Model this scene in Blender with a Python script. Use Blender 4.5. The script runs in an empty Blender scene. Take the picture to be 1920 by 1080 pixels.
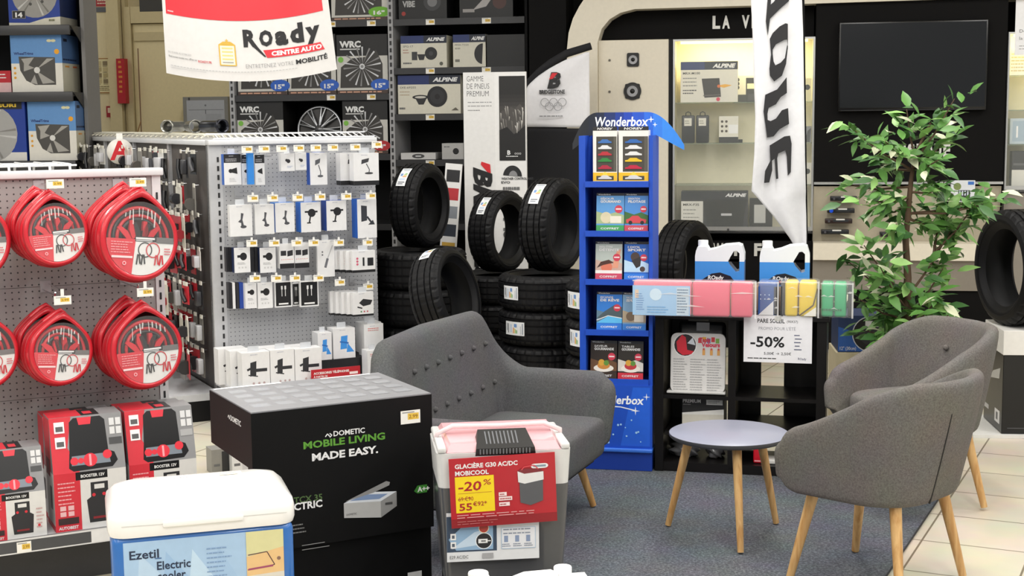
import bpy, bmesh, math, random
from math import sin, cos, tan, pi, radians, atan2, sqrt
from mathutils import Matrix, Vector
random.seed(7)
SC = bpy.context.scene
COL = SC.collection

# ------------------------------------------------------------------ camera
FPX, PITCH, ROLL, CH = 2650.0, radians(6.8), radians(0.6), 1.70
_f = Vector((0, cos(PITCH), -sin(PITCH)))
_u0 = Vector((0, sin(PITCH), cos(PITCH)))
_r0 = Vector((1, 0, 0))
_r = _r0 * cos(ROLL) - _u0 * sin(ROLL)
_u = _u0 * cos(ROLL) + _r0 * sin(ROLL)
cd = bpy.data.cameras.new('camera')
cam = bpy.data.objects.new('camera', cd)
COL.objects.link(cam)
cam.matrix_world = Matrix(((_r.x, _u.x, -_f.x, 0), (_r.y, _u.y, -_f.y, 0), (_r.z, _u.z, -_f.z, CH), (0, 0, 0, 1)))
cd.sensor_width = 36.0
cd.lens = 36.0 * FPX / 1920.0
cd.clip_end = 100
SC.camera = cam

# ------------------------------------------------------------------ light
SC.view_settings.view_transform = 'Standard'
SC.view_settings.look = 'None'
SC.view_settings.gamma = 1.0
SC.view_settings.use_curve_mapping = False
SC.view_settings.exposure = 0.07
W = bpy.data.worlds.new('world')
SC.world = W
W.use_nodes = True
W.node_tree.nodes['Background'].inputs[0].default_value = (0.93, 0.97, 1.0, 1)
W.node_tree.nodes['Background'].inputs[1].default_value = 0.45
CEIL = 3.9

def area_lamp(name, x, y, sx, sy, watts, col=(1, 0.98, 0.95), rz=0.0):
    l = bpy.data.lights.new(name, 'AREA')
    l.shape = 'RECTANGLE'; l.size = sx; l.size_y = sy; l.energy = watts; l.color = col
    o = bpy.data.objects.new(name, l); COL.objects.link(o)
    o.location = (x, y, CEIL - 0.12); o.rotation_euler = (0, 0, rz)
    return o
for iy, y in enumerate((0.2, 2.6, 5.0, 7.4)):
    for ix, x in enumerate((-4.2, -1.4, 1.4, 4.2)):
        area_lamp('ceiling_lamp', x, y, 0.35, 1.7, 46)
for x in (-5.0, -2.4):
    area_lamp('ceiling_lamp', x, 12.2, 0.35, 1.7, 14)

# ------------------------------------------------------------------ pixel -> place
def ray(px, py):
    return (_f + _r * ((px - 960) / FPX) - _u * ((py - 540) / FPX))
CAMP = Vector((0, 0, CH))
def P(px, py, d):
    "point at depth d along the view axis"
    return CAMP + ray(px, py) * d
def G(px, py, z=0.0):
    r = ray(px, py)
    return CAMP + r * ((z - CH) / r.z)

# ------------------------------------------------------------------ materials
def srgb(c):
    if isinstance(c, str):
        c = c.lstrip('#'); c = [int(c[i:i + 2], 16) / 255 for i in (0, 2, 4)]
    return tuple((x / 12.92 if x <= 0.04045 else ((x + 0.055) / 1.055) ** 2.4) for x in c) + (1.0,)
MATS = {}
def mat(name, col, rough=0.5, metal=0.0, noise=0.06, scale=40.0, bump=0.0, coat=0.0, spec=0.5, emit=0.0, trans=0.0, alpha=1.0, sheen=0.0, bscale=None):
    if name in MATS: return MATS[name]
    m = bpy.data.materials.new(name); m.use_nodes = True
    nt = m.node_tree; b = nt.nodes['Principled BSDF']
    c = srgb(col)
    b.inputs['Roughness'].default_value = rough
    b.inputs['Metallic'].default_value = metal
    b.inputs['Specular IOR Level'].default_value = spec
    b.inputs['Coat Weight'].default_value = coat
    if sheen: b.inputs['Sheen Weight'].default_value = sheen
    if trans: b.inputs['Transmission Weight'].default_value = trans
    if alpha < 1: b.inputs['Alpha'].default_value = alpha
    tc = nt.nodes.new('ShaderNodeTexCoord')
    nz = nt.nodes.new('ShaderNodeTexNoise'); nz.inputs['Scale'].default_value = scale; nz.inputs['Detail'].default_value = 3
    nt.links.new(tc.outputs['Object'], nz.inputs['Vector'])
    mx = nt.nodes.new('ShaderNodeMix'); mx.data_type = 'RGBA'
    mx.inputs[6].default_value = tuple(max(0, x * (1 - noise)) for x in c[:3]) + (1,)
    mx.inputs[7].default_value = tuple(min(1, x * (1 + noise)) for x in c[:3]) + (1,)
    nt.links.new(nz.outputs['Fac'], mx.inputs[0])
    nt.links.new(mx.outputs[2], b.inputs['Base Color'])
    if emit:
        b.inputs['Emission Color'].default_value = c; b.inputs['Emission Strength'].default_value = emit
    if bump:
        bp = nt.nodes.new('ShaderNodeBump'); bp.inputs['Strength'].default_value = bump; bp.inputs['Distance'].default_value = 0.002
        n2 = nt.nodes.new('ShaderNodeTexNoise'); n2.inputs['Scale'].default_value = bscale or scale * 6; n2.inputs['Detail'].default_value = 4
        nt.links.new(tc.outputs['Object'], n2.inputs['Vector'])
        nt.links.new(n2.outputs['Fac'], bp.inputs['Height']); nt.links.new(bp.outputs['Normal'], b.inputs['Normal'])
    MATS[name] = m
    return m
def K(col, rough=0.45, **k):
    "card / print ink of one colour"
    return mat('ink_' + (col if isinstance(col, str) else '_'.join('%d' % (x * 255) for x in col)).lstrip('#') + ('' if rough == 0.45 else '_r%d' % (rough * 100)), col, rough, **k)

def mat_tiles():
    m = bpy.data.materials.new('floor_tile'); m.use_nodes = True
    nt = m.node_tree; b = nt.nodes['Principled BSDF']; N = nt.nodes.new; L = nt.links.new
    tc = N('ShaderNodeTexCoord'); mp = N('ShaderNodeMapping')
    mp.inputs['Rotation'].default_value = (0, 0, radians(26)); mp.inputs['Location'].default_value = (0.13, 0.05, 0)
    L(tc.outputs['Object'], mp.inputs['Vector'])
    br = N('ShaderNodeTexBrick'); br.offset = 0.0; br.squash = 1.0
    br.inputs['Scale'].default_value = 1.0
    br.inputs['Brick Width'].default_value = 0.41; br.inputs['Row Height'].default_value = 0.41
    br.inputs['Mortar Size'].default_value = 0.0045; br.inputs['Mortar Smooth'].default_value = 0.2; br.inputs['Bias'].default_value = 0.0
    br.inputs['Color1'].default_value = srgb('#e4dcc9'); br.inputs['Color2'].default_value = srgb('#dad1bd'); br.inputs['Mortar'].default_value = srgb('#8a7f6b')
    L(mp.outputs['Vector'], br.inputs['Vector'])
    nz = N('ShaderNodeTexNoise'); nz.inputs['Scale'].default_value = 5; nz.inputs['Detail'].default_value = 6
    L(tc.outputs['Object'], nz.inputs['Vector'])
    mx = N('ShaderNodeMix'); mx.data_type = 'RGBA'; mx.blend_type = 'MULTIPLY'; mx.inputs[0].default_value = 0.25
    L(br.outputs['Color'], mx.inputs[6]); L(nz.outputs['Color'], mx.inputs[7]); L(mx.outputs[2], b.inputs['Base Color'])
    b.inputs['Roughness'].default_value = 0.32
    bp = N('ShaderNodeBump'); bp.inputs['Strength'].default_value = 0.35; bp.inputs['Distance'].default_value = 0.003; bp.invert = True
    L(br.outputs['Fac'], bp.inputs['Height']); L(bp.outputs['Normal'], b.inputs['Normal'])
    return m
def mat_speckle(name, cols, scale, rough=0.95, bump=0.6, big=3.0, bigamt=0.3):
    m = bpy.data.materials.new(name); m.use_nodes = True
    nt = m.node_tree; b = nt.nodes['Principled BSDF']; N = nt.nodes.new; L = nt.links.new
    tc = N('ShaderNodeTexCoord')
    n1 = N('ShaderNodeTexNoise'); n1.inputs['Scale'].default_value = scale; n1.inputs['Detail'].default_value = 5; n1.inputs['Roughness'].default_value = 0.75
    n2 = N('ShaderNodeTexNoise'); n2.inputs['Scale'].default_value = big; n2.inputs['Detail'].default_value = 3
    L(tc.outputs['Object'], n1.inputs['Vector']); L(tc.outputs['Object'], n2.inputs['Vector'])
    cr = N('ShaderNodeValToRGB'); cr.color_ramp.elements[0].position = 0.32; cr.color_ramp.elements[1].position = 0.68
    cr.color_ramp.elements[0].color = srgb(cols[0]); cr.color_ramp.elements[1].color = srgb(cols[2])
    e = cr.color_ramp.elements.new(0.5); e.color = srgb(cols[1])
    L(n1.outputs['Fac'], cr.inputs['Fac'])
    mx = N('ShaderNodeMix'); mx.data_type = 'RGBA'; mx.blend_type = 'MULTIPLY'; mx.inputs[0].default_value = bigamt
    L(cr.outputs['Color'], mx.inputs[6]); L(n2.outputs['Color'], mx.inputs[7]); L(mx.outputs[2], b.inputs['Base Color'])
    b.inputs['Roughness'].default_value = rough; b.inputs['Specular IOR Level'].default_value = 0.25
    bp = N('ShaderNodeBump'); bp.inputs['Strength'].default_value = bump; bp.inputs['Distance'].default_value = 0.003
    L(n1.outputs['Fac'], bp.inputs['Height']); L(bp.outputs['Normal'], b.inputs['Normal'])
    MATS[name] = m
    return m
def mat_wood(name, c1, c2, axis_scale=(30, 30, 3)):
    m = bpy.data.materials.new(name); m.use_nodes = True
    nt = m.node_tree; b = nt.nodes['Principled BSDF']; N = nt.nodes.new; L = nt.links.new
    tc = N('ShaderNodeTexCoord'); mp = N('ShaderNodeMapping'); mp.inputs['Scale'].default_value = axis_scale
    n1 = N('ShaderNodeTexNoise'); n1.inputs['Scale'].default_value = 1.6; n1.inputs['Detail'].default_value = 6; n1.inputs['Distortion'].default_value = 0.6
    L(tc.outputs['Object'], mp.inputs['Vector']); L(mp.outputs['Vector'], n1.inputs['Vector'])
    cr = N('ShaderNodeValToRGB'); cr.color_ramp.elements[0].color = srgb(c1); cr.color_ramp.elements[1].color = srgb(c2)
    cr.color_ramp.elements[0].position = 0.35; cr.color_ramp.elements[1].position = 0.65
    L(n1.outputs['Fac'], cr.inputs['Fac']); L(cr.outputs['Color'], b.inputs['Base Color'])
    b.inputs['Roughness'].default_value = 0.4
    MATS[name] = m
    return m
def mat_pegboard(name, col, hole='#3d3c3c', pitch=0.025, r=0.0032):
    "painted steel sheet with a grid of punched holes (object X/Z plane)"
    m = bpy.data.materials.new(name); m.use_nodes = True
    nt = m.node_tree; b = nt.nodes['Principled BSDF']; N = nt.nodes.new; L = nt.links.new
    tc = N('ShaderNodeTexCoord'); sp = N('ShaderNodeSeparateXYZ'); L(tc.outputs['Object'], sp.inputs[0])
    def cell(out):
        a = N('ShaderNodeMath'); a.operation = 'DIVIDE'; a.inputs[1].default_value = pitch; L(out, a.inputs[0])
        f = N('ShaderNodeMath'); f.operation = 'FRACT'; L(a.outputs[0], f.inputs[0])
        s = N('ShaderNodeMath'); s.operation = 'SUBTRACT'; s.inputs[1].default_value = 0.5; L(f.outputs[0], s.inputs[0])
        q = N('ShaderNodeMath'); q.operation = 'MULTIPLY'; L(s.outputs[0], q.inputs[0]); L(s.outputs[0], q.inputs[1])
        return q
    qx, qz = cell(sp.outputs['X']), cell(sp.outputs['Z'])
    ad = N('ShaderNodeMath'); ad.operation = 'ADD'; L(qx.outputs[0], ad.inputs[0]); L(qz.outputs[0], ad.inputs[1])
    lt = N('ShaderNodeMath'); lt.operation = 'LESS_THAN'; lt.inputs[1].default_value = (r / pitch) ** 2; L(ad.outputs[0], lt.inputs[0])
    mx = N('ShaderNodeMix'); mx.data_type = 'RGBA'
    mx.inputs[6].default_value = srgb(col); mx.inputs[7].default_value = srgb(hole)
    L(lt.outputs[0], mx.inputs[0]); L(mx.outputs[2], b.inputs['Base Color'])
    b.inputs['Roughness'].default_value = 0.45
    MATS[name] = m
    return m

# ------------------------------------------------------------------ mesh builder
TXT = {}
def glyphs(s, bold=0.0):
    key = (s, bold)
    if key not in TXT:
        c = bpy.data.curves.new('t', 'FONT'); c.body = s; c.resolution_u = 2; c.offset = bold; c.fill_mode = 'FRONT'
        o = bpy.data.objects.new('t', c)
        me = bpy.data.meshes.new_from_object(o)
        v = [(q.co.x, q.co.y) for q in me.vertices]; f = [tuple(p.vertices) for p in me.polygons]
        bpy.data.meshes.remove(me); bpy.data.objects.remove(o); bpy.data.curves.remove(c)
        TXT[key] = (v, f)
    return TXT[key]

class MB:
    def __init__(s): s.v = []; s.f = []; s.mi = []; s.sm = []; s.mats = []; s.M = Matrix()
    def slot(s, m):
        if m not in s.mats: s.mats.append(m)
        return s.mats.index(m)
    def add(s, vs, fs, m, smooth=False, M=None):
        b = len(s.v); T = s.M @ M if M is not None else s.M
        s.v += [T @ Vector(p) for p in vs]
        k = s.slot(m)
        for f in fs:
            s.f.append([b + i for i in f]); s.mi.append(k); s.sm.append(smooth)
    def bm(s, bm, m, smooth=False, M=None):
        bm.verts.index_update()
        s.add([v.co.copy() for v in bm.verts], [[v.index for v in f.verts] for f in bm.faces], m, smooth, M); bm.free()
    def box(s, x0, x1, y0, y1, z0, z1, m, bev=0.0, seg=2, M=None):
        if bev <= 0:
            v = [(x, y, z) for x in (x0, x1) for y in (y0, y1) for z in (z0, z1)]
            s.add(v, [(0, 1, 3, 2), (4, 6, 7, 5), (0, 4, 5, 1), (2, 3, 7, 6), (0, 2, 6, 4), (1, 5, 7, 3)], m, False, M); return
        bm = bmesh.new(); bmesh.ops.create_cube(bm, size=1)
        for v in bm.verts: v.co = Vector(((x0 + x1) / 2 + v.co.x * (x1 - x0), (y0 + y1) / 2 + v.co.y * (y1 - y0), (z0 + z1) / 2 + v.co.z * (z1 - z0)))
        bmesh.ops.bevel(bm, geom=list(bm.edges), offset=min(bev, 0.49 * min(x1 - x0, y1 - y0, z1 - z0)), segments=seg, profile=0.5, affect='EDGES', clamp_overlap=True)
        s.bm(bm, m, seg > 1, M)
    def hexa(s, b4, t4, m, M=None):
        "bottom 4 and top 4 corners, both counter-clockwise seen from above"
        s.add(list(b4) + list(t4), [(3, 2, 1, 0), (4, 5, 6, 7), (0, 1, 5, 4), (1, 2, 6, 5), (2, 3, 7, 6), (3, 0, 4, 7)], m, False, M)
    def poly(s, pts, m, M=None): s.add(pts, [tuple(range(len(pts)))], m, False, M)
    def tube(s, pts, r, m, n=8, caps=True, M=None, smooth=True):
        pts = [Vector(p) for p in pts]; rs = r if isinstance(r, (list, tuple)) else [r] * len(pts)
        vs = []; fs = []; prev = None
        for i, p in enumerate(pts):
            d = (pts[min(i + 1, len(pts) - 1)] - pts[max(i - 1, 0)]).normalized()
            if prev is None: a = d.orthogonal().normalized()
            else: a = (prev - d * prev.dot(d)).normalized()
            prev = a; b = d.cross(a)
            for k in range(n):
                t = 2 * pi * k / n; vs.append(p + (a * cos(t) + b * sin(t)) * rs[i])
        for i in range(len(pts) - 1):
            for k in range(n):
                fs.append((i * n + k, i * n + (k + 1) % n, (i + 1) * n + (k + 1) % n, (i + 1) * n + k))
        s.add(vs, fs, m, smooth, M)
        if caps:
            s.add(vs[:n], [tuple(range(n))[::-1]], m, False, M); s.add(vs[-n:], [tuple(range(n))], m, False, M)
    def lathe(s, prof, m, n=24, M=None, smooth=True, close=False):
        "profile (r, z) around local z"
        vs = []; fs = []
        for (r, z) in prof:
            for k in range(n): t = 2 * pi * k / n; vs.append((r * cos(t), r * sin(t), z))
        q = len(prof)
        for i in range(q if close else q - 1):
            j = (i + 1) % q
            for k in range(n): fs.append((i * n + k, i * n + (k + 1) % n, j * n + (k + 1) % n, j * n + k))
        s.add(vs, fs, m, smooth, M)
    def cyl(s, r, z0, z1, m, n=20, M=None, r2=None):
        r2 = r if r2 is None else r2
        s.lathe([(r, z0), (r2, z1)], m, n, M)
        s.add([(r * cos(2 * pi * k / n), r * sin(2 * pi * k / n), z0) for k in range(n)], [tuple(range(n))[::-1]], m, False, M)
        s.add([(r2 * cos(2 * pi * k / n), r2 * sin(2 * pi * k / n), z1) for k in range(n)], [tuple(range(n))], m, False, M)
    def prism(s, pts, y0, y1, m, M=None, side=None):
        "outline (x, z), counter-clockwise seen from the front (-y), extruded y0..y1"
        n = len(pts)
        s.add([(p[0], y0, p[1]) for p in pts], [tuple(range(n))], m, False, M)
        s.add([(p[0], y1, p[1]) for p in pts], [tuple(range(n))[::-1]], m, False, M)
        s.add([(p[0], y0, p[1]) for p in pts] + [(p[0], y1, p[1]) for p in pts], [(i, i + n, (i + 1) % n + n, (i + 1) % n) for i in range(n)], side or m, False, M)
    def prismz(s, pts, z0, z1, m, M=None):
        n = len(pts)
        s.add([(p[0], p[1], z1) for p in pts], [tuple(range(n))], m, False, M)
        s.add([(p[0], p[1], z0) for p in pts], [tuple(range(n))[::-1]], m, False, M)
        s.add([(p[0], p[1], z0) for p in pts] + [(p[0], p[1], z1) for p in pts], [(i, (i + 1) % n, (i + 1) % n + n, i + n) for i in range(n)], m, False, M)
    def grid(s, rows, m, smooth=True, M=None, closev=False, closeu=False):
        nu = len(rows); nv = len(rows[0]); vs = [p for r in rows for p in r]; fs = []
        for i in range(nu if closeu else nu - 1):
            for j in range(nv if closev else nv - 1):
                a = i * nv + j; b = i * nv + (j + 1) % nv; c = ((i + 1) % nu) * nv + (j + 1) % nv; d = ((i + 1) % nu) * nv + j
                fs.append((a, b, c, d))
        s.add(vs, fs, m, smooth, M)
    def build(s, name, parent=None, subsurf=0, recalc=False, solid=0.0):
        me = bpy.data.meshes.new(name)
        me.from_pydata([tuple(v) for v in s.v], [], s.f)
        for m in s.mats: me.materials.append(m)
        me.polygons.foreach_set('material_index', s.mi); me.polygons.foreach_set('use_smooth', s.sm)
        if recalc:
            bm = bmesh.new(); bm.from_mesh(me); bmesh.ops.remove_doubles(bm, verts=bm.verts, dist=1e-5); bmesh.ops.recalc_face_normals(bm, faces=bm.faces); bm.to_mesh(me); bm.free()
        me.update()
        o = bpy.data.objects.new(name, me); COL.objects.link(o)
        if parent: o.parent = parent
        if subsurf:
            q = o.modifiers.new('s', 'SUBSURF'); q.levels = subsurf; q.render_levels = subsurf
        if solid:
            q = o.modifiers.new('t', 'SOLIDIFY'); q.thickness = solid; q.offset = 0
        return o

class Pr:
    "printing on a flat face: u right, v up, each mark a hair above the last"
    def __init__(s, mb, M, step=0.0001): s.mb = mb; s.M = M; s.k = 1; s.st = step
    def _z(s): s.k += 1; return s.k * s.st
    def poly(s, pts, m):
        z = s._z(); s.mb.add([(a, b, z) for a, b in pts], [tuple(range(len(pts)))], m, False, s.M)
    def rect(s, u0, v0, u1, v1, m): s.poly([(u0, v0), (u1, v0), (u1, v1), (u0, v1)], m)
    def disc(s, u, v, r, m, n=20, ry=None, a0=0, a1=2 * pi):
        ry = r if ry is None else ry
        s.poly([(u + r * cos(a0 + (a1 - a0) * k / n), v + ry * sin(a0 + (a1 - a0) * k / n)) for k in range(n)], m)
    def ring(s, u, v, r0, r1, m, n=24, ry=1.0):
        z = s._z(); vs = []; fs = []
        for k in range(n):
            c, q = cos(2 * pi * k / n), sin(2 * pi * k / n)
            vs += [(u + r0 * c, v + r0 * q * ry, z), (u + r1 * c, v + r1 * q * ry, z)]
        for k in range(n):
            a = 2 * k; b = 2 * ((k + 1) % n); fs.append((a, a + 1, b + 1, b))
        s.mb.add(vs, fs, m, False, s.M)
    def line(s, pts, w, m):
        z = s._z()
        for (a, b), (c, d) in zip(pts[:-1], pts[1:]):
            L = sqrt((c - a) ** 2 + (d - b) ** 2) or 1e-9; nx, ny = -(d - b) / L * w / 2, (c - a) / L * w / 2
            s.mb.add([(a - nx, b - ny, z), (c - nx, d - ny, z), (c + nx, d + ny, z), (a + nx, b + ny, z)], [(0, 1, 2, 3)], m, False, s.M)
    def text(s, t, u, v, h, m, al='l', w=None, bold=0.0, shear=0.0, rot=0.0):
        "cap height h; w forces the width"
        vs, fs = glyphs(t, bold)
        if not vs: return
        x0 = min(p[0] for p in vs); x1 = max(p[0] for p in vs)
        k = h / 0.70; kx = (w / (x1 - x0)) if w else k; W_ = (x1 - x0) * kx
        off = {'l': 0, 'c': -W_ / 2, 'r': -W_}[al]; z = s._z()
        cr, sr = cos(rot), sin(rot); out = []
        for x, y in vs:
            a = (x - x0) * kx + off + shear * y * k; b = y * k
            out.append((u + a * cr - b * sr, v + a * sr + b * cr, z))
        s.mb.add(out, fs, m, False, s.M)
    def lines(s, u0, v0, u1, n, gap, h, m, seed=0):
        "rows of unreadably small print as thin broken bars"
        rd = random.Random(seed); z = s._z()
        for i in range(n):
            u = u0; v = v0 - i * gap; end = u1 - (u1 - u0) * rd.random() * 0.35
            while u < end:
                q = min(end, u + (u1 - u0) * (0.06 + 0.14 * rd.random()))
                s.mb.add([(u, v, z), (q, v, z), (q, v + h, z), (u, v + h, z)], [(0, 1, 2, 3)], m, False, s.M)
                u = q + (u1 - u0) * 0.025

def FRONT(x0, y, z0):  # face looking to -y, u = +x, v = +z
    return Matrix(((1, 0, 0, x0), (0, 0, -1, y), (0, 1, 0, z0), (0, 0, 0, 1)))
def LEFTF(x, y1, z0):  # face looking to -x, u = -y (from y1 towards the viewer)
    return Matrix(((0, 0, -1, x), (-1, 0, 0, y1), (0, 1, 0, z0), (0, 0, 0, 1)))
def RIGHTF(x, y0, z0):
    return Matrix(((0, 0, 1, x), (1, 0, 0, y0), (0, 1, 0, z0), (0, 0, 0, 1)))
def TOPF(x0, y0, z):
    return Matrix(((1, 0, 0, x0), (0, 1, 0, y0), (0, 0, 1, z), (0, 0, 0, 1)))
RX = lambda a: Matrix.Rotation(a, 4, 'X')
RY = lambda a: Matrix.Rotation(a, 4, 'Y')
RZ = lambda a: Matrix.Rotation(a, 4, 'Z')
T = lambda x, y, z: Matrix.Translation((x, y, z))

# ------------------------------------------------------------------ objects
def tag(o, label, cat, group=None, kind=None):
    o['label'] = label; o['category'] = cat
    if group: o['group'] = group
    if kind: o['kind'] = kind
    return o
def thing(name, label, cat, loc=(0, 0, 0), rz=0.0, group=None):
    o = bpy.data.objects.new(name, None); o.empty_display_size = 0.05; COL.objects.link(o)
    o.location = loc; o.rotation_euler = (0, 0, rz)
    return tag(o, label, cat, group)
def place(o, loc, rz=0.0, rot=None):
    o.location = loc; o.rotation_euler = rot if rot else (0, 0, rz); return o
def dup(root, loc, rz=None, label=None, group=None, rot=None):
    r = root.copy(); COL.objects.link(r); r.location = loc
    if rot is not None: r.rotation_euler = rot
    elif rz is not None: r.rotation_euler = (0, 0, rz)
    if label: r['label'] = label
    if group: r['group'] = group
    for ch in list(root.children):
        c = ch.copy(); COL.objects.link(c); c.parent = r
        for g in list(ch.children):
            d = g.copy(); COL.objects.link(d); d.parent = c
    return r
def struct(o): o['kind'] = 'structure'; return o

class Frame:
    "an upright local frame: x along the face to the right, y into the depth, z up, origin on the floor"
    def __init__(s, o, yaw):
        s.o = Vector((o[0], o[1], 0)); s.a = yaw
        s.x = Vector((cos(yaw), sin(yaw), 0)); s.y = Vector((-sin(yaw), cos(yaw), 0))
        s.M = Matrix.Translation(s.o) @ RZ(yaw)
    def px(s, px, py, y=0.0):
        "local x, z where the sight line meets the plane y"
        r = ray(px, py); q = s.o + s.y * y
        t = (q - CAMP).dot(s.y) / r.dot(s.y); h = CAMP + r * t
        return (h - s.o).dot(s.x), h.z
    def pxz(s, px, py, z):
        g = G(px, py, z) - s.o; return g.dot(s.x), g.dot(s.y)
    def pxx(s, px, py, x):
        "local y, z where the sight line meets the plane x"
        r = ray(px, py); q = s.o + s.x * x
        t = (q - CAMP).dot(s.x) / r.dot(s.x); h = CAMP + r * t
        return (h - s.o).dot(s.y), h.z
    def w(s, x, y, z): return s.o + s.x * x + s.y * y + Vector((0, 0, z))

WHITE = mat('white_card', '#eceae6', 0.5)
BLACK = mat('black_paint', '#101012', 0.42, spec=0.25)
BLACKM = mat('black_matt', '#0e0e0f', 0.8, spec=0.2)
DGREY = mat('dark_grey_steel', '#3c3d3f', 0.45)
STEEL = mat('light_grey_steel', '#b9babd', 0.38)
CREAM = mat('cream_paint', '#ddd3bd', 0.55)
RED = mat('red_print', '#d0202c', 0.45)
BLUE = mat('blue_print', '#1546ae', 0.4)
CHROME = mat('chrome', '#d8d9dc', 0.16, 1.0)
SILV = mat('silver_plastic', '#a9abae', 0.3, 0.85)
GLASSY = mat('clear_film', '#f4f6f8', 0.08, spec=0.7, alpha=0.16, noise=0)
INK = K('#1b1b1d')
# ================================================================== SETTING
TILE = mat_tiles()
m = MB(); m.box(-9, 9, -3, 16, -0.1, 0, TILE); struct(m.build('floor'))
m = MB(); m.box(-9, 9, -3, 16, CEIL, CEIL + 0.1, mat('ceiling_white', '#e8e6e0', 0.9)); struct(m.build('ceiling'))

DW = Frame(P(1500, 300, 10.2), radians(-10))      # display wall with the television
def dwx(px, py=300, y=0.0): return DW.px(px, py, y)[0]
def dwz(py, px=1400, y=0.0): return DW.px(px, py, y)[1]
def at_frame(o, F): o.matrix_world = F.M; return o
BLK = mat('black_wall_paint', '#0e0d0d', 0.7, spec=0.12)
m = MB(); m.box(dwx(992, 300, .45), 4.2, 0.45, 0.6, 0, CEIL, BLK)
m.box(dwx(994, 300, .02), dwx(1062), 0.02, 0.45, 0, CEIL, BLK)
struct(at_frame(m.build('wall_back'), DW))
# left cream wall far behind the aisle, with its door
LW = Frame(P(300, 150, 13.6), radians(-6))
m = MB(); m.box(-4, 5, 0, 0.15, 0, CEIL, mat('cream_wall', '#e2d4ac', 0.7)); struct(at_frame(m.build('wall_left'), LW))
# pilaster / pipe chase between poster and door
x0, z0 = LW.px(214, 100); x1, _ = LW.px(236, 100)
m = MB(); m.box(x0, x1, -0.16, -0.002, 0, CEIL, mat('cream_wall_shade', '#cdbd92', 0.7)); x2, _ = LW.px(244, 100)
m.box(x1 + 0.01, x2, -0.09, -0.002, 0, CEIL, mat('cream_wall_shade', '#cdbd92', 0.7)); struct(at_frame(m.build('trim_1'), LW))
xa, zt = LW.px(252, 42); xb, _ = LW.px(440, 42)
dm = mat('cream_door', '#ddcd9f', 0.55)
m = MB(); m.box(xa, xb, -0.07, -0.003, 0, zt - 0.02, dm, 0.006)
fm = mat('cream_wall_shade', '#cdbd92', 0.7)
m.box(xa - 0.07, xa - 0.004, -0.1, -0.003, 0, zt + 0.14, fm); m.box(xa, xb + 0.1, -0.1, -0.003, zt - 0.015, zt + 0.14, fm)
m.box(xa + 0.02, xb, -0.085, -0.071, zt - 0.18, zt - 0.10, fm)
pr = Pr(m, FRONT(xa, -0.07, 0)); pr.line([(0.05, zt - 0.25), (0.05, 1.5)], 0.012, K('#8a6a50')); pr.line([(0.05, 1.72), (-0.0, 1.58), (-0.02, 1.3)], 0.012, K('#a07a50'))
struct(at_frame(m.build('door_1'), LW))
# window of grey panes beside the cabinet is a wall notice board: built with the wall things below

# carpet mat: its right edge and its back edge follow the photograph
c1 = G(1771, 921); c2 = G(1677, 1060); d = (c2 - c1).normalized(); e = Vector((-d.y, d.x, 0))
if e.x > 0: e = -e
near = c1 + d * 3.2; far = c1 - d * 0.25
quad = [far + e * 2.0, near + e * 2.0, near, far]
CARP = mat_speckle('grey_carpet', ('#41444b', '#5f636b', '#8b8f97'), 95, 0.97, 0.9, 4.0, 0.35)
m = MB()
m.hexa([(p.x, p.y, 0.0005) for p in quad], [(p.x, p.y, 0.009) for p in quad], CARP)
edge = mat('mat_edging', '#2a2a2c', 0.8)
for a, b in ((near, far), (far, far + e * 2.0)):
    m.tube([a + Vector((0, 0, 0.006)), b + Vector((0, 0, 0.006))], 0.004, edge, 6)
tag(m.build('carpet_mat'), 'large blue grey carpet mat lying on the cream tiles under the seats', 'mat')

# ================================================================== SEATING
FAB = mat_speckle('grey_felt', ('#5a5653', '#6e6a67', '#7d7976'), 160, 0.95, 0.25, 6.0, 0.22)
FABS = mat_speckle('dark_grey_felt', ('#4b4b4d', '#5b5b5d', '#69696b'), 160, 0.92, 0.25, 5.0, 0.22)
WOODL = mat_wood('pale_oak', '#b98a52', '#d9b27a')
def upath(Wd, Dp, r, ns):
    A = pi * r / 2; s1 = Dp - r; s3 = Wd - 2 * r; Ltot = 2 * s1 + 2 * A + s3; out = []
    for i in range(ns + 1):
        q = Ltot * i / ns; s = -1 + 2.0 * i / ns
        if q <= s1: p = (-Wd / 2, q); n = (-1, 0)
        elif q <= s1 + A:
            a = (q - s1) / r; p = (-Wd / 2 + r - r * cos(a), Dp - r + r * sin(a)); n = (-cos(a), sin(a))
        elif q <= s1 + A + s3: p = (-Wd / 2 + r + q - s1 - A, Dp); n = (0, 1)
        elif q <= s1 + 2 * A + s3:
            a = (q - s1 - A - s3) / r; p = (Wd / 2 - r + r * sin(a), Dp - r + r * cos(a)); n = (sin(a), cos(a))
        else: p = (Wd / 2, Ltot - q); n = (1, 0)
        out.append((p, n, s))
    return out
def shell_pt(p, n, zf, off, lean, taper, rake, Dp):
    o = off - taper * (1 - zf) ** 1.6 + lean * zf
    x = p[0] + n[0] * o; y = p[1] + n[1] * o
    y += rake * (1 - zf) * max(0, 1 - p[1] / (Dp * 0.6))
    return x, y
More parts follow.
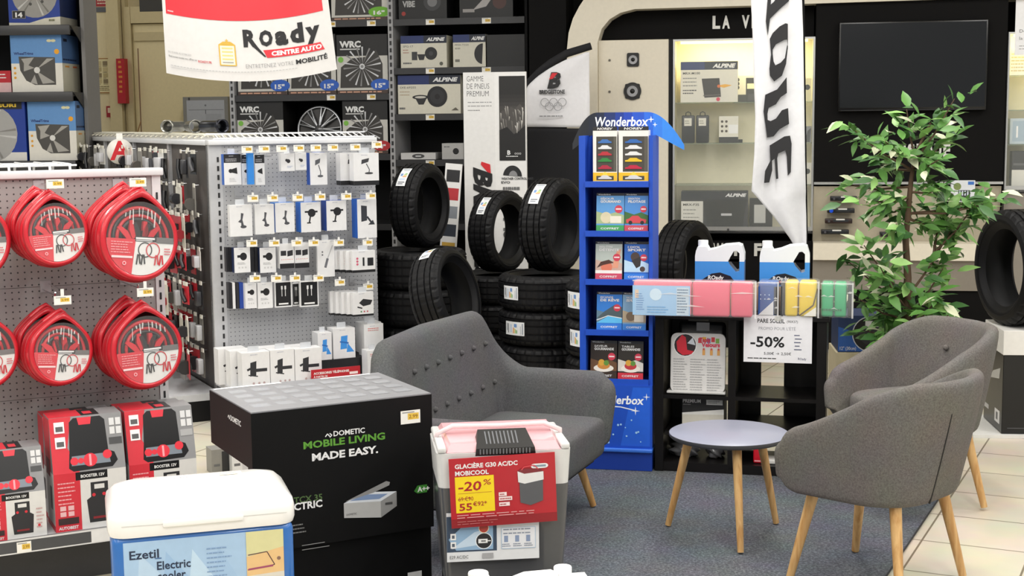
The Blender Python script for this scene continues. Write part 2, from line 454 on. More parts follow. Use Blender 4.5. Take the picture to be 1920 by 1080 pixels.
def ushell(Wd, Dp, r, t, zb, hfun, lean, taper, rake, mt, ns=100, rnd=0.09):
    path = upath(Wd, Dp, r, ns); rows = []
    def ring(p, n, s, tang=(0, 0), k=1.0):
        dd = p[1]; R = rnd; ee = R - sqrt(max(0, R * R - (R - dd) ** 2)) if dd < R else 0.0
        h = hfun(s, p) - ee * 0.75; L = lean(s); c = t / 2; hh = h - c * (1 - k); zbb = zb + ee * 0.75 + c * 0.6 * (1 - k); row = []
        def q(off, z):
            zf = min(1, max(0, (z - zb) / (h - zb))); x, y = shell_pt(p, n, zf, -c + (off + c) * k, L, taper, rake, Dp)
            row.append((x + tang[0], y + tang[1], z))
        for f in (0.0, 0.03, 0.12, 0.25, 0.5, 0.75): q(0 if f else -0.02, zbb + (hh - c - zbb) * f)
        for a in (0, 45, 90, 135, 180): q(-c + c * cos(radians(a)), hh - c + c * k * sin(radians(a)))
        for f in (0.75, 0.5, 0.25, 0.12, 0.03, 0.0): q(-t if f else -t + 0.02, zbb + (hh - c - zbb) * f)
        return row
    (p0, n0, s0), (p1, n1, s1) = path[0], path[-1]
    for a in (80, 50, 25): rows.append(ring(p0, n0, s0, (0, -t / 2 * sin(radians(a))), cos(radians(a))))
    for p, n, s in path: rows.append(ring(p, n, s))
    for a in (25, 50, 80): rows.append(ring(p1, n1, s1, (0, -t / 2 * sin(radians(a))), cos(radians(a))))
    mb = MB(); mb.grid(rows, mt, True, None, True)
    mb.add(rows[0], [tuple(range(len(rows[0])))], mt, True); mb.add(rows[-1], [tuple(range(len(rows[-1])))[::-1]], mt, True)
    return mb
def cushion(plan, z0, z1, rnd, mt, crown=0.02):
    cx = sum(p[0] for p in plan) / len(plan); cy = sum(p[1] for p in plan) / len(plan); rows = []
    def lv(ins, z): rows.append([(cx + (x - cx) * ins, cy + (y - cy) * ins, z) for x, y in plan])
    for ins, z in ((0.9, z0), (0.985, z0 + rnd * 0.3), (1, z0 + rnd), (1, z1 - rnd), (0.985, z1 - rnd * 0.35), (0.94, z1), (0.7, z1 + crown * 0.7), (0.35, z1 + crown)): lv(ins, z)
    mb = MB(); mb.grid(rows, mt, True, None, True)
    mb.add(rows[0], [tuple(range(len(plan)))[::-1]], mt, False); mb.add(rows[-1], [tuple(range(len(plan)))], mt, True)
    return mb
def rrect(x0, x1, y0, y1, r, n=6):
    out = []
    for cx, cy, a0 in ((x1 - r, y0 + r, -90), (x1 - r, y1 - r, 0), (x0 + r, y1 - r, 90), (x0 + r, y0 + r, 180)):
        for k in range(n + 1):
            a = radians(a0 + 90 * k / n); out.append((cx + r * cos(a), cy + r * sin(a)))
    return out
def leg(parent, top, foot, r0, r1, mt=None, foot_pad=True, z0=0.0):
    mb = MB(); d = Vector(foot) - Vector(top)
    mb.tube([top, Vector(top) + d * 0.5, foot], [r0, (r0 + r1) / 2, r1], mt or WOODL, 14)
    o = mb.build('leg', parent)
    return o

CARPZ = 0.010
def armchair(name, label, loc, yaw, slit):
    t = thing(name, label, 'armchair', (loc[0], loc[1], CARPZ), yaw)
    Wd, Dp = 0.60, 0.515; oy = -0.235
    def hf(s, p):
        a = abs(s); k = max(0, min(1, (1.0 - a) / 0.72)); k = k * k * (3 - 2 * k) * 0.55 + k * 0.45
        return 0.575 + 0.215 * k
    def lean(s): return 0.0 + 0.085 * max(0, 1 - abs(s) * 1.7) ** 0.7
    mb = ushell(Wd, Dp, 0.235, 0.066, 0.335, hf, lean, 0.03, 0.0, FAB, 110, 0.065)
    mb.v = [v + Vector((0, oy, 0)) for v in mb.v]
    sh = mb.build('shell', t, 1, True)
    plan = rrect(-0.225, 0.225, oy + 0.015, oy + 0.44, 0.12)
    cushion(plan, 0.35, 0.47, 0.035, FAB, 0.02).build('seat_cushion', t, 1)
    mb = MB(); mb.prismz(rrect(-0.19, 0.19, oy + 0.08, oy + 0.42, 0.12), 0.325, 0.352, mat('black_underside', '#222124', 0.9)); mb.build('seat_base', t)
    for sx in (-1, 1):
        for sy in (-1, 1):
            leg(t, (sx * 0.165, sy * 0.165, 0.335), (sx * 0.225, sy * 0.225, 0.005), 0.022, 0.0145)
    if not slit:
        for bx in (-0.09, 0.09):
            b = MB(); b.lathe([(0.0, 0.012), (0.009, 0.010), (0.013, 0.004), (0.013, -0.004)], FAB, 14, T(bx, oy + Dp - 0.030, 0.655) @ RX(radians(102)))
            b.build('button', t)
    else:
        pth = upath(Wd, Dp, 0.235, 200); p, n, s = pth[int(200 * (1 + slit) / 2)]; pts = []
        for f in (0.0, 0.15, 0.3, 0.45, 0.6, 0.74):
            z = 0.345 + (hf(s, p) - 0.345) * f; x, y = shell_pt(p, n, f, 0.0008, lean(s), 0.03, 0.0, Dp); pts.append((x, y + oy, z))
        z = MB(); z.tube(pts, [0.004, 0.004, 0.0035, 0.003, 0.0025, 0.0015], mat('black_zip', '#0d0d0e', 0.6), 6); zo = z.build('zip_slit', t); zo['label'] = 'black open zip seam'
    return t
armchair('armchair', 'grey felt tub armchair seen from behind, nearest seat at the front right', (1.33, 5.04), radians(-135), 0.12)
armchair('armchair', 'grey felt tub armchair with buttoned back beside the black plinth, behind the nearer armchair', (1.74, 6.08), radians(-69), 0)

def sofa():
    t = thing('loveseat', 'dark grey buttoned two seat sofa behind the cool boxes', 'sofa', (0.21, 5.60, CARPZ), radians(69))
    Wd, Dp = 1.18, 0.58
    def hf(s, p):
        x, y = abs(p[0]), p[1]
        q = (y - 0.39) / 0.19 * 0.5 + max(0, (0.59 - x) / 0.18) * 0.6
        k = max(0, min(1, q)); k = k * k * (3 - 2 * k) * 0.5 + 0.5 * k
        return 0.59 + 0.265 * k
    def lean(s): return 0.035 + 0.06 * max(0, 1 - abs(s) * 1.6)
    mb = ushell(Wd, Dp, 0.13, 0.105, 0.225, hf, lean, 0.03, 0.03, FABS, 110, 0.045)
    mb.build('shell', t, 1, True)
    cushion(rrect(-0.49, 0.49, -0.03, 0.48, 0.06), 0.235, 0.405, 0.035, FABS, 0.018).build('seat_cushion', t, 1)
    mb = MB(); mb.box(-0.47, 0.47, 0.03, 0.47, 0.2, 0.238, mat('black_underside', '#222124', 0.9)); mb.build('seat_base', t)
    F = Frame((0.21, 5.60), radians(69))
    for (u0, v0), (u1, v1), n in (((778, 697), (911, 644), 7), ((795, 778), (928, 716), 7)):
        for i in range(n):
            k = i / (n - 1); yy = 0.5
            for it in range(8):
                x, z = F.px(u0 + (u1 - u0) * k, v0 + (v1 - v0) * k, yy); zf = (z - CARPZ - 0.225) / 0.63; yy = Dp - 0.105 + lean(x / 1.11) * zf - 0.03 * (1 - zf) ** 1.6 - 0.006
            b = MB()
            b.lathe([(0.0, 0.010), (0.007, 0.008), (0.011, 0.003), (0.012, -0.006)], FABS, 12, T(x, yy, z - CARPZ) @ RX(radians(100))); b.build('button', t)
    for sx in (-1, 1):
        leg(t, (sx * 0.42, 0.09, 0.225), (sx * 0.46, 0.03, 0.005), 0.021, 0.014); leg(t, (sx * 0.42, 0.45, 0.225), (sx * 0.46, 0.50, 0.005), 0.021, 0.014)
sofa()

def table():
    c = G(1365, 1006); t = thing('coffee_table', 'round grey topped coffee table on three oak legs beside the front armchair', 'table', (c.x, c.y, CARPZ), 0)
    top = mat('blue_grey_laminate', '#8f92a3', 0.33, noise=0.02)
    m = MB(); R = 0.24
    m.lathe([(0, 0.4255), (R - 0.004, 0.4255), (R, 0.423)], top, 64)
    m.lathe([(R, 0.423), (R, 0.411), (R - 0.008, 0.404), (0, 0.404)], mat('dark_table_edge', '#4a4b50', 0.5), 64)
    m.build('table_top', t)
    for a in (-88, 32, 152):
        a = radians(a); leg(t, (0.165 * cos(a), 0.165 * sin(a), 0.405), (0.262 * cos(a), 0.262 * sin(a), 0.005), 0.0195, 0.0125)
table()
# ================================================================== COOL BOXES AT THE FRONT
def logo_arrow(pr, u, v, h, m):
    pr.line([(u, v + h * .25), (u + h * .45, v + h * .8), (u + h * .9, v + h * .25)], h * .2, m)
    pr.line([(u + h * .9, v + h * .85), (u + h * 1.35, v + h * .45), (u + h * .9, v + h * .05)], h * .2, m)
def price_card(mb, M, w=0.05, h=0.032):
    pr = Pr(mb, M, 0.0002); pr.rect(0, 0, w, h, K('#f3f1ea')); pr.rect(w * .36, h * .3, w * .92, h * .78, K('#e8c24f'))
    pr.text('2,99', w * .42, h * .4, h * .27, K('#7a4a10'), w=w * .44); pr.rect(w * .08, h * .82, w * .7, h * .9, K('#9a9a98'))

# --- black compressor cooler carton on a second one
o3 = P(470, 774, 4.26); DF = Frame(o3, radians(28))
topz = o3.z; DWd = 0.60; DDp = 0.44; zb = topz - 0.44
card = mat('black_printed_card', '#0c0c0d', 0.5, noise=0.15, spec=0.2)
fw, fh = DWd, 0.44
def dpx(px, py): x, z = DF.px(px, py, 0); return x, z - zb
t = thing('cooler_carton', 'black carton for an electric cooler, grey lid and green white lettering, beside the loveseat', 'carton', DF.w(0, 0, zb), DF.a)
m = MB(); prof = [(0, 0), (0, fh - .004), (DDp, fh - .004), (DDp, .262), (.045, .262), (.045, 0)]
m.add([(0, a, b) for a, b in prof] + [(fw, a, b) for a, b in prof], [(0, 1, 2, 3, 4, 5)[::-1], (6, 7, 8, 9, 10, 11)] + [(i, i + 6, (i + 1) % 6 + 6, (i + 1) % 6)[::-1] for i in range(6)], card)
pr = Pr(m, FRONT(0, 0, 0)); wh = K('#e9e9e9'); gr = K('#5d9a35')
u, v = dpx(610, 818); u1, v1 = dpx(684, 806); hh = 0.016
logo_arrow(pr, u, v - 0.006, hh, wh); pr.text('DOMETIC', u + 0.027, v - 0.003, hh, wh, w=u1 - u - 0.027, bold=0.02)
u, v = dpx(569, 842); u1, _ = dpx(722, 828); pr.text('MOBILE LIVING', u, v, 0.0215, gr, w=u1 - u, bold=0.03)
u, v = dpx(585, 862); u1, _ = dpx(709, 850); pr.text('MADE EASY.', u, v - 0.004, 0.0225, wh, w=u1 - u, bold=0.035)
u, v = dpx(538, 946); pr.text('CDL TCX 35', u - 0.04, v, 0.019, K('#4f6a3c'), w=0.155, bold=0.02)
u, v = dpx(538, 956); pr.text('ELECTRIC', u - 0.025, v - 0.005, 0.022, wh, w=0.14, bold=0.03)
u, v = dpx(560, 985); pr.lines(u - 0.02, v, u + 0.03, 3, 0.012, 0.004, K('#777777'), 2)
u, v = dpx(566, 1023); pr.line([(u, v), (u + 0.075, v + 0.0)], 0.002, K('#999999')); pr.line([(u, v - 0.014), (u + 0.09, v - 0.014)], 0.002, K('#999999'))
# picture of the open cooler
u, v = dpx(645, 970); gy = K('#b5b5b4'); gd = K('#8d8d8d')
pr.poly([(u, v - 0.002), (u + 0.125, v - 0.018), (u + 0.125, v + 0.035), (u, v + 0.045)], gy)
pr.poly([(u + 0.125, v - 0.018), (u + 0.18, v + 0.012), (u + 0.18, v + 0.06), (u + 0.125, v + 0.035)], gd)
pr.poly([(u, v + 0.045), (u + 0.125, v + 0.035), (u + 0.18, v + 0.06), (u + 0.07, v + 0.072)], K('#d8dde4'))
pr.poly([(u + 0.02, v + 0.05), (u + 0.12, v + 0.043), (u + 0.15, v + 0.056), (u + 0.07, v + 0.064)], K('#7d93b8'))
pr.poly([(u + 0.005, v + 0.05), (u + 0.145, v + 0.098), (u + 0.158, v + 0.093), (u + 0.155, v + 0.083), (u + 0.1, v + 0.066)], gd)
pr.rect(u + 0.14, v + 0.02, u + 0.165, v + 0.028, K('#444444')); pr.text('DOMETIC', u + 0.008, v + 0.004, 0.006, K('#444444'), w=0.035)
u, v = dpx(776, 926); pr.poly([(u, v + 0.009), (u + 0.012, v), (u + 0.046, v), (u + 0.046, v + 0.026), (u + 0.012, v + 0.026)], K('#3f8a33')); pr.text('A++', u + 0.012, v + 0.005, 0.016, K('#ffffff'), bold=0.03)
u, v = dpx(751, 796); price_card(m, FRONT(0, 0, 0) @ T(u, v + 0.0, 0.002), 0.068, 0.043)
pr = Pr(m, LEFTF(0, DDp, 0)); logo_arrow(pr, 0.20, fh - 0.062, 0.016, wh); pr.text('DOMETIC', 0.228, fh - 0.062, 0.017, wh, w=0.11, bold=0.02)
m.build('carton_body', t, 0, True)
lid = MB(); lidm = mat('grey_card_lid', '#85868a', 0.4); lid.box(0.002, fw - 0.002, 0.002, DDp - 0.002, fh - 0.004, fh, lidm)
pr = Pr(lid, TOPF(0, 0, fh), .00003); lc = K('#9a9ca1', 0.25)
for i in range(7):
    for j in range(4):
        u = 0.035 + i * 0.079 + 0.004 * (j % 2); v = 0.07 + j * 0.085; pr.rect(u, v, u + 0.055, v + 0.05, lc)
pr.rect(0.01, DDp - 0.025, 0.24, DDp - 0.006, K('#f2f2f2')); pr.rect(0.38, DDp - 0.025, 0.56, DDp - 0.01, K('#f2f2f2'))
lid.build('carton_lid', t)
t = thing('cooler_carton', 'plain black carton underneath the electric cooler carton', 'carton', DF.w(0.0, 0.02, 0.0105), DF.a)
m = MB(); m.box(0.0, fw, 0, DDp - 0.02, 0, zb - 0.013, card, 0.003, 1); pr = Pr(m, FRONT(0, 0, 0))
u, v = DF.px(775, 1078, 0.02); pr.rect(u - 0.02, v - 0.05, u + 0.03, v, K('#d8d8d8')); m.build('carton_body', t)

# --- white topped cooler with blue body
o3 = P(205, 1012, 3.51); EF = Frame(o3, radians(17)); EW, ED = 0.462, 0.30
ez = o3.z                                            # underside of the lid at the front
pl = mat('black_plinth', '#121213', 0.6, spec=0.2)
base_h = ez - 0.335
m = MB(); m.box(0.03, EW - 0.03, 0.02, ED - 0.02, 0, base_h - 0.002, pl, 0.005)
o = m.build('display_plinth'); tag(o, 'low black plinth under the blue and white cooler', 'plinth'); o.location = EF.w(0, 0, 0); o.rotation_euler = (0, 0, EF.a)
t = thing('cool_box', 'blue electric cool box with a glossy white domed lid, wrapped in film', 'cool box', EF.w(0, 0, base_h), EF.a)
bl = mat('blue_cool_box', '#2f6bb5', 0.3, coat=0.3)
m = MB(); H = ez - base_h
m.box(0.004, EW - 0.004, 0.004, ED - 0.004, 0, H, bl, 0.018, 3)
m.build('box_body', t)
lab = MB(); pr = Pr(lab, FRONT(0, 0.0035, 0)); lt = K('#a4c3e2', 0.3); dk = K('#1d2c48')
pr.rect(0.032, 0.02, EW - 0.032, H - 0.014, lt)
for i, c in enumerate(('#b5cfe8', '#98bade', '#bcd6ec', '#9fbfe0')):
    pr.poly([(0.05 + i * .06, 0.03), (0.13 + i * .06, 0.02 + .01 * i), (0.15 + i * .055, 0.2), (0.07 + i * .065, 0.29)], K(c, 0.3))
pr.text('Ezetil', 0.046, H - 0.058, 0.022, dk, w=0.072, bold=0.02)
pr.rect(0.108, H - 0.062, 0.124, H - 0.059, K('#456a9a'))
pr.text('Electric', 0.112, H - 0.090, 0.021, dk, w=0.083, bold=0.02); pr.text('cooler', 0.112, H - 0.117, 0.021, dk, w=0.07, bold=0.02)
pr.lines(0.112, H - 0.135, 0.19, 4, 0.012, 0.004, K('#55759f'), 4)
pr.lines(0.235, H - 0.05, 0.30, 12, 0.012, 0.003, K('#7d9cc4'), 5)
u0 = 0.335; pr.rect(u0, 0.02, EW - 0.032, H - 0.014, K('#d9cfa8', 0.3))
pr.poly([(u0, H - 0.014), (u0, H - 0.07), (EW - 0.032, H - 0.10), (EW - 0.032, H - 0.014)], K('#d6d29e', 0.3))
pr.poly([(u0, H - 0.08), (EW - 0.032, H - 0.06), (EW - 0.032, H - 0.13), (u0, H - 0.14)], K('#e3bd85', 0.3))
pr.poly([(u0, 0.02), (EW - 0.032, 0.02), (EW - 0.032, H - 0.125), (u0, H - 0.13)], K('#d8d3c8', 0.3))
pr.line([(u0 + 0.004, H - 0.075), (EW - 0.075, H - 0.07), (EW - 0.056, H - 0.106), (u0 + 0.002, H - 0.114)], 0.0025, K('#5a3a3a'))
pr.line([(u0 + 0.004, H - 0.113), (EW - 0.06, H - 0.108)], 0.005, K('#a04a6a')); pr.disc(EW - 0.045, H - 0.09, 0.005, K('#8a6a5a'))
lab.build('printed_label', t)['label'] = 'pale blue printed front label'
lidm = mat('glossy_white_plastic', '#f4f3f1', 0.22, coat=0.4, noise=0.01)
m = MB(); rows = []
for ins, z in ((0.0, H - 0.002), (-0.004, H + 0.012), (-0.004, H + 0.04), (0.0, H + 0.058), (0.02, H + 0.078), (0.05, H + 0.088), (0.12, H + 0.092)):
    rows.append([(x, y, z) for x, y in rrect(ins, EW - ins, ins, ED - ins, max(0.012, 0.045 - ins * .2))])
m.grid(rows, lidm, True, None, True); m.add(rows[-1], [tuple(range(len(rows[-1])))], lidm, False); m.add(rows[0], [tuple(range(len(rows[0])))[::-1]], lidm, False)
m.build('lid', t)
g = MB(); gm = mat('white_lid_groove', '#cfcfcd', 0.3)
pr = Pr(g, FRONT(0, -0.0045, 0)); pr.line([(0.03, H + 0.03), (0.13, H + 0.028), (0.14, H + 0.034), (0.32, H + 0.034), (0.33, H + 0.03), (0.44, H + 0.03)], 0.002, gm)
g.box(0.13, 0.33, -0.010, -0.003, H + 0.02, H + 0.036, lidm, 0.003); g.build('lid_latch', t)
v_ = MB(); v_.box(.13, .35, .18, .225, H + .0915, H + .0922, lidm); pr = Pr(v_, TOPF(0, 0, H + 0.0925))
for i in range(9): pr.rect(0.14 + i * .008, 0.20, 0.144 + i * .008, 0.207, gm)
pr.rect(0.29, 0.19, 0.34, 0.215, K('#efe9cf')); pr.lines(0.292, 0.212, 0.34, 2, 0.01, 0.003, K('#b8a24a'), 3); v_.build('air_vents', t)

# --- grey cooler with the red price board
o3 = P(818, 852, 4.15); MF = Frame(o3, radians(7)); MW = 0.402; MD = 0.30; mz = o3.z
bh = mz - 0.40
m = MB(); m.box(0.03, MW - 0.03, 0.02, MD - 0.02, 0, bh - 0.013, pl, 0.005); o = m.build('display_plinth'); tag(o, 'low black plinth under the grey cooler with the red price board', 'plinth'); o.location = MF.w(0, 0, 0.0105); o.rotation_euler = (0, 0, MF.a)
t = thing('cool_box', 'dark grey cool box with light rim and pink film covered lid behind the red board', 'cool box', MF.w(0, 0, bh), MF.a)
gb = mat('charcoal_cool_box', '#4b4c50', 0.28, coat=0.4); lg = mat('light_grey_plastic', '#d5d5d4', 0.3)
H = 0.40; HB = H - 0.105
def taper_box(mb, x0, x1, y0, y1, z0, z1, k, r, mt):
    a = rrect(x0 + k, x1 - k, y0 + k, y1 - k, r); b = rrect(x0, x1, y0, y1, r)
    mb.grid([[(x, y, z0) for x, y in a], [(x, y, z1) for x, y in b]], mt, True, None, True)
    mb.add([(x, y, z0) for x, y in a], [tuple(range(len(a)))[::-1]], mt); mb.add([(x, y, z1) for x, y in b], [tuple(range(len(b)))], mt)
m = MB(); taper_box(m, 0.006, MW - 0.006, 0.006, MD - 0.006, 0, HB, 0.016, 0.02, gb); m.build('box_body', t)
m = MB(); taper_box(m, 0, MW, 0, MD, HB, H, 0.006, 0.024, lg); m.build('rim', t)
m = MB(); pk = mat('pink_film_over_red', '#e3aeb4', 0.2, coat=0.5)
b4 = [(0.03, 0.004, H + .001), (MW - 0.03, 0.004, H + .001), (MW - 0.012, MD - 0.008, H + .001), (0.012, MD - 0.008, H + .001)]
t4 = [(0.045, 0.03, H + 0.022), (MW - 0.045, 0.03, H + 0.022), (MW - 0.035, MD - 0.025, H + 0.034), (0.035, MD - 0.025, H + 0.034)]
m.hexa(b4, t4, pk); rd = K('#c8626c', 0.25)
m.box(0.004, 0.03, 0.0, MD, H, H + 0.02, lg, 0.006); m.box(MW - 0.03, MW - 0.004, 0, MD, H, H + 0.02, lg, 0.006)
m.build('lid', t)['label'] = 'pink film covered lid'
m = MB(); bk = mat('black_grille', '#1b1b1c', 0.4)
m.hexa([(0.115, 0.0, H - .01), (0.295, 0.0, H - .01), (0.285, 0.10, H + .025), (0.125, 0.10, H + .025)], [(0.118, -0.002, H + 0.012), (0.292, -0.002, H + 0.012), (0.278, 0.10, H + 0.048), (0.132, 0.10, H + 0.048)], bk)
sl = K('#6d6f73', 0.3)
for i in range(16): u = 0.128 + i * .0098; m.box(u, u + 0.0035, -0.0035, -0.0005, H - 0.005, H + 0.010, sl)
for i in range(9):
    u = 0.15 + i * .0115; y0, y1 = 0.02, 0.085
    m.hexa([(u, y0, H + .018), (u + .004, y0, H + .018), (u + .004, y1, H + .042), (u, y1, H + .042)], [(u, y0, H + .0215), (u + .004, y0, H + .0215), (u + .004, y1, H + .0445), (u, y1, H + .0445)], sl)
m.build('fan_grille', t)
m = MB(); m.tube([(0.01, 0.16, H + .005), (0.012, 0.14, H + .03), (0.06, 0.15, H + .05), (MW / 2, 0.155, H + .045), (MW - .06, 0.15, H + .05), (MW - .012, 0.14, H + .03), (MW - .01, 0.16, H + .005)], 0.008, mat('pale_film_handle', '#ecd9da', 0.15, coat=0.6), 10)
m.build('carry_handle', t)
m = MB(); x, z = MF.px(838, 1053, 0.008); x1, z1 = MF.px(1010, 985, 0.008); z -= bh; z1 -= bh; M0 = FRONT(0, -0.001 + 0.006, 0)
m.box(x, x1, 0.001, 0.006, z, z1 + 0.05, K('#dfe1e4')); pr = Pr(m, FRONT(x, 0.001, z)); w_ = x1 - x; h_ = z1 - z
pr.rect(0, h_ * .3, w_ * .54, h_ + 0.04, K('#39495e')); pr.poly([(w_ * .1, h_ * .35), (w_ * .5, h_ * .35), (w_ * .5, h_ + .03), (w_ * .25, h_ + .03), (w_ * .02, h_ * .7)], K('#8fb0cf')); pr.poly([(w_ * .05, h_ * .4), (w_ * .35, h_ * .5), (w_ * .45, h_), (w_ * .3, h_ * .9)], K('#c3d6e8'))
pr.disc(w_ * .4, h_ * .62, h_ * .26, K('#e8edf2')); pr.disc(w_ * .4, h_ * .62, h_ * .235, K('#2b2b2e')); pr.rect(w_ * .34, h_ * .55, w_ * .44, h_ * .68, wh); pr.line([(w_ * .44, h_ * .615), (w_ * .475, h_ * .615)], h_ * .03, wh); pr.rect(w_ * .37, h_ * .59, w_ * .42, h_ * .64, K('#777777'))
pr.disc(w_ * .4, h_ * 1.02, h_ * .16, K('#f3e9c8')); pr.disc(w_ * .4, h_ * 1.02, h_ * .14, K('#b8493f'))
for q in (.42, .68): pr.rect(w_ * .04, h_ * q, w_ * .1, h_ * (q + .2), wh); pr.rect(w_ * .055, h_ * (q + .05), w_ * .085, h_ * (q + .15), K('#55606e'))
pr.rect(w_ * .59, h_ * .34, w_ * .96, h_ * 1.0, K('#a9c7e4')); pr.rect(w_ * .595, h_ * .355, w_ * .955, h_ * .99, K('#e3e5ea'))
pr.lines(w_ * .61, h_ * .92, w_ * .93, 2, h_ * .12, h_ * .04, K('#8a93a3'), 8)
for q in (.64, .76, .88):
    pr.rect(w_ * q - .006, h_ * .55, w_ * q + .006, h_ * .75, K('#8797b5')); pr.lines(w_ * q - .012, h_ * .47, w_ * q + .014, 2, h_ * .06, h_ * .03, K('#8a93a3'), 9)
pr.rect(w_ * .38, h_ * .08, w_ * .5, h_ * .24, K('#a5a5a8')); pr.text('E29 AC/DC', w_ * .03, h_ * .1, h_ * .1, K('#5a5a5a'), w=w_ * .2)
m.build('specification_label', t)['label'] = 'white and blue specification label'

# red price board hanging on the cool box
t = thing('price_board', 'red price board with a yellow patch reading -20% hanging on the grey cool box', 'sign', MF.w(0, -0.012, 0), MF.a)
q = [MF.px(*p, -0.012) for p in ((847, 991), (1045, 976), (1041, 851), (845, 861))]
x0, z0 = q[0]; x1 = q[1][0]; z1 = q[3][1]; bw = x1 - x0; bhh = z1 - z0; sk = (q[1][1] - q[0][1]) / bw
m = MB(); Mb = T(x0, 0, z0) @ RY(-atan2(sk, 1)); m.M = Mb
m.box(0, bw, -0.0015, 0.0015, 0, bhh, mat('red_board', '#b3202b', 0.35)); pr = Pr(m, FRONT(0, -0.0015, 0))
pr.rect(0, 0, bw, bhh * .13, K('#8f1a22'))
pr.text('GLACIÈRE G30 AC/DC', bw * .055, bhh * .855, bhh * .062, wh, w=bw * .59, bold=0.03); pr.text('MOBICOOL', bw * .055, bhh * .755, bhh * .062, wh, w=bw * .315, bold=0.03)
yl = K('#f0d21d'); pr.rect(bw * .05, bhh * .215, bw * .415, bhh * .735, yl); rr = K('#a81c28')
pr.text('-20', bw * .075, bhh * .53, bhh * .13, rr, w=bw * .215, bold=0.02, shear=0.15); pr.text('%', bw * .31, bhh * .60, bhh * .08, rr, w=bw * .075, bold=0.01, shear=.15)
pr.line([(bw * .075, bhh * .495), (bw * .39, bhh * .495)], 0.001, rr)
pr.text('69.€90', bw * .075, bhh * .385, bhh * .06, rr, w=bw * .14); pr.line([(bw * .07, bhh * .41), (bw * .19, bhh * .43)], 0.0015, rr)
pr.text('55', bw * .08, bhh * .25, bhh * .10, rr, w=bw * .12, bold=0.02); pr.text('€92*', bw * .21, bhh * .305, bhh * .06, rr, w=bw * .13, bold=0.01)
for k, (v, w2) in enumerate(((.42, .075), (.355, .125), (.275, .1))): pr.rect(bw * .455, bhh * v, bw * (.455 + w2), bhh * (v + .055), K('#f0dcdc')); pr.lines(bw * .465, bhh * (v + .015), bw * (.45 + w2), 1, .01, bhh * .02, K('#b06060'), k)
pr.disc(bw * .80, bhh * .82, bw * .032, wh, 12, bhh * .034); pr.disc(bw * .90, bhh * .82, bw * .032, wh, 12, bhh * .034); pr.rect(bw * .80, bhh * .786, bw * .90, bhh * .854, wh); pr.rect(bw * .79, bhh * .805, bw * .91, bhh * .835, K('#7d93a0'))
# picture of the cool box
a, b = bw * .64, bhh * .26
pr.poly([(a + .005, b + .01), (a + .035, b), (a + .073, b + .012), (a + .075, b + .085), (a + .004, b + .085)], K('#55565a')); pr.poly([(a + .001, b + .072), (a + .02, b + .066), (a + .077, b + .075), (a + .077, b + .1), (a + .02, b + .096), (a, b + .105)], K('#dcdcdc'))
pr.poly([(a, b + .105), (a + .02, b + .096), (a + .077, b + .1), (a + .066, b + .11), (a + .01, b + .112)], K('#7a2a30')); pr.line([(a + .012, b + .108), (a + .02, b + .117), (a + .05, b + .12), (a + .062, b + .108)], .003, K('#d84a52'))
pr.lines(bw * .055, bhh * .175, bw * .85, 2, bhh * .035, bhh * .013, K('#d99a9a'), 3); pr.lines(bw * .055, bhh * .085, bw * .55, 2, bhh * .035, bhh * .01, K('#b86a6a'), 5)
m.build('printed_board', t)
for a_, b_ in ((.25, .29), (.7, .74)): m = MB(); m.M = Mb; m.box(bw * a_, bw * b_, 0.0, 0.0105, bhh - 0.03, bhh - 0.01, K('#e8e8e8')); m.build('mounting_tab', t)

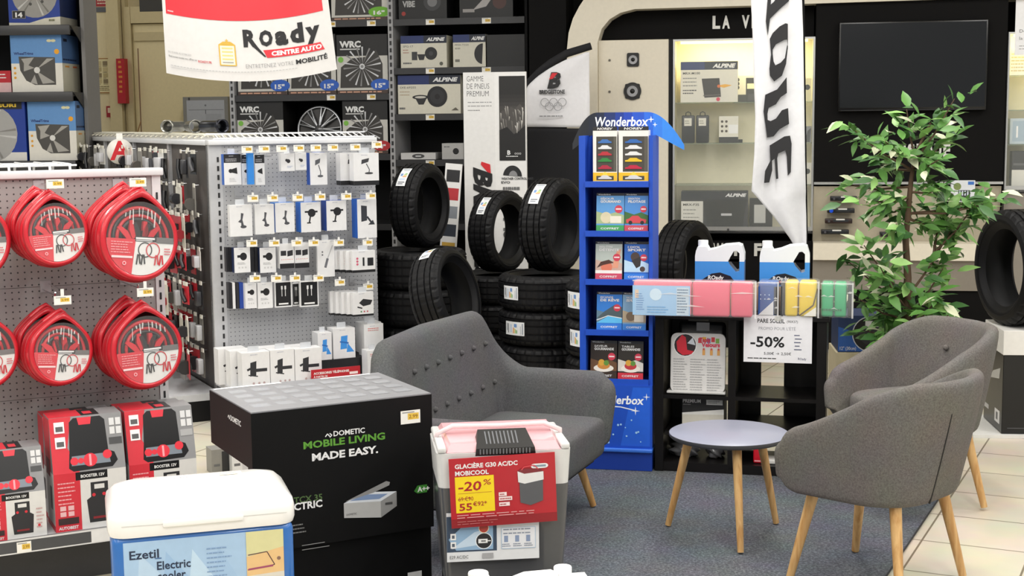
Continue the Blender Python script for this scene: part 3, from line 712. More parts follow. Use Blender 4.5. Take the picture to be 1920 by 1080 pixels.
# ------------------------------------------------------------------ screen wash jugs
def jug(name, label, loc, yaw, group, lab, white=False):
    t = thing(name, label, 'jug', loc, yaw, group)
    tw = mat('milky_plastic', '#e8edf2', 0.3, noise=0.02); lb = mat('blue_wash_fluid', '#3f8fdd', 0.25, noise=0.04)
    if white: lb = tw = mat('white_plastic_jug', '#f4f4f3', 0.3)
    Wj, Hl, Dj = 0.235, 0.115, 0.13
    out = [(0.012, 0.0), (Wj - 0.012, 0.0), (Wj, 0.012), (Wj, 0.15), (Wj - 0.012, 0.19), (Wj - 0.03, 0.198), (0.14, 0.192), (0.098, 0.175), (0.065, 0.168), (0.055, 0.185), (0.012, 0.185), (0.004, 0.165), (0.0, 0.14), (0.0, 0.012)]
    def clip(pts, z0, z1):
        def cut(ps, c, up):
            r = []
            for i in range(len(ps)):
                a, b = ps[i], ps[(i + 1) % len(ps)]; ia = (a[1] >= c) == up or a[1] == c; ib = (b[1] >= c) == up or b[1] == c
                if ia: r.append(a)
                if ia != ib and a[1] != b[1]:
                    k = (c - a[1]) / (b[1] - a[1]); r.append((a[0] + (b[0] - a[0]) * k, c))
            return r
        return cut(cut(pts, z0, True), z1, False)
    hole = [(0.168, 0.098), (0.195, 0.065), (0.212, 0.07), (0.212, 0.155), (0.198, 0.168), (0.185, 0.165), (0.158, 0.118)]
    def solid(name, z0, z1, mt):
        bm = bmesh.new(); ps = clip(out, z0, z1)
        vs = [bm.verts.new((x, 0, z)) for x, z in ps]; es = [bm.edges.new((vs[i], vs[(i + 1) % len(vs)])) for i in range(len(vs))]
        hs = clip(hole, z0, z1); hv = [bm.verts.new((x, 0, z)) for x, z in hs]
        open_top = z0 < 0.115 < z1
        es += [bm.edges.new((hv[i], hv[(i + 1) % len(hv)])) for i in range(len(hv))]
        bmesh.ops.triangle_fill(bm, edges=es, use_beauty=True, use_dissolve=False)
        r = bmesh.ops.extrude_face_region(bm, geom=list(bm.faces)); 
        for g in r['geom']:
            if isinstance(g, bmesh.types.BMVert): g.co.y = Dj
        bmesh.ops.recalc_face_normals(bm, faces=bm.faces)
        mb = MB(); mb.bm(bm, mt, False); return mb
    o = solid('j', 0.0, Hl, lb); a = o.build('fluid_body', t); a['label'] = 'blue fluid filled lower body'
    o = solid('j', Hl, 0.3, tw); o.build('handle_shoulder', t)
    m = MB(); m.cyl(0.0235, 0.181, 0.212, mat('white_cap', '#f1f1f0', 0.4), 24, T(0.034, Dj / 2, 0)); 
    for k in range(18): a = 2 * pi * k / 18; m.box(-0.0015, 0.0015, 0.0225, 0.0245, 0.186, 0.21, mat('white_cap', '#f1f1f0', 0.4), 0, 1, T(0.034, Dj / 2, 0) @ RZ(a))
    m.build('cap', t)
    if lab:
        m = MB(); pr = Pr(m, FRONT(0, 0, 0), 0.0006); bl_ = K('#1b1e28', 0.3)
        pr.poly([(0.012, 0.006), (0.2, 0.006), (0.17, 0.045), (0.12, 0.062), (0.08, 0.056), (0.04, 0.03)], bl_)
        pr.text('ROady', 0.062, 0.028, 0.019, wh, w=0.075, bold=0.03, shear=0.1); pr.rect(0.085, 0.017, 0.135, 0.025, K('#c8313a')); m.build('front_label', t)['label'] = 'dark front label with white and red lettering'
    return t
c = P(868, 1074, 3.35)
jug('screen_wash_jug', 'white jug at the bottom edge, left of the other white jug', (c.x, c.y - .06, c.z - 0.212), radians(-2), 'white jugs at the front', False, True)
c = P(1055, 1062, 3.8)
jug('screen_wash_jug', 'white jug at the bottom edge, right of the other white jug', (c.x - 0.07, c.y + .022, c.z - 0.212), radians(-80), 'white jugs at the front', False, True)
zt = c.z - 0.214
m = MB(); a = P(868, 1074, 3.35); 
m.box(a.x - .01, a.x + .27, a.y - .08, a.y + .09, 0.0105, a.z - 0.214, pl, 0.005); o = m.build('display_plinth'); tag(o, 'black plinth below the left white jug', 'plinth')
m = MB(); m.box(c.x - .07, c.x + .12, c.y - .23, c.y + .02, 0.0105, c.z - 0.214, pl, 0.005); o = m.build('display_plinth'); tag(o, 'black plinth below the right white jug', 'plinth')
# ================================================================== BLUE GIFT BOX STAND
SF = Frame(G(1087, 882), radians(-12)); SWd = 0.352; SDp = 0.28
stb = mat('blue_card', '#1d4fc0', 0.42); stdk = mat('deep_blue_card', '#123a9c', 0.5)
def spx(px, py, y=0.0): return SF.px(px, py, y)
t = thing('gift_box_stand', 'tall blue card display stand of gift boxes with a curved header', 'display stand', SF.w(0, 0, 0), SF.a)
m = MB()
ztop = spx(1100, 255)[1]; zs = [spx(1160, y)[1] for y in (345, 438, 529, 624, 716)]
m.box(0, 0.03, 0.02, SDp, 0.1, ztop, stb); m.build('side_panel', t)
m = MB(); m.box(SWd - 0.018, SWd, 0.02, SDp, 0.1, ztop, stb); m.build('side_panel', t)
m = MB(); m.box(0.03, SWd - 0.018, SDp - 0.02, SDp, 0.1, ztop, stdk); m.build('back_panel', t)
for z in zs:
    m = MB(); m.box(0.03, SWd - 0.018, 0.015, SDp - 0.02, z - 0.014, z, stdk)
    m.box(0.03, SWd - 0.018, 0.008, 0.016, z - 0.016, z + 0.012, stb); m.build('shelf', t)
m = MB(); m.box(-0.005, SWd, 0.0, SDp, 0.0105, 0.10, stdk); m.box(-0.008, SWd + 0.002, -0.012, SDp, 0.10, 0.118, mat('blue_ledge', '#3b74dc', 0.35), 0.004); m.build('base', t)
m = MB(); zl = zs[-1] - 0.016; m.box(0.0, SWd, 0.004, 0.02, 0.118, zl, stb)
pr = Pr(m, FRONT(0, 0.004, 0)); gl = K('#2a63d8', 0.3); st = K('#f2f6ff')
pr.poly([(0.20, .13), (SWd - .01, .13), (SWd - .01, zl - .01), (0.26, zl - .01)], gl)
pr.text('Wonderbox', 0.035, zl - 0.092, 0.040, st, w=0.275, bold=0.025, shear=0.15)
pr.line([(0.02, zl - 0.118), (0.12, zl - 0.104), (0.2, zl - 0.107), (0.27, zl - 0.122)], 0.005, st)
for u, v, r in ((0.272, zl - .124, .022), (0.325, zl - .055, .018)):
    pr.poly([(u + r * (1 if k % 2 == 0 else .18) * cos(k * pi / 4), v + r * (1 if k % 2 == 0 else .18) * sin(k * pi / 4)) for k in range(8)], st)
rd_ = random.Random(3)
for k in range(16): pr.disc(0.06 + .27 * rd_.random(), .14 + (zl - .30) * rd_.random(), 0.003 + .003 * rd_.random(), K('#9fd0ff'), 8)
m.build('lower_front', t)['label'] = 'starry blue front with white script lettering'
# curved header: a bent card with a rounded outline
hx0, hx1 = -0.07, 0.475; hz0 = ztop - 0.06; N = 40; rows = []
m = MB()
def hdr(u):
    x = hx0 + (hx1 - hx0) * u; y = 0.112 + 0.16 * (abs(u - .48) * 2) ** 2.4
    zt_ = ztop + 0.11 - 0.16 * max(0, (u - .70) / .30) ** 2 - 0.15 * max(0, (.26 - u) / .26) ** 2
    zb_ = ztop + 0.0 + (-0.075 * max(0, (u - .78) / .22)) - 0.07 * max(0, (.2 - u) / .2)
    return x, y, zb_, zt_
for i in range(N):
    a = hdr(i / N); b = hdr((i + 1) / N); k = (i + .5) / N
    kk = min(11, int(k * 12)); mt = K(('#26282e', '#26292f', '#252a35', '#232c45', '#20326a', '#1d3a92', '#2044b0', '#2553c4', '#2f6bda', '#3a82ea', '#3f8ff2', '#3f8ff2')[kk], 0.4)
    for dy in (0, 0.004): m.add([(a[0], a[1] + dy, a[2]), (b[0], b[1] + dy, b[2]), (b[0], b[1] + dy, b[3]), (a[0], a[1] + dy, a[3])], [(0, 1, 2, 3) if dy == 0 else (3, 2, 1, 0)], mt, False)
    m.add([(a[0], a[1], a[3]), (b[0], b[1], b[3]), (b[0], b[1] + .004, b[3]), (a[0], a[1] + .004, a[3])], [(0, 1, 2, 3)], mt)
vs, fs = glyphs('Wonderbox', 0.02); xs = [p[0] for p in vs]; x0, x1 = min(xs), max(xs); out = []
for x, y in vs:
    u = (0.055 + (x - x0) / (x1 - x0) * 0.26 + y * .008 - hx0) / (hx1 - hx0); h = hdr(u); out.append((h[0], h[1] - 0.0012, ztop + 0.045 + y * 0.062))
m.add(out, fs, st); pr = Pr(m, FRONT(0, 0.111, 0))
for u, v, r in ((0.333, ztop + .075, .016), (0.352, ztop + .05, .012)): pr.poly([(u + r * (1 if k % 2 == 0 else .25) * cos(k * pi / 4), v + r * (1 if k % 2 == 0 else .25) * sin(k * pi / 4)) for k in range(8)], st)
m.build('curved_header', t)['label'] = 'curved blue header with white script lettering'
m = MB(); m.box(0.03, SWd - 0.03, 0.235, 0.247, ztop - 0.05, ztop + 0.02, stdk); m.build('header_bracket', t)

# toy car boxes on the top shelf
def toybox(label, px0, px1, i):
    x0, _ = spx(px0, 340, 0.03); x1, _ = spx(px1, 340, 0.03); w = x1 - x0; h = 0.25
    t = thing('toy_car_box', label, 'toy box', SF.w(x0, 0.03, zs[0] + 0.001), SF.a, 'toy car boxes on the blue stand')
    m = MB(); wc = mat('white_card', '#eceae6', 0.5); m.box(0, w, 0, 0.075, 0, h, wc); pr = Pr(m, FRONT(0, 0, 0))
    pr.rect(0, .012, w, .052, K('#f2bf2f')); pr.rect(w * .14, .056, w * .86, h - .028, K('#4a4741')); pr.rect(w * .14, .016, w * .86, .036, K('#4a4741'))
    pr.disc(w / 2, .044, .011, K('#f6d34f')); pr.rect(0, h, w, h + .018, K('#2b2b2d')); pr.text('NOREV', w * .18, h + .004, .010, wh, w=w * .62, bold=.03, shear=.2)
    pr.rect(w * .86, .056, w * .98, h - .028, K('#5d5a52'))
    m.box(0, w, 0.0005, 0.002, h, h + .018, K('#2b2b2d')); m.build('printed_box', t)
    for k, (z, c) in enumerate(((.018, '#d9d9d9'), (.066, ('#b0354a', '#c02f4a')[i]), (.100, ('#3c8a48', '#e7c235')[i]), (.130, ('#b93a44', '#e5e5e5')[i]), (.160, '#e4e4e6'), (.188, ('#4a76b8', '#3f6db5')[i]))):
        b = MB(); mt = K(c, 0.25); L = w * .56; u = w * .22
        b.prism([(u, z + .003), (u + L, z + .003), (u + L, z + .010), (u + L * .85, z + .013), (u + L * .68, z + .021), (u + L * .3, z + .021), (u + L * .15, z + .012), (u, z + .010)], -0.004, -0.0035 + .0015, mt)
        for q in (.2, .8): b.cyl(.004, -.006, -.001, K('#1d1d1f'), 10, T(u + L * q, -.0005, z + .004) @ RX(radians(90)) @ T(0, 0, 0.0) )
        o = b.build('toy_car', t)
    return t
toybox('white and yellow box of toy cars, left one on top of the blue stand', 1112, 1157, 0)
toybox('white and yellow box of toy cars, right one on top of the blue stand', 1160, 1216, 1)

def giftbox(label, px0, px1, shelf, c):
    "c: sky, land, accent, band, subject"
    x0, _ = spx(px0, 430, 0.05); x1, _ = spx(px1, 430, 0.05); w = x1 - x0; h = 0.187
    t = thing('gift_box', label, 'gift box', SF.w(x0, 0.045, zs[shelf] + 0.003), SF.a, 'gift boxes in the blue stand')
    m = MB(); m.M = RX(radians(-7)); m.box(0, w, 0, 0.03, 0.004, h, K(c[0])); pr = Pr(m, FRONT(0, 0, 0.004)); h -= .004
    pr.rect(0, h * .93, w, h, K('#191c26')); pr.text('Wonderbox', w * .06, h * .945, h * .035, wh, w=w * .45)
    pr.poly([(0, h * .2), (w, h * .2), (w, h * .42), (w * .7, h * .5), (w * .4, h * .44), (0, h * .52)], K(c[1]))
    k = c[4]
    if k == 'car': pr.poly([(w * .08, h * .22), (w * .9, h * .22), (w * .93, h * .31), (w * .7, h * .34), (w * .58, h * .41), (w * .33, h * .41), (w * .2, h * .34), (w * .06, h * .31)], K(c[2])); pr.disc(w * .25, h * .23, h * .05, K('#222222')); pr.disc(w * .75, h * .23, h * .05, K('#222222'))
    elif k == 'face': pr.disc(w * .42, h * .33, h * .15, K('#d9795f')); pr.poly([(w * .05, h * .3), (w * .2, h * .46), (w * .5, h * .52), (w * .7, h * .44), (w * .3, h * .38)], K('#4a2a22')); pr.poly([(w * .62, h * .3), (w * .8, h * .75), (w * .95, h * .8), (w * .85, h * .3)], K('#e09c80')); pr.rect(0, h * .14, w, h * .24, K('#f1ece8'))
    elif k == 'dive': pr.disc(w * .45, h * .6, h * .12, K(c[2])); pr.poly([(w * .3, h * .5), (w * .7, h * .62), (w * .66, h * .36), (w * .5, h * .3)], K('#2e2a2c')); pr.disc(w * .75, h * .28, h * .07, K(c[2]))
    elif k == 'pool': pr.poly([(0, h * .3), (w * .3, h * .48), (w * .7, h * .66), (w, h * .6), (w, h * .3)], K('#4a5a62')); pr.poly([(w * .0, h * .18), (w, h * .18), (w, h * .3), (w * .45, h * .36)], K('#5fc0f2')); pr.line([(0, h * .25), (w * .45, h * .37), (w, h * .31)], h * .02, wh)
    elif k == 'food': pr.disc(w * .5, h * .27, w * .38, K('#ece6dc'), 20, h * .1); pr.disc(w * .5, h * .34, w * .24, K(c[2]), 16, h * .1); pr.disc(w * .42, h * .42, w * .12, K('#d7a23c')); pr.disc(w * .6, h * .41, w * .1, K('#5f8f3a'))
    else: pr.disc(w * .35, h * .36, w * .2, K(c[2])); pr.rect(w * .5, h * .22, w * .9, h * .4, K('#e8e2d2'))
    pr.rect(0, 0, w, h * .16, K(c[3])); pr.text('COFFRET', w * .16, h * .05, h * .05, wh, w=w * .66, bold=.02)
    pr.text(c[5][0], w * .14, h * .83, h * .05, wh, w=w * .5, bold=.02); pr.text(c[5][1], w * .14, h * .75, h * .06, wh, w=w * .74, bold=.04)
    pr.disc(w * .8, h * .58, w * .14, K('#cf3a52')); pr.rect(w * .7, h * .565, w * .9, h * .6, K('#f4dfe2'))
    m.M = Matrix(); h_ = 0.187; m.box(0.01, w - 0.01, 0.045, 0.052, 0, 0.10, K(c[0])); m.build('printed_carton', t)
    pl_ = MB(); pl_.hexa([(0.012, 0.034, 0.10), (w - .012, .034, .10), (w - .012, .05, .09), (.012, .05, .09)], [(0.012, 0.034, 0.11), (w - .012, .034, .11), (w - .012, .05, .1), (.012, .05, .1)], K(c[0])); pl_.build('prop_flap', t)
    return t
giftbox('sky blue gift box with a green lower band, top left of the gift boxes', 1118, 1170, 1, ('#5f9fdc', '#a8b98a', '#d9cfae', '#3fa05a', 'plate', ('SÉJOUR', 'GOURMAND')))
giftbox('gift box with a red sports car, top right of the gift boxes', 1171, 1215, 1, ('#4f8fd6', '#3d6b35', '#d0464f', '#cf4a5c', 'car', ('SENSATION', 'PILOTAGE')))
giftbox('gift box with a resting face and pink band, left of the diving box', 1116, 1166, 2, ('#b9c3bd', '#c9a99b', '#d9795f', '#cf4a66', 'face', ('BIEN ÊTRE', 'DÉTENTE')))
giftbox('gift box with dark divers against bright blue, right in the middle', 1170, 1216, 2, ('#1f66c4', '#bcdcf4', '#4a3a36', '#2f7fe0', 'dive', ('100%', 'SPORT')))
giftbox('gift box with a pool below a rocky hill', 1118, 1166, 3, ('#2f7fd8', '#5f7f95', '#4a5a62', '#2f7fe0', 'pool', ('ESCAPADE', 'DE RÊVE')))
giftbox('gift box with a seaside terrace, right of the pool gift box', 1167, 1211, 3, ('#7fa9cc', '#b9a98f', '#7d6a55', '#3a86d8', 'terrace', ('VACANCES', 'SUD')))
giftbox('black gift box with a golden burger, lowest on the left', 1106, 1156, 4, ('#2b211c', '#6b4a30', '#c9863c', '#3a2a20', 'food', ('SAVEUR', 'GOURMANDE')))
giftbox('gift box with a plate of red fruit and a red band, lowest on the right', 1158, 1206, 4, ('#2b2622', '#d9d3cb', '#c0373f', '#cf2f3f', 'food', ('TABLES', 'GOURMANDES')))

# ================================================================== BLACK SHELF UNIT
KF = Frame(G(1228, 886), radians(-14)); KW = 0.80; KD = 0.33
kt = KF.px(1224, 588)[1]; km = mat('black_brown_veneer', '#131111', 0.36, spec=0.3)
t = thing('shelf_unit', 'low black brown open shelf unit between the blue stand and the plant', 'shelf unit', KF.w(0, 0, 0), KF.a)
def bxp(name, *a):
    m = MB(); m.box(*a); return m.build(name, t)
dv = KF.px(1372, 700)[0]
bxp('top_board', 0, KW + 0.012, -0.012, KD, kt - 0.022, kt, km, 0.002, 1)
bxp('side_board', 0, 0.04, 0, KD, 0.0105, kt - 0.022, km); bxp('side_board', KW - 0.045, KW, 0, KD, 0.0105, kt - 0.022, km)
bxp('divider', dv - 0.018, dv + 0.018, 0.004, KD, 0.04, kt - 0.022, km)
bxp('plinth_board', 0.04, KW - 0.045, 0.008, KD, 0.0105, 0.055, km)
zl1 = KF.px(1300, 742)[1]; zr1 = KF.px(1450, 747)[1]; zr2 = KF.px(1450, 805)[1]
bxp('shelf', 0.04, dv - 0.018, 0.004, KD - .01, zl1 - 0.018, zl1, km); bxp('shelf', dv + 0.018, KW - 0.045, 0.004, KD - .01, zr1 - 0.018, zr1, km)
bxp('shelf', dv + 0.018, KW - 0.045, 0.004, KD - .01, zr2 - 0.018, zr2, km)
x, z = KF.px(1430, 700, KD)
bxp('back_board', dv + 0.018, dv + 0.115, KD - .008, KD, 0.06, kt - .03, km); bxp('back_board', KW - 0.21, KW - 0.045, KD - .008, KD, 0.06, kt - .03, km); bxp('back_board', 0.04, 0.12, KD - .008, KD, 0.06, kt - .03, km)

# paper sign taped to the front
t = thing('paper_sign', 'white paper sign reading PARE SOLEIL -50% taped to the shelf unit', 'sign', KF.w(0, -0.016, 0), KF.a)
(x0, z0), (x1, _), (_, z1) = KF.px(1394, 678, -.016), KF.px(1522, 682, -.016), KF.px(1394, 590, -.016); w = x1 - x0; h = z1 - z0
m = MB(); m.box(x0, x1, -0.0006, 0.0006, z0, z1, K('#eeeef2')); pr = Pr(m, FRONT(x0, -0.0006, z0)); ik = K('#17171a')
pr.text('PARE SOLEIL', w * .2, h * .84, h * .085, ik, w=w * .4, bold=.02); pr.text('(90X37)', w * .63, h * .85, h * .05, ik, w=w * .16)
pr.text("PROMO POUR L'ÉTÉ", w * .22, h * .69, h * .065, K('#9a9aa2'), w=w * .54)
pr.text('-50%', w * .1, h * .33, h * .215, ik, w=w * .5, bold=.02); pr.text('5,00€ → 2,50€', w * .3, h * .165, h * .055, ik, w=w * .4)
pr.lines(w * .06, h * .075, w * .5, 1, .01, h * .02, K('#444444'), 1); pr.text('ROady', w * .8, h * .07, h * .05, K('#444466'), w=w * .12)
for k in range(5): pr.rect(w * (.74 + .01 * (k % 2)), h * (.58 - .075 * k), w * (.82 + .015 * ((k * 2) % 3)), h * (.598 - .075 * k), K('#5a5f7a'))
m.build('printed_sheet', t)
m = MB(); m.box(x0 + w * .45, x0 + w * .55, -0.001, 0.0035, z1 - .026, z1 - .003, mat('clear_tape', '#e6e6e0', 0.2, alpha=0.6)); m.build('tape_strip', t)

# sun shades packed in film along the top
def shade(name, label, px0, py0, px1, py1, y0, dep, cols, prints):
    (x0, _), (x1, _) = KF.px(px0, py0, y0), KF.px(px1, py0, y0); z1 = KF.px(px0, py1, y0)[1]; h = z1 - kt
    t = thing(name, label, 'sun shade', KF.w(x0, y0, kt + 0.001), KF.a, 'sun shades in film on the shelf unit'); w = x1 - x0
    fu = 0
    for i, (f0, f1, c) in enumerate(cols):
        m = MB(); m.box(w * f0 + .004, w * f1 - .002, 0.004, dep, 0.004, h - .006, K(c, 0.35), 0.012, 3); m.build('folded_panel', t)
    m = MB(); pr = Pr(m, FRONT(0, 0.002, 0), 0.0003); prints(pr, w, h); 
    if m.v: m.build('insert_card', t)
    m = MB(); m.box(0, w, 0, dep + .004, 0, h, GLASSY, 0.014, 2); rd = random.Random(px0)
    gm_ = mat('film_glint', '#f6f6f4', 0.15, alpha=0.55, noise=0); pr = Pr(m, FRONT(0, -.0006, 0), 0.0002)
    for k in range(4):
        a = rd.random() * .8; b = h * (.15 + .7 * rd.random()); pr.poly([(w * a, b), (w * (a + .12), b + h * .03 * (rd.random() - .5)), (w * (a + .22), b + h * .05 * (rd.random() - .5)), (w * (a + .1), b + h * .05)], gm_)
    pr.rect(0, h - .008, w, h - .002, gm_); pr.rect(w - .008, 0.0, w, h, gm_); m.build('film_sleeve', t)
    return t
def pr_blue(pr, w, h):
    pr.rect(0, .006, w * .47, h * .84, K('#a5cdf0', .3)); pr.rect(w * .02, h * .5, w * .05, h * .72, K('#e9c9a8')); pr.lines(w * .03, h * .6, w * .1, 8, h * .06, h * .02, K('#4a86c4'), 2); pr.disc(w * .19, h * .6, w * .05, K('#d5ebfb', .3), 12)
    pr.rect(w * .36, .008, w * .46, h * .8, K('#c9d9e6', .3)); pr.lines(w * .365, h * .72, w * .46, 9, h * .075, h * .025, K('#6b7f95'), 3); pr.lines(w * .12, h * .25, w * .33, 3, h * .07, h * .025, K('#7fb0dc'), 6)
shade('sun_shade', 'pink folded sun shade with a pale blue card, longest pack on the shelf unit', 1186, 586, 1418, 524, -.105, .066, ((0, .48, '#ee7d90'), (.48, .79, '#ee5f78'), (.79, .97, '#ee5f78')), pr_blue)
def pr_navy(pr, w, h): pr.rect(w * .03, .008, w * .97, h * .86, K('#2a4a80', .3)); pr.rect(w * .05, .01, w * .75, h * .85, K('#24559f', .3)); pr.poly([(w * .05, .008), (w * .75, .008), (w * .75, h * .45)], K('#e6e8ea')); pr.rect(w * .78, .01, w * .96, h * .85, K('#3a3a3c', .3)); [pr.disc(w * (.15 + .2 * (k % 3)), h * (.5 + .12 * (k // 3)), .003, K('#cfe0f2'), 6) for k in range(6)]
shade('sun_shade', 'narrow navy blue and white sun shade pack between the pink and yellow ones', 1420, 583, 1460, 528, -.02, .14, ((0, .96, '#24559f'),), pr_navy)
def pr_yel(pr, w, h): pr.rect(w * .02, .008, w * .08, h * .85, K('#3a3a3c', .3)); pr.poly([(w * .6, .008), (w * .92, .008), (w * .92, h * .3)], K('#f2f0e4')); pr.line([(w * .5, .01), (w * .85, h * .35), (w * .95, h * .8)], .006, K('#5a4a20'))
shade('sun_shade', 'bright yellow folded sun shade pack', 1462, 583, 1536, 527, -.03, .14, ((0, .10, '#3a3a3c'), (.1, .46, '#f2d21f'), (.46, .93, '#f2d21f')), pr_yel)
def pr_none(pr, w, h): pr.lines(w * .05, h * .2, w * .7, 1, .01, h * .06, K('#1f7a4a'), 3)
shade('sun_shade', 'green folded sun shade pack beside the plant', 1538, 584, 1600, 530, -.02, .14, ((0, .4, '#25b070'), (.4, .8, '#25b070'), (.8, .98, '#2a2a2c')), pr_none)

x, _ = KF.px(1296, 520, .17); m = MB(); m.box(0, .53, 0, .155, 0, .118, mat('brown_card', '#a98a62', .7), .003); o = m.build('riser_carton'); place(o, KF.w(x, .17, kt + .001), KF.a); tag(o, 'brown carton behind the sun shades carrying the two blue jugs', 'carton')
for lab, px in (('blue and white screen wash jug standing left on the shelf unit', 1303), ('blue and white screen wash jug standing right on the shelf unit', 1424)):
    yy = 0.175; x, _ = KF.px(px, 520, yy)
    jug('screen_wash_jug', lab, KF.w(x, yy, kt + 0.121), KF.a + radians(2), 'screen wash jugs on the shelf unit', True)

# things inside the shelf unit
(x0, z0), (x1, _), (_, z1) = KF.px(1252, 740, .03), KF.px(1354, 740, .03), KF.px(1252, 627, .03); w = x1 - x0; h = z1 - zl1
t = thing('sponge_pack', 'white blister pack with a red round picture leaning inside the shelf unit', 'pack', KF.w(x0 + .012, .03, zl1 + .006), KF.a)
m = MB(); m.M = RX(radians(-6)); ol = rrect(0, w, 0.004, h, .03); m.prism([(x, z) for x, z in ol], 0, .03, mat('pale_grey_pack', '#d5d4d3', .3)); pr = Pr(m, FRONT(0, 0, 0))
pr.disc(w * .26, h * .80, w * .215, K('#e9e9e9')); pr.disc(w * .26, h * .80, w * .2, K('#241d20')); pr.poly([(w * .1, h * .85), (w * .2, h * .97), (w * .27, h * .93), (w * .3, h * .72), (w * .42, h * .7), (w * .38, h * .65), (w * .22, h * .63), (w * .12, h * .7)], K('#cf2236')); pr.poly([(w * .3, h * .83), (w * .4, h * .93), (w * .45, h * .8)], K('#cfd6de'))
for k, c in enumerate(('#c7383f', '#e0a838', '#5a78b8', '#c7383f', '#7aa64a')): pr.rect(w * (.5 + .08 * k), h * (.84 + .02 * (k % 2)), w * (.565 + .08 * k), h * (.92 + .02 * (k % 2)), K(c))
pr.text('Tapis', w * .52, h * .86, h * .07, K('#c7384f'), w=w * .2, bold=.05); pr.text('Velours', w * .56, h * .78, h * .07, K('#d0405a'), w=w * .34, bold=.05)
for k in (.58, .72, .85): pr.rect(w * k, h * .64, w * (k + .05), h * .73, K('#d9a05a')); pr.disc(w * (k + .025), h * .74, w * .02, K('#c9504a'))
for c in range(3): pr.lines(w * (.05 + .31 * c), h * .56, w * (.33 + .31 * c), 13, h * .042, h * .014, K('#a9a9aa'), c)
m.build('pack_body', t)
m = MB(); m.box(-.015, w + .005, -.02, .06, 0.0, .012, mat('clear_film_edge', '#dcdcda', .15, alpha=.7), .004); m.build('film_hem', t)
m = MB(); m.M = RX(radians(-6)); m.box(w * .1, w * .98, .05, .09, .003, h + .045, mat('black_bag', '#1b1b1e', .35), .02); pr = Pr(m, FRONT(0, .05, 0)); pr.rect(w * .44, h, w * .68, h + .04, K('#b5b5b8'))
o = m.build('black_bag'); place(o, KF.w(x0 + .01, .055, zl1 + .013), KF.a); tag(o, 'black bagged pack standing behind the white blister pack', 'bag')
(x0, _), (x1, _), (_, z1) = KF.px(1277, 800, .06), KF.px(1355, 800, .06), KF.px(1277, 752, .06); w = x1 - x0
m = MB(); m.box(0, w, 0, .16, 0, .175, K('#2a2a2b')); pr = Pr(m, FRONT(0, 0, 0)); pr.rect(0, 0, w, .09, K('#dcd8cc')); pr.poly([(0, .09), (w, .115), (w, .085), (0, .08)], K('#f1f0ec')); pr.text('PREMIUM', 0.003, .147, .020, wh, w=w * .43, bold=.03); pr.lines(.004, .134, w * .3, 1, .01, .005, K('#888888'), 2); pr.rect(w * .58, .138, w * .97, .172, K('#e9e9e6')); pr.lines(w * .62, .156, w * .92, 2, .009, .003, K('#777777'), 4)
zb1 = KF.px(1277, 805, .06)[1]
bx = MB(); bx.box(0.045, dv - .02, 0.01, KD - .02, zb1 - .017, zb1, km)
o = bx.build('shelf', bpy.data.objects['shelf_unit'])
o = m.build('premium_box'); place(o, KF.w(x0 + .004, .07, zb1 + .002), KF.a); o.scale.z = (zl1 - .024 - zb1) / .176; tag(o, 'black and white box with the word PREMIUM on a low shelf', 'box')
def lumpy(name, label, cx, cy, cz, rx, ry, rz_, mt, seed):
    bm = bmesh.new(); bmesh.ops.create_icosphere(bm, subdivisions=4, radius=1); rd = random.Random(seed)
    ph = [(rd.uniform(2, 5), rd.uniform(2, 5), rd.uniform(2, 5), rd.uniform(0, 6)) for k in range(5)]
    for v in bm.verts:
        n = v.co.normalized(); k = 1 + sum(.07 * sin(a * n.x * 2 + b * n.y * 2 + c * n.z * 2 + d) for a, b, c, d in ph)
        v.co = Vector((n.x * rx * k, n.y * ry * k, max(-rz_ * .7, n.z * rz_ * k)))
    m = MB(); m.bm(bm, mt, True); o = m.build(name); place(o, KF.w(cx, cy, cz + rz_ * .7), KF.a); tag(o, label, 'bag'); return o
gp = mat('grey_film_bag', '#6b6b6e', .2, coat=.5)
x, _ = KF.px(1283, 870, .12); lumpy('wrapped_bag', 'grey film wrapped bundle low in the shelf unit behind the table, left one', x, .15, .057, .07, .06, .046, gp, 3)
x, _ = KF.px(1345, 865, .12); lumpy('wrapped_bag', 'grey film wrapped bundle low in the shelf unit, right of the other bundle', x - .012, .15, .057, .043, .06, .046, gp, 8)
x, _ = KF.px(1412, 868, .05); m = MB(); m.box(0, .05, 0, .06, 0, .078, K('#c8182c', .25), .008); pr = Pr(m, FRONT(0, 0, 0)); pr.rect(.006, .01, .044, .016, K('#e8a0a8')); o = m.build('red_pouch'); place(o, KF.w(x, .05, .056), KF.a); tag(o, 'small shiny red pouch low in the shelf unit behind the table', 'pouch')
x, _ = KF.px(1436, 872, .07); m = MB(); m.box(0, .07, 0, .09, 0, .022, K('#dcdad6'), .004); o = m.build('white_slab'); o.name = 'flat_carton'; place(o, KF.w(x, .05, .056), KF.a); tag(o, 'flat white carton low in the shelf unit beside the red pouch', 'carton')

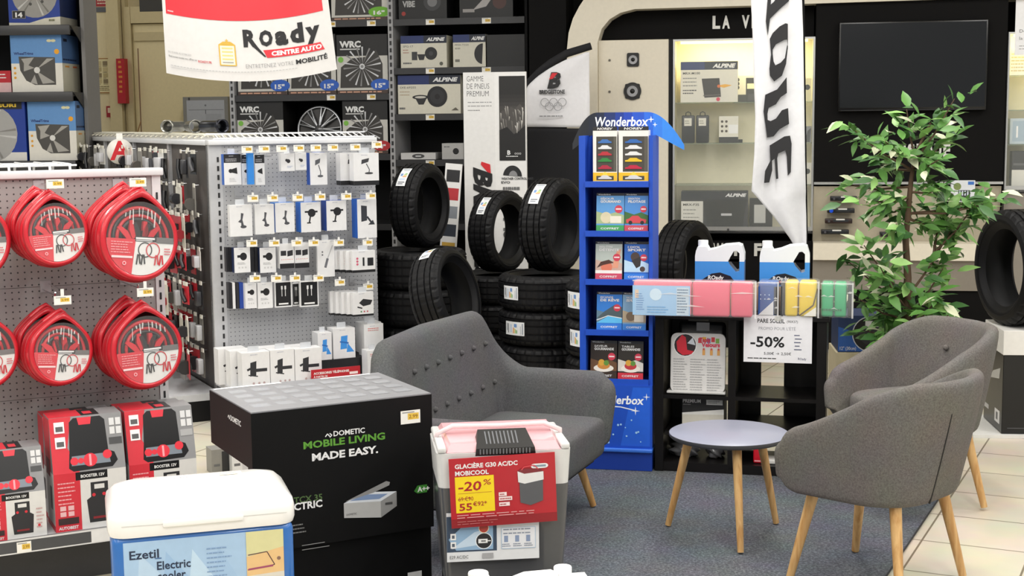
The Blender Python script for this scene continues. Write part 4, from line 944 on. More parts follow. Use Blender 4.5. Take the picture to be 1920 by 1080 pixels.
# blue subwoofer carton behind the right of the shelf unit
BF = Frame(P(1571, 662, 7.5), radians(-6)); zb = BF.px(1571, 660)[1]; zt = BF.px(1571, 592)[1]; w = BF.px(1655, 660)[0]
t = thing('subwoofer_carton', 'blue carton with a round black speaker picture behind the shelf unit', 'carton', BF.w(0, 0, zb), BF.a)
m = MB(); m.box(0, w + .01, 0, .3, 0, zt - zb, K('#22345a')); pr = Pr(m, FRONT(0, 0, 0)); h = zt - zb
pr.poly([(0, .004), (w, .004), (w, h * .3), (0, h * .7)], K('#2c5ca8')); pr.disc(w * .72, h * .5, h * .49, K('#c9ccd2'), 28); pr.disc(w * .72, h * .5, h * .465, K('#17171a'), 28); pr.disc(w * .72, h * .5, h * .3, K('#2b2b30'), 24); pr.text('12" (30cm)', .01, h * .06, h * .09, wh, w=w * .36); pr.rect(w * .6, h * .7, w * .9, h * .86, K('#d8d8d8'))
m.build('carton_body', t)
m = MB(); m.box(-.01, w + .02, -.01, .32, 0, zb - .002, mat('cream_plinth', '#cbbf9f', .5)); o = m.build('display_plinth'); place(o, BF.w(0, 0, 0), BF.a); tag(o, 'cream plinth under the blue subwoofer carton', 'plinth')
# ================================================================== DISPLAY WALL
cr = mat('cream_gloss_panel', '#e0d8c6', 0.4)
def dp(px, py, y=0.0): return DW.px(px, py, y)
def dthing(name, label, cat, group=None): return thing(name, label, cat, DW.w(0, 0, 0), DW.a, group)
# cream arch standing proud of the wall
pts = [dp(*p, -.06) for p in ((1063, 560), (1063, 92), (1066, 62), (1074, 35), (1086, 12), (1102, -12), (1125, -35), (1155, -52), (1190, -60))]
pts.append((4.2, pts[-1][1]))
inn = [dp(*p, -.06) for p in ((1421, 10), (1190, 17), (1163, 24), (1143, 36), (1128, 54), (1120, 80), (1120, 560))]
inn.insert(0, (4.2, inn[0][1] + .04))
ol = pts + inn; ol = [(x, z) for x, z in ol]
ol[0] = (ol[0][0], 0.002); ol[-1] = (ol[-1][0], 0.002)
m = MB(); m.prism(ol, -.06, 0.40, cr); o = m.build('cream_arch'); at_frame(o, DW); tag(o, 'big cream rounded arch framing the black display wall', 'arch'); o['kind'] = 'structure'; o.name = 'trim_2'
# header board with raised letters
zt = dp(1300, 8)[1]; zb = dp(1300, 73)[1]; xl = dp(1122, 60)[0]; xr = dp(1528, 60)[0]
t = dthing('header_board', 'black header board with raised silver letters above the lit cabinet', 'board')
m = MB(); m.box(xl, xr - .003, .12, .16, zb + .004, zt + .25, BLK); m.build('board', t)
lt = mat('brushed_letter', '#d6d5d0', .35, .2)
def letters(t, s, px0, px1, pyb, h, y, names='raised_letter'):
    x0, z0 = dp(px0, pyb, y); x1, _ = dp(px1, pyb, y); n = len(s.replace(' ', ''))
    cw = (x1 - x0) / len(s)
    for i, ch in enumerate(s):
        if ch == ' ': continue
        vs, fs = glyphs(ch, .045); xs = [p[0] for p in vs]; a, b = min(xs), max(xs); k = h / .70; kx = min(cw * .78 / (b - a), k) if ch not in 'I1' else k * .9
        me = MB(); me.add([(x0 + cw * i + (x - a) * kx, y - .012, z0 + v * k) for x, v in vs], fs, lt)
        me.add([(x0 + cw * i + (x - a) * kx, y - .001, z0 + v * k) for x, v in vs], [f[::-1] for f in fs], lt)
        o = me.build(names, t)
letters(t, 'LA VIE', 1336, 1446, 53, .085, .12)
# speaker cabinet
x0, zt_ = dp(1121, 76); x1 = dp(1254, 300)[0] - .002
t = dthing('speaker_panel', 'cream panel with two round black speakers mounted one above the other', 'speaker panel')
m = MB(); m.box(x0 + .003, x1, 0.0, .30, 0.35, zt_, cr, .004, 1); m.build('panel', t)
for (px, py, r, sq) in ((1187, 112, .052, True), (1186, 171, .064, False)):
    x, z = dp(px, py); bkk = mat('black_speaker', '#161617', .5)
    m = MB(); M0 = T(x, 0, z) @ RX(radians(90))
    if sq: m.prism(rrect(x - r * .85, x + r * .85, z - r * .95, z + r * .95, .012), -.012, -.0005, bkk)
    else:
        m.prism([(x + r * (1 + .13 * max(0, cos(4 * a - pi)) ** 6) * cos(a), z + r * (1 + .13 * max(0, cos(4 * a - pi)) ** 6) * sin(a)) for a in [2 * pi * k / 64 for k in range(64)]], -.012, -.0005, bkk)
    o = m.build('speaker_frame', t)
    m = MB(); m.lathe([(r * .78, .013), (r * .7, .017), (r * .62, .0125)], mat('rubber_surround', '#2c2c2e', .5), 32, M0); m.lathe([(r * .62, .0125), (r * .28, .0122)], mat('grey_cone', '#9b9b9d', .35, .6), 32, M0); m.lathe([(r * .28, .0122), (r * .2, .02), (0, .022)], mat('black_speaker', '#161617', .5), 24, M0); m.build('cone', o)
for py in (113, 172):
    x, z = dp(1143, py); m = MB(); m.cyl(.009, 0, .006, mat('knob_grey', '#6a655c', .4), 12, T(x, 0, z) @ RX(radians(90))); m.build('screw', t)
# lit glass cabinets
def cabinet(px0, px1, pyt, pyb, label, shelves_px, warm):
    (x0, z1), (x1, _) = dp(px0, pyt), dp(px1, pyt); z0 = dp(px0, pyb)[1]
    t = dthing('glass_cabinet', label, 'cabinet'); inside = mat('cabinet_cream', '#e9e2c6', .5)
    m = MB(); D = .33; m.box(x0, x1, D - .02, D, z0, z1, inside); m.box(x0, x0 + .012, 0.02, D, z0, z1, inside); m.box(x1 - .012, x1, 0.02, D, z0, z1, inside); m.box(x0, x1, .02, D, z1 - .012, z1, inside); m.box(x0, x1, .0, D, z0 - .02, z0, mat('cabinet_floor', '#2a2a2b', .3))
    m.build('cabinet_body', t)
    fr = mat('silver_frame', '#c9c9c7', .3, .7); m = MB()
    m.box(x0, x0 + .014, 0, .02, z0, z1, fr); m.box(x1 - .014, x1, 0, .02, z0, z1, fr); m.box(x0 + .014, x1 - .014, 0, .02, z1 - .014, z1, fr); m.box(x0 + .014, x1 - .014, 0, .02, z0 - .012, z0 + .028, fr); m.build('door_frame', t)
    m = MB(); m.cyl(.008, -.006, 0, mat('lock_dark', '#444444', .4), 12, T((x0 + x1) / 2 - .1, 0, z0 + .008) @ RX(radians(90)) @ T(0, 0, .006)); m.build('lock', t)
    gl = mat('shelf_glass', '#9fb39f', .05, alpha=.35, noise=0)
    zz = []
    for py in shelves_px:
        z = dp((px0 + px1) / 2, py, .05)[1]; zz.append(z); m = MB(); m.box(x0 + .013, x1 - .013, .05, D - .022, z - .007, z, gl); m.build('glass_shelf', t)
    m = MB(); m.box(x0 + .014, x1 - .014, .008, .012, z0 + .028, z1 - .014, mat('door_glass', '#eef4f0', .03, alpha=.06, noise=0)); m.build('door_glass', t)
    m = MB(); m.box(x0 + .05, x1 - .05, .06, .1, z1 - .03, z1 - .013, mat('lamp_tube', '#fff2b0', .5, emit=2.0)); m.build('lamp_tube', t)
    l = bpy.data.lights.new('cabinet_lamp', 'AREA'); l.shape = 'RECTANGLE'; l.size = (x1 - x0) * .8; l.size_y = .05; l.energy = warm; l.color = (1, .88, .5)
    o = bpy.data.objects.new('cabinet_lamp', l); COL.objects.link(o); o.location = DW.w((x0 + x1) / 2, .08, z1 - .035); o.rotation_euler = (radians(25), 0, DW.a)
    return x0, x1, z0, z1, zz
CX0, CX1, CZ0, CZ1, CZZ = cabinet(1262, 1529, 74, 432, 'tall lit glass cabinet of car audio boxes behind the white flag', (191, 268, 346), 4.5)
def audio_box(label, px0, py0, px1, py1, y, prints, body='#e3dfd2', dep=.12, z=None, name='audio_carton', cat='carton', group=None):
    (x0, z0), (x1, _) = dp(px0, py0, y), dp(px1, py0, y); z1 = dp(px0, py1, y)[1]
    if z is not None: z1 = z + (z1 - z0); z0 = z
    w, h = x1 - x0, z1 - z0; m = MB(); m.box(0, w, 0, dep, 0, h, K(body)); prints(Pr(m, FRONT(0, 0, 0)), w, h)
    o = m.build(name); place(o, DW.w(x0, y, z0 + .001), DW.a); tag(o, label, cat, group); return o
def alpine(pr, w, h, pic):
    pr.rect(0, h * .80, w, h, K('#1c2233')); pr.rect(0, h * .80, w * .42, h, K('#1d2f66'))
    pr.text('ALPINE', w * .56, h * .85, h * .09, wh, w=w * .38, bold=.05, shear=.35); pr.lines(w * .66, h * .825, w * .94, 1, .01, h * .012, K('#8f96a5'), 1); pic(pr, w, h)
def pic_amp(pr, w, h):
    pr.text('MRX-M100', w * .04, h * .69, h * .055, K('#333333'), w=w * .3, bold=.02); pr.lines(w * .04, h * .58, w * .3, 3, h * .09, h * .025, K('#8a8a86'), 3); pr.lines(w * .04, h * .28, w * .3, 2, h * .07, h * .03, K('#555555'), 4)
    pr.poly([(w * .37, h * .58), (w * .68, h * .59), (w * .71, h * .13), (w * .42, h * .11)], K('#2c2625')); pr.line([(w * .4, h * .16), (w * .7, h * .18)], h * .03, K('#5a5450'))
    pr.poly([(w * .64, h * .4), (w * .78, h * .44), (w * .9, h * .41), (w * .76, h * .35)], K('#f0b23c')); pr.disc(w * .67, h * .39, h * .04, K('#d96a26')); pr.disc(w * .66, h * .07, h * .05, K('#d93a5a'), 8)
zc = CZZ[0]; audio_box('audio carton with a navy band and amplifier picture, top shelf of the glass cabinet', 1276, 191, 1383, 115, .06, lambda p, w, h: alpine(p, w, h, pic_amp), z=zc)
def pic_rec(pr, w, h):
    pr.rect(w * .4, 0, w, h * .92, K('#2c2c2f')); pr.rect(w * .0, 0, w * .4, h * .28, K('#3a3a3c')); [pr.disc(w * .12, h * q, w * .07, K('#3b3b3b'), 8) for q in (.55, .7, .85)]; pr.rect(w * .44, h * .5, w * .8, h * .7, K('#e9e2b8')); pr.rect(w * .47, h * .05, w * .9, h * .3, K('#44444a'))
audio_box('grey and black receiver carton beside the amplifier carton in the glass cabinet', 1376, 191, 1432, 142, .185, pic_rec, '#d9d4c2', z=zc)
zc = CZZ[1]
for lab, a, b in (('black hanging pouch with a white tag, left of the pair in the glass cabinet', 1278, 1302), ('black hanging pouch with a white tag, right of the pair in the glass cabinet', 1305, 1329)):
    (x0, _), (x1, _) = dp(a, 268, .08), dp(b, 268, .08); h = dp(a, 216, .08)[1] - dp(a, 268, .08)[1]; w = x1 - x0
    t = thing('accessory_pouch', lab, 'pouch', DW.w(x0, .08, zc + .001), DW.a, 'black pouches in the glass cabinet')
    m = MB(); m.box(0, w, 0, .06, 0, h, K('#26262a', .3), .008); m.build('pouch', t)
    m = MB(); m.box(w * .2, w * .78, -.003, -.0004, h * .62, h * .9, K('#e5e2d4')); pr = Pr(m, FRONT(0, -.003, 0)); pr.lines(w * .26, h * .78, w * .72, 2, h * .08, h * .03, K('#8a8a7a'), 2); m.build('tag', t)
    m = MB(); m.tube([(w * .3, .02, h - .004), (w * .32, .02, h + .018), (w * .5, .02, h + .026), (w * .68, .02, h + .018), (w * .7, .02, h - .004)], .0035, K('#202022'), 8); m.build('hanger', t)
def pic_cam(pr, w, h):
    pr.rect(0, 0, w, h * .22, K('#2a2a2c')); [pr.disc(w * (.16 + .22 * (k % 2)), h * (.44 + .18 * (k // 2)), w * .07, K('#4a3f34'), 8) for k in range(6)]; pr.rect(w * .5, h * .35, w * .98, h * .68, K('#f4f4f2'))
audio_box('small white carton with dot pictures on the second shelf of the glass cabinet', 1348, 268, 1384, 218, .08, pic_cam, '#e6e3d4', z=zc)
audio_box('flat black unit under the small white carton in the glass cabinet', 1384, 268, 1392, 262, .09, lambda p, w, h: None, '#222225', z=zc)
zc = CZ0 + .004
def pic_big(pr, w, h):
    pr.rect(0, 0, w, h * .78, K('#343437')); pr.rect(0, 0, w * .33, h * .74, K('#dcdad2')); pr.text('MRX-F35', w * .03, h * .62, h * .06, K('#333333'), w=w * .24, bold=.02); pr.lines(w * .03, h * .5, w * .28, 4, h * .1, h * .025, K('#8f8f8a'), 5)
    pr.poly([(w * .33, h * .76), (w * .98, h * .80), (w * .92, h * .02), (w * .40, h * .02)], K('#1c1c1e')); pr.rect(w * .6, h * .36, w * .76, h * .42, K('#c9c9cc')); pr.text('ALPINE', w * .66, h * .86, h * .08, wh, w=w * .3, bold=.05, shear=.35)
audio_box('large dark amplifier carton at the bottom of the glass cabinet', 1277, 429, 1402, 358, .05, pic_big, '#2a2c33', .15, z=zc)
audio_box('black carton with a white panel behind the flag tail in the glass cabinet', 1405, 429, 1448, 372, .09, lambda p, w, h: (p.rect(w * .2, h * .2, w * .7, h * .8, K('#bdbdb8'))), '#1e1e20', .1, z=zc)
for lab, py, zq, c in (('tiny pale blister with a black dome, right of the flag on the top shelf', 148, 0, '#e6dfb5'), ('silver gadget right of the flag on the second shelf', 238, 1, '#8d8f93'), ('small white carton right of the flag on the third shelf', 306, 2, '#dedcd2')):
    audio_box(lab, 1506, (191, 268, 346)[zq], 1521, py, .07, lambda p, w, h, q=zq: (p.disc(w * .5, h * .6, w * .35, K('#2a2a2a'), 12) if q != 1 else p.poly([(w * .2, 0), (w * .8, 0), (w * .95, h * .9), (w * .5, h * .7)], K('#4c4c50'))), c, .05, z=CZZ[zq])
# black base under cabinet with raised letters
x0 = dp(1256, 500)[0]; z1 = dp(1400, 445)[1]
t = dthing('display_partition', 'black base panel with raised silver letters under the glass cabinet', 'panel')
m = MB(); m.box(dp(1254, 300)[0] + .026, CX1 - .002, .05, .34, .002, z1 - .03, BLK); m.build('panel', t); letters(t, 'WHIF', 1336, 1440, 478, .085, .05)
m = MB(); m.box(dp(1254, 300)[0], dp(1254, 300)[0] + .022, -.005, .34, .002, dp(1254, 74)[1], BLACK); o = m.build('black_divider'); at_frame(o, DW); tag(o, 'narrow black upright between the speaker panel and the glass cabinet', 'upright')
# television panel
x0, z1 = CX1 + .003, dp(1530, -10)[1]; x1 = dp(1884, 200)[0]; z0 = dp(1600, 344)[1]
t = dthing('television_partition', 'big black panel carrying the television, with raised letters low down', 'panel')
m = MB(); m.box(x0, x1, -.02, .36, z0, z1 - .06, BLK); m.build('panel', t); letters(t, 'MUSIQUE', 1668, 1785, 293, .085, -.02)
m = MB(); m.box(x0, x1, -.03, -.021, z0 - .006, z0 + .012, mat('silver_frame', '#c9c9c7', .3, .7)); m.build('edge_trim', t)
(a, b0), (c_, _) = dp(1571, 209, -.08), dp(1849, 209, -.08); b1 = dp(1571, 42, -.08)[1]
t = dthing('television', 'large black flat television hanging on the black panel', 'television')
m = MB(); m.box(a, c_, -.08, -.03, b0, b1, mat('black_tv_bezel', '#0c0c0d', .3), .006); m.build('casing', t)
m = MB(); m.box(a + .012, c_ - .012, -.0815, -.0801, b0 + .024, b1 - .012, mat('dark_screen', '#0a0a0b', .12, spec=.6)); m.build('screen', t)
m = MB(); m.box(a + .02, c_ - .02, -.0825, -.0805, b0 + .003, b0 + .008, mat('tv_trim', '#3a3a3c', .25, .5)); m.build('lower_trim', t)
m = MB(); m.box((a + c_) / 2 - .2, (a + c_) / 2 + .2, -.03, -.0205, (b0 + b1) / 2 - .12, (b0 + b1) / 2 + .12, BLACKM); m.build('wall_mount', t)
# sloping cream console below
zc0, zc1, zc2, zc3 = (dp(1700, q)[1] for q in (347, 455, 487, 545)); x0 = CX1 + .004; x1 = dp(1884, 200)[0] - .005
t = dthing('radio_console', 'long cream console with a sloping front below the television', 'console')
def bar(name, prof, mt):
    m = MB(); n = len(prof)
    m.add([(x0, y, z) for y, z in prof] + [(x1, y, z) for y, z in prof], [tuple(range(n))[::-1], tuple(range(n, 2 * n))] + [(i, i + n, (i + 1) % n + n, (i + 1) % n)[::-1] for i in range(n)], mt); return m.build(name, t, 0, True)
bar('sloping_board', [(.0, zc0 - .008), (.12, zc1), (.12, zc1 - .02), (.3, zc1 - .02), (.3, zc0 - .008)], mat('console_cream_shaded', '#b3ab98', .45))  # shade below the television is put into this darker cream
bar('front_edge', [(-.06, zc1 - .001), (-.06, zc2), (.3, zc2), (.3, zc1 - .021), (.118, zc1 - .021), (.118, zc1 - .001)], mat('console_edge', '#e2dac8', .4))
bar('lower_front', [(-.02, zc2 - .001), (.02, zc3), (.3, zc3), (.3, zc2 - .001)], mat('console_grey', '#8b847a', .5))
bar('kick_base', [(.04, zc3 - .001), (.04, .002), (.3, .002), (.3, zc3 - .001)], BLK)
def on_slope(k): return .0 + .12 * k, zc0 - .008 + (zc1 - zc0 + .008) * k
for i, (a, b, k, lab, c) in enumerate(((1556, 1606, .25, 'black radio faceplate, top of the ladder on the console', '#1d1d1f'), (1551, 1602, .47, 'black radio faceplate with a blue knob on the console', '#1d1d1f'), (1547, 1598, .66, 'reddish black radio faceplate, third of the ladder on the console', '#2c1d1a'), (1540, 1592, .86, 'black radio faceplate, lowest of the ladder on the console', '#1d1d1f'), (1650, 1700, .9, 'wide black radio unit on the console behind the plant trunk', '#18181a'))):
    y, z = on_slope(k); xa = DW.px(a, 400, y - .04)[0]; xb = DW.px(b, 400, y - .04)[0]
    t2 = thing('car_radio', lab, 'car radio', DW.w(xa, y - .068, z - .002), DW.a, 'car radios on the cream console')
    m = MB(); m.box(0, xb - xa, 0, .05, 0, .034, K(c, .3), .004); m.build('faceplate', t2)
    m = MB(); pr = Pr(m, FRONT(0, 0, 0)); w = xb - xa; pr.rect(w * .3, .012, w * .85, .028, K('#2f3236', .2)); pr.rect(w * .4, .035 - .011, w * .72, .034, K('#d9d9d4')); m.build('display', t2)
    m = MB(); m.cyl(.014 if i == 1 else .009, 0, .012, K('#1d4fd0' if i == 1 else '#4a4a4e', .25), 14, T(w * .14, 0, .017) @ RX(radians(90))); m.build('knob', t2)
(a, _), (b, _) = dp(1783, 345, -.05), dp(1828, 345, -.05); y, z = on_slope(.22)
m = MB(); w = b - a; h = dp(1783, 318, -.05)[1] - dp(1783, 345, -.05)[1]; m.box(0, w, 0, .05, 0, h + .05, K('#d9dde2')); pr = Pr(m, FRONT(0, 0, 0)); h += .05
pr.disc(w * .26, h * .72, w * .16, K('#7a8a52')); pr.rect(w * .3, h * .05, w * .8, h * .55, K('#33343a')); [pr.rect(w * (.34 + .11 * k), h * .3, w * (.40 + .11 * k), h * .52, K('#c9d4e0')) for k in range(4)]; pr.rect(w * .7, h * .8, w * .95, h * .95, K('#3a6fc0'))
o = m.build('radio_carton'); place(o, DW.w(a, y - .09, z - .02), DW.a); tag(o, 'small white radio carton standing on the console right of the plant', 'carton')
# right hand lit cabinet, cut by the frame
RX0, RX1, RZ0, RZ1, RZZ = cabinet(1891, 2060, 60, 356, 'lit glass cabinet at the right edge of the photo', (140, 205, 270), 4.5)
m = MB(); m.box(dp(1884, 200)[0] + .002, RX0 - .002, -.03, .34, .002, RZ1, BLACK); o = m.build('black_divider'); at_frame(o, DW); tag(o, 'black upright at the left side of the right hand glass cabinet', 'upright')
m = MB(); m.box(RX0 + .001, RX1, .02, .36, .002, RZ0 - .024, mat('console_grey', '#8b847a', .5)); o = m.build('cabinet_base'); at_frame(o, DW); tag(o, 'grey base below the right hand glass cabinet', 'cabinet base')
audio_box('pale blister packs on the top shelf of the right hand cabinet', 1893, 140, 1940, 92, .08, lambda p, w, h: (p.lines(w * .05, h * .8, w * .9, 6, h * .13, h * .05, K('#c9b98a'), 2)), '#e9e6da', .1, z=RZZ[0])
audio_box('pale blue tub on the second shelf of the right hand cabinet', 1893, 270, 1940, 222, .08, lambda p, w, h: (p.rect(w * .1, h * .1, w * .9, h * .9, K('#a9bccb')), p.rect(w * .25, h * .25, w * .32, h * .7, K('#f6f6f6'))), '#c3d0d8', .1, z=RZZ[2])
audio_box('black and white device at the bottom of the right hand cabinet', 1896, 354, 1950, 284, .08, lambda p, w, h: (p.rect(0, 0, w, h * .5, K('#e2e0d6')), p.rect(w * .05, h * .62, w, h * .68, K('#5a5a5c'))), '#2a2a2c', .1, z=RZ0 + .004)
(a, b0), (c_, _) = dp(1904, 103, -.05), dp(1990, 103, -.05); b1 = dp(1904, -30, -.05)[1]
m = MB(); m.box(a, c_, -.004, -.001, b0, b1, K('#eeeef0')); pr = Pr(m, FRONT(a, -.004, b0)); pr.text('Demandez', .03, .155, .022, K('#5a5a5e'), w=.16); pr.text('la démo', .03, .105, .022, K('#5a5a5e'), w=.12); pr.lines(.03, .06, .2, 2, .02, .005, K('#9a9a9a'), 3)
o = m.build('paper_notice'); at_frame(o, DW); tag(o, 'white paper notice on the right hand glass cabinet', 'notice')
# ================================================================== TYRES
rub = mat('tyre_rubber', '#0f0f11', 0.55, noise=0.2, scale=25, bump=0.15, spec=0.25); rubd = mat('tyre_rubber_dark', '#0c0c0d', 0.8)
def tyre_mesh(R=0.30, Wt=0.205, r=0.20):
    "axis along local y, centred"
    m = MB(); n = 120; h = Wt / 2
    prof = [(r, -h * .72), (r + .012, -h * .80), (r + .03, -h * .94), ((r + R) / 2, -h * 1.04), (R - .028, -h * .98), (R - .010, -h * .86)]
    gr = [-.62, -.24, .24, .62]; tread = [(R - .004, -h * .78)]
    for g in gr: tread += [(R, h * (g - .055)), (R - .009, h * (g - .04)), (R - .009, h * (g + .04)), (R, h * (g + .055))]
    tread += [(R - .004, h * .78)]
    prof = prof + tread + [(a, -b) for a, b in reversed(prof)]
    k0 = 6; k1 = 6 + len(tread) - 1; rows = []
    for (a, b) in prof: rows.append([])
    for i in range(n):
        t = 2 * pi * i / n
        for j, (a, b) in enumerate(prof):
            rr = a
            if i % 4 == 0 and (k0 - 1 <= j <= k0 + 1 or k1 - 1 <= j <= k1 + 1): rr -= .006
            if i % 3 == 0 and k0 + 4 <= j <= k1 - 4 and a > R - .005: rr -= .0025
            tw = t + (.02 if b > 0 else -.02) * 0
            rows[j].append((rr * cos(tw), b, rr * sin(tw)))
    m.grid(rows, rub, False, None, True)
    m.grid([[(x * (r + .0) / r, y, z) for x, y, z in rows[-1]], [((R - .03) * cos(2 * pi * i / n), h * .7, (R - .03) * sin(2 * pi * i / n)) for i in range(n)], [((R - .03) * cos(2 * pi * i / n), -h * .7, (R - .03) * sin(2 * pi * i / n)) for i in range(n)], rows[0]], rubd, True, None, True)
    # rim protector ring
    for s in (-1, 1): m.lathe([(r + .035, s * h * .99), (r + .045, s * h * 1.02), (r + .05, s * h * 1.01)], rub, 72, RX(radians(-90)))
    return m
def tyre_label(R, Wt, a0, a1, y0, y1, parent, seed):
    "paper label wrapped on the tread between two angles"
    m = MB(); n = 8; pap = K('#e6e8ea', .4); rr = R + .0012
    P_ = lambda k, y, o=0: ((rr + o) * cos(a0 + (a1 - a0) * k), y, (rr + o) * sin(a0 + (a1 - a0) * k))
    m.grid([[P_(i / n, y0), P_(i / n, y1)] for i in range(n + 1)], pap, True)
    rd = random.Random(seed)
    def bar(k0, k1, f0, f1, c): m.add([P_(k0, y0 + (y1 - y0) * f0, .0008), P_(k1, y0 + (y1 - y0) * f0, .0008), P_(k1, y0 + (y1 - y0) * f1, .0008), P_(k0, y0 + (y1 - y0) * f1, .0008)], [(0, 1, 2, 3)], K(c))
    bar(.06, .11, .1, .9, '#8f97a3'); bar(.16, .19, .1, .7, '#b0b6bf')
    for i, c in enumerate(('#6fae5c', '#9ac06a', '#e6c24a', '#d98a4a')): bar(.34 + .06 * i, .38 + .06 * i, .15, .4 + .06 * i, c)
    bar(.36, .5, .6, .85, '#6f93c7'); bar(.62, .72, .2, .8, '#c3d0e2'); bar(.80, .84, .15, .85, '#555a63'); bar(.88, .92, .3, .85, '#777c86')
    o = m.build('paper_label', parent); o['label'] = 'white paper label with coloured bars'; return o
TM = tyre_mesh().build('tyre_tread_proto'); TMD = TM.data; bpy.data.objects.remove(TM)
TR, TW = .30, .205
def tyre(label, loc, rot, lab=None, k=1.0, grp=None, seed=0):
    t = bpy.data.objects.new('tyre', None); COL.objects.link(t); t.location = loc; t.rotation_euler = rot; t.scale = (k, k, k); tag(t, label, 'tyre', grp)
    o = bpy.data.objects.new('rubber', TMD); COL.objects.link(o); o.parent = t
    if lab: tyre_label(TR, TW, *lab, t, seed)
    return t
def face_cam(loc):  # direction angle from loc to the camera in plan
    return atan2(-loc[1], -loc[0])
def stack(px, d, n, top_py, labels, words, k=1.0, upto=None):
    c = P(px, top_py, d); step = TW * k * 1.045; ztop = c.z; nn = max(1, round(ztop / step)); step = ztop / nn
    for i in range(nn):
        zc = ztop - step * (i + .5); a = face_cam(c) + random.uniform(-.2, .2)
        lab = None
        if i in labels:
            da, wid, f0, f1 = labels[i]; th = a  # label angle in the tyre's own plane: rot x 90 maps local z -> -y
            lab = (-(face_cam(c) + da) - wid / 2, -(face_cam(c) + da) + wid / 2, -TW * .5 * f1, -TW * .5 * f0)
        w = ('topmost', 'second from the top', 'third from the top', 'fourth from the top', 'fifth from the top')[i]
        t = tyre('flat black tyre, %s of the %s' % (w, words), (c.x, c.y, zc), (radians(90), 0, 0), None, k, 'flat tyres in the stacks', i); t.scale = (k, step / (TW * 1.05), k)
        if lab:  # lying: local (x,y,z)->(x,-z,y); a plan angle A is local angle -A
            A = face_cam(c) + da; tyre_label(TR, TW, -A - wid / 2, -A + wid / 2, TW * .5 * f0, TW * .5 * f1, t, i + int(px))
    return c, ztop
def standing(px, py_top, py_bot, d, turn, label, lab, grp, zb=None, tilt=0.0):
    "turn: plan angle of the axle"
    top = P(px, py_top, d); bot = P(px, py_bot, d); zb_ = zb if zb is not None else bot.z
    k = (top.z - zb_) / (2 * TR)
    t = tyre(label, (top.x, top.y, zb_ + TR * k + .001), (0, tilt, turn), None, k, grp)
    if lab: tyre_label(TR, TW, *lab, t, int(px))
    return t
cA, zA = stack(785, 8.7, 4, 466, {}, 'stack beside the phone accessory display', .98)
cB, zB = stack(938, 9.1, 4, 510, {0: (-.72, .40, -.5, .35)}, 'middle stack behind the loveseat', .95)
cC, zC = stack(1025, 8.25, 4, 510, {0: (-.82, .42, -.35, .45), 1: (-.72, .50, -.35, .45)}, 'stack left of the blue stand', .95)
cD, zD = stack(1157, 7.75, 4, 524, {0: (-.95, .5, -.35, .55), 1: (-.9, .4, -.35, .55)}, 'stack half hidden behind the blue stand', .95)
S_ = 'standing tyres on the stacks'
standing(786, 306, 464, cA.y + .02, radians(66), 'upright tyre with a tall label on the left tyre stack', (radians(118), radians(150), -.02, .05), S_, zA)
standing(936, 357, 515, cB.y - .02, radians(58), 'upright tyre on the middle stack, poster visible through its centre', (radians(122), radians(152), -.035, .03), S_, zB)
standing(1036, 334, 504, cC.y, radians(60), 'upright tyre with a long label just left of the blue stand', (radians(118), radians(150), -.035, .035), S_, zC)
c = P(836, 556, 8.0); tyre('tyre leaning upright between the left and middle stacks', (c.x, c.y, c.z), (radians(-14), 0, radians(66)), (radians(88), radians(122), -.03, .04), .92, S_)
m = MB(); m.box(c.x - .12, c.x + .12, c.y - .16, c.y + .16, .001, c.z - TR * .92 - .012, mat('black_plinth', '#1a1a1b', .6)); o = m.build('black_crate'); tag(o, 'black crate under the leaning tyre', 'crate')
# tyre on a stand behind the screen wash jugs
c = P(1283, 470, 9.2); t_ = tyre('tyre half hidden between the blue stand and the jugs', (c.x, c.y, c.z - .1), (0, 0, radians(58)), None, 1.0, S_)
m = MB(); m.cyl(.16, 0, c.z - .1 - .302, mat('black_plinth', '#1a1a1b', .6), 28); o = m.build('round_plinth'); place(o, (c.x, c.y, 0)); tag(o, 'black round plinth under the tyre behind the shelf unit', 'plinth')

# plinth and big tyre at the right edge
PF = Frame(G(1877, 820), radians(-6)); ph = PF.px(1877, 620)[1]; pw = .62
m = MB(); bk_ = mat('black_gloss_card', '#0f0f11', .3)
m.box(0, pw, 0, .42, .02, ph - .13, bk_, .003, 1); whc = mat('white_card', '#eceae6', .5)
m.box(-.003, pw + .003, -.003, .423, ph - .13, ph, whc, .002, 1)
pr = Pr(m, LEFTF(0, .42, 0)); pr.rect(.26, .06, .37, .13, K('#e9e9ea')); pr.rect(.29, .075, .33, .115, K('#6a6a6e')); pr.rect(.02, .09, .12, .115, K('#c9c9cc')); pr.poly([(.12, ph - .30), (.34, ph - .27), (.36, ph - .21), (.2, ph - .25)], K('#c9c9c6'))
pr = Pr(m, FRONT(0, 0, 0)); pr.line([(.03, .05), (pw, .05)], .004, K('#55555a')); pr.text('BRIDGESTONE', .12, .075, .025, K('#d5d5d8'), w=.2, bold=.03)
o = m.build('card_plinth'); place(o, PF.w(0, 0, 0), PF.a); tag(o, 'black card plinth with a white top band at the right edge', 'plinth')
m = MB(); m.prismz([(-.15, -.03), (pw, -.03), (pw, .5), (-.2, .5)], .0005, .018, mat('white_base_sheet', '#e6e5e2', .5)); o = m.build('base_sheet'); place(o, PF.w(0, 0, 0), PF.a); tag(o, 'thin white sheet on the floor under the black card plinth', 'sheet')
c = PF.w(.11, .21, ph); tyre('big upright tyre on the black card plinth at the right edge', (c.x, c.y, ph + .001 + TR * 1.04), (0, 0, radians(99)), None, 1.04, S_)

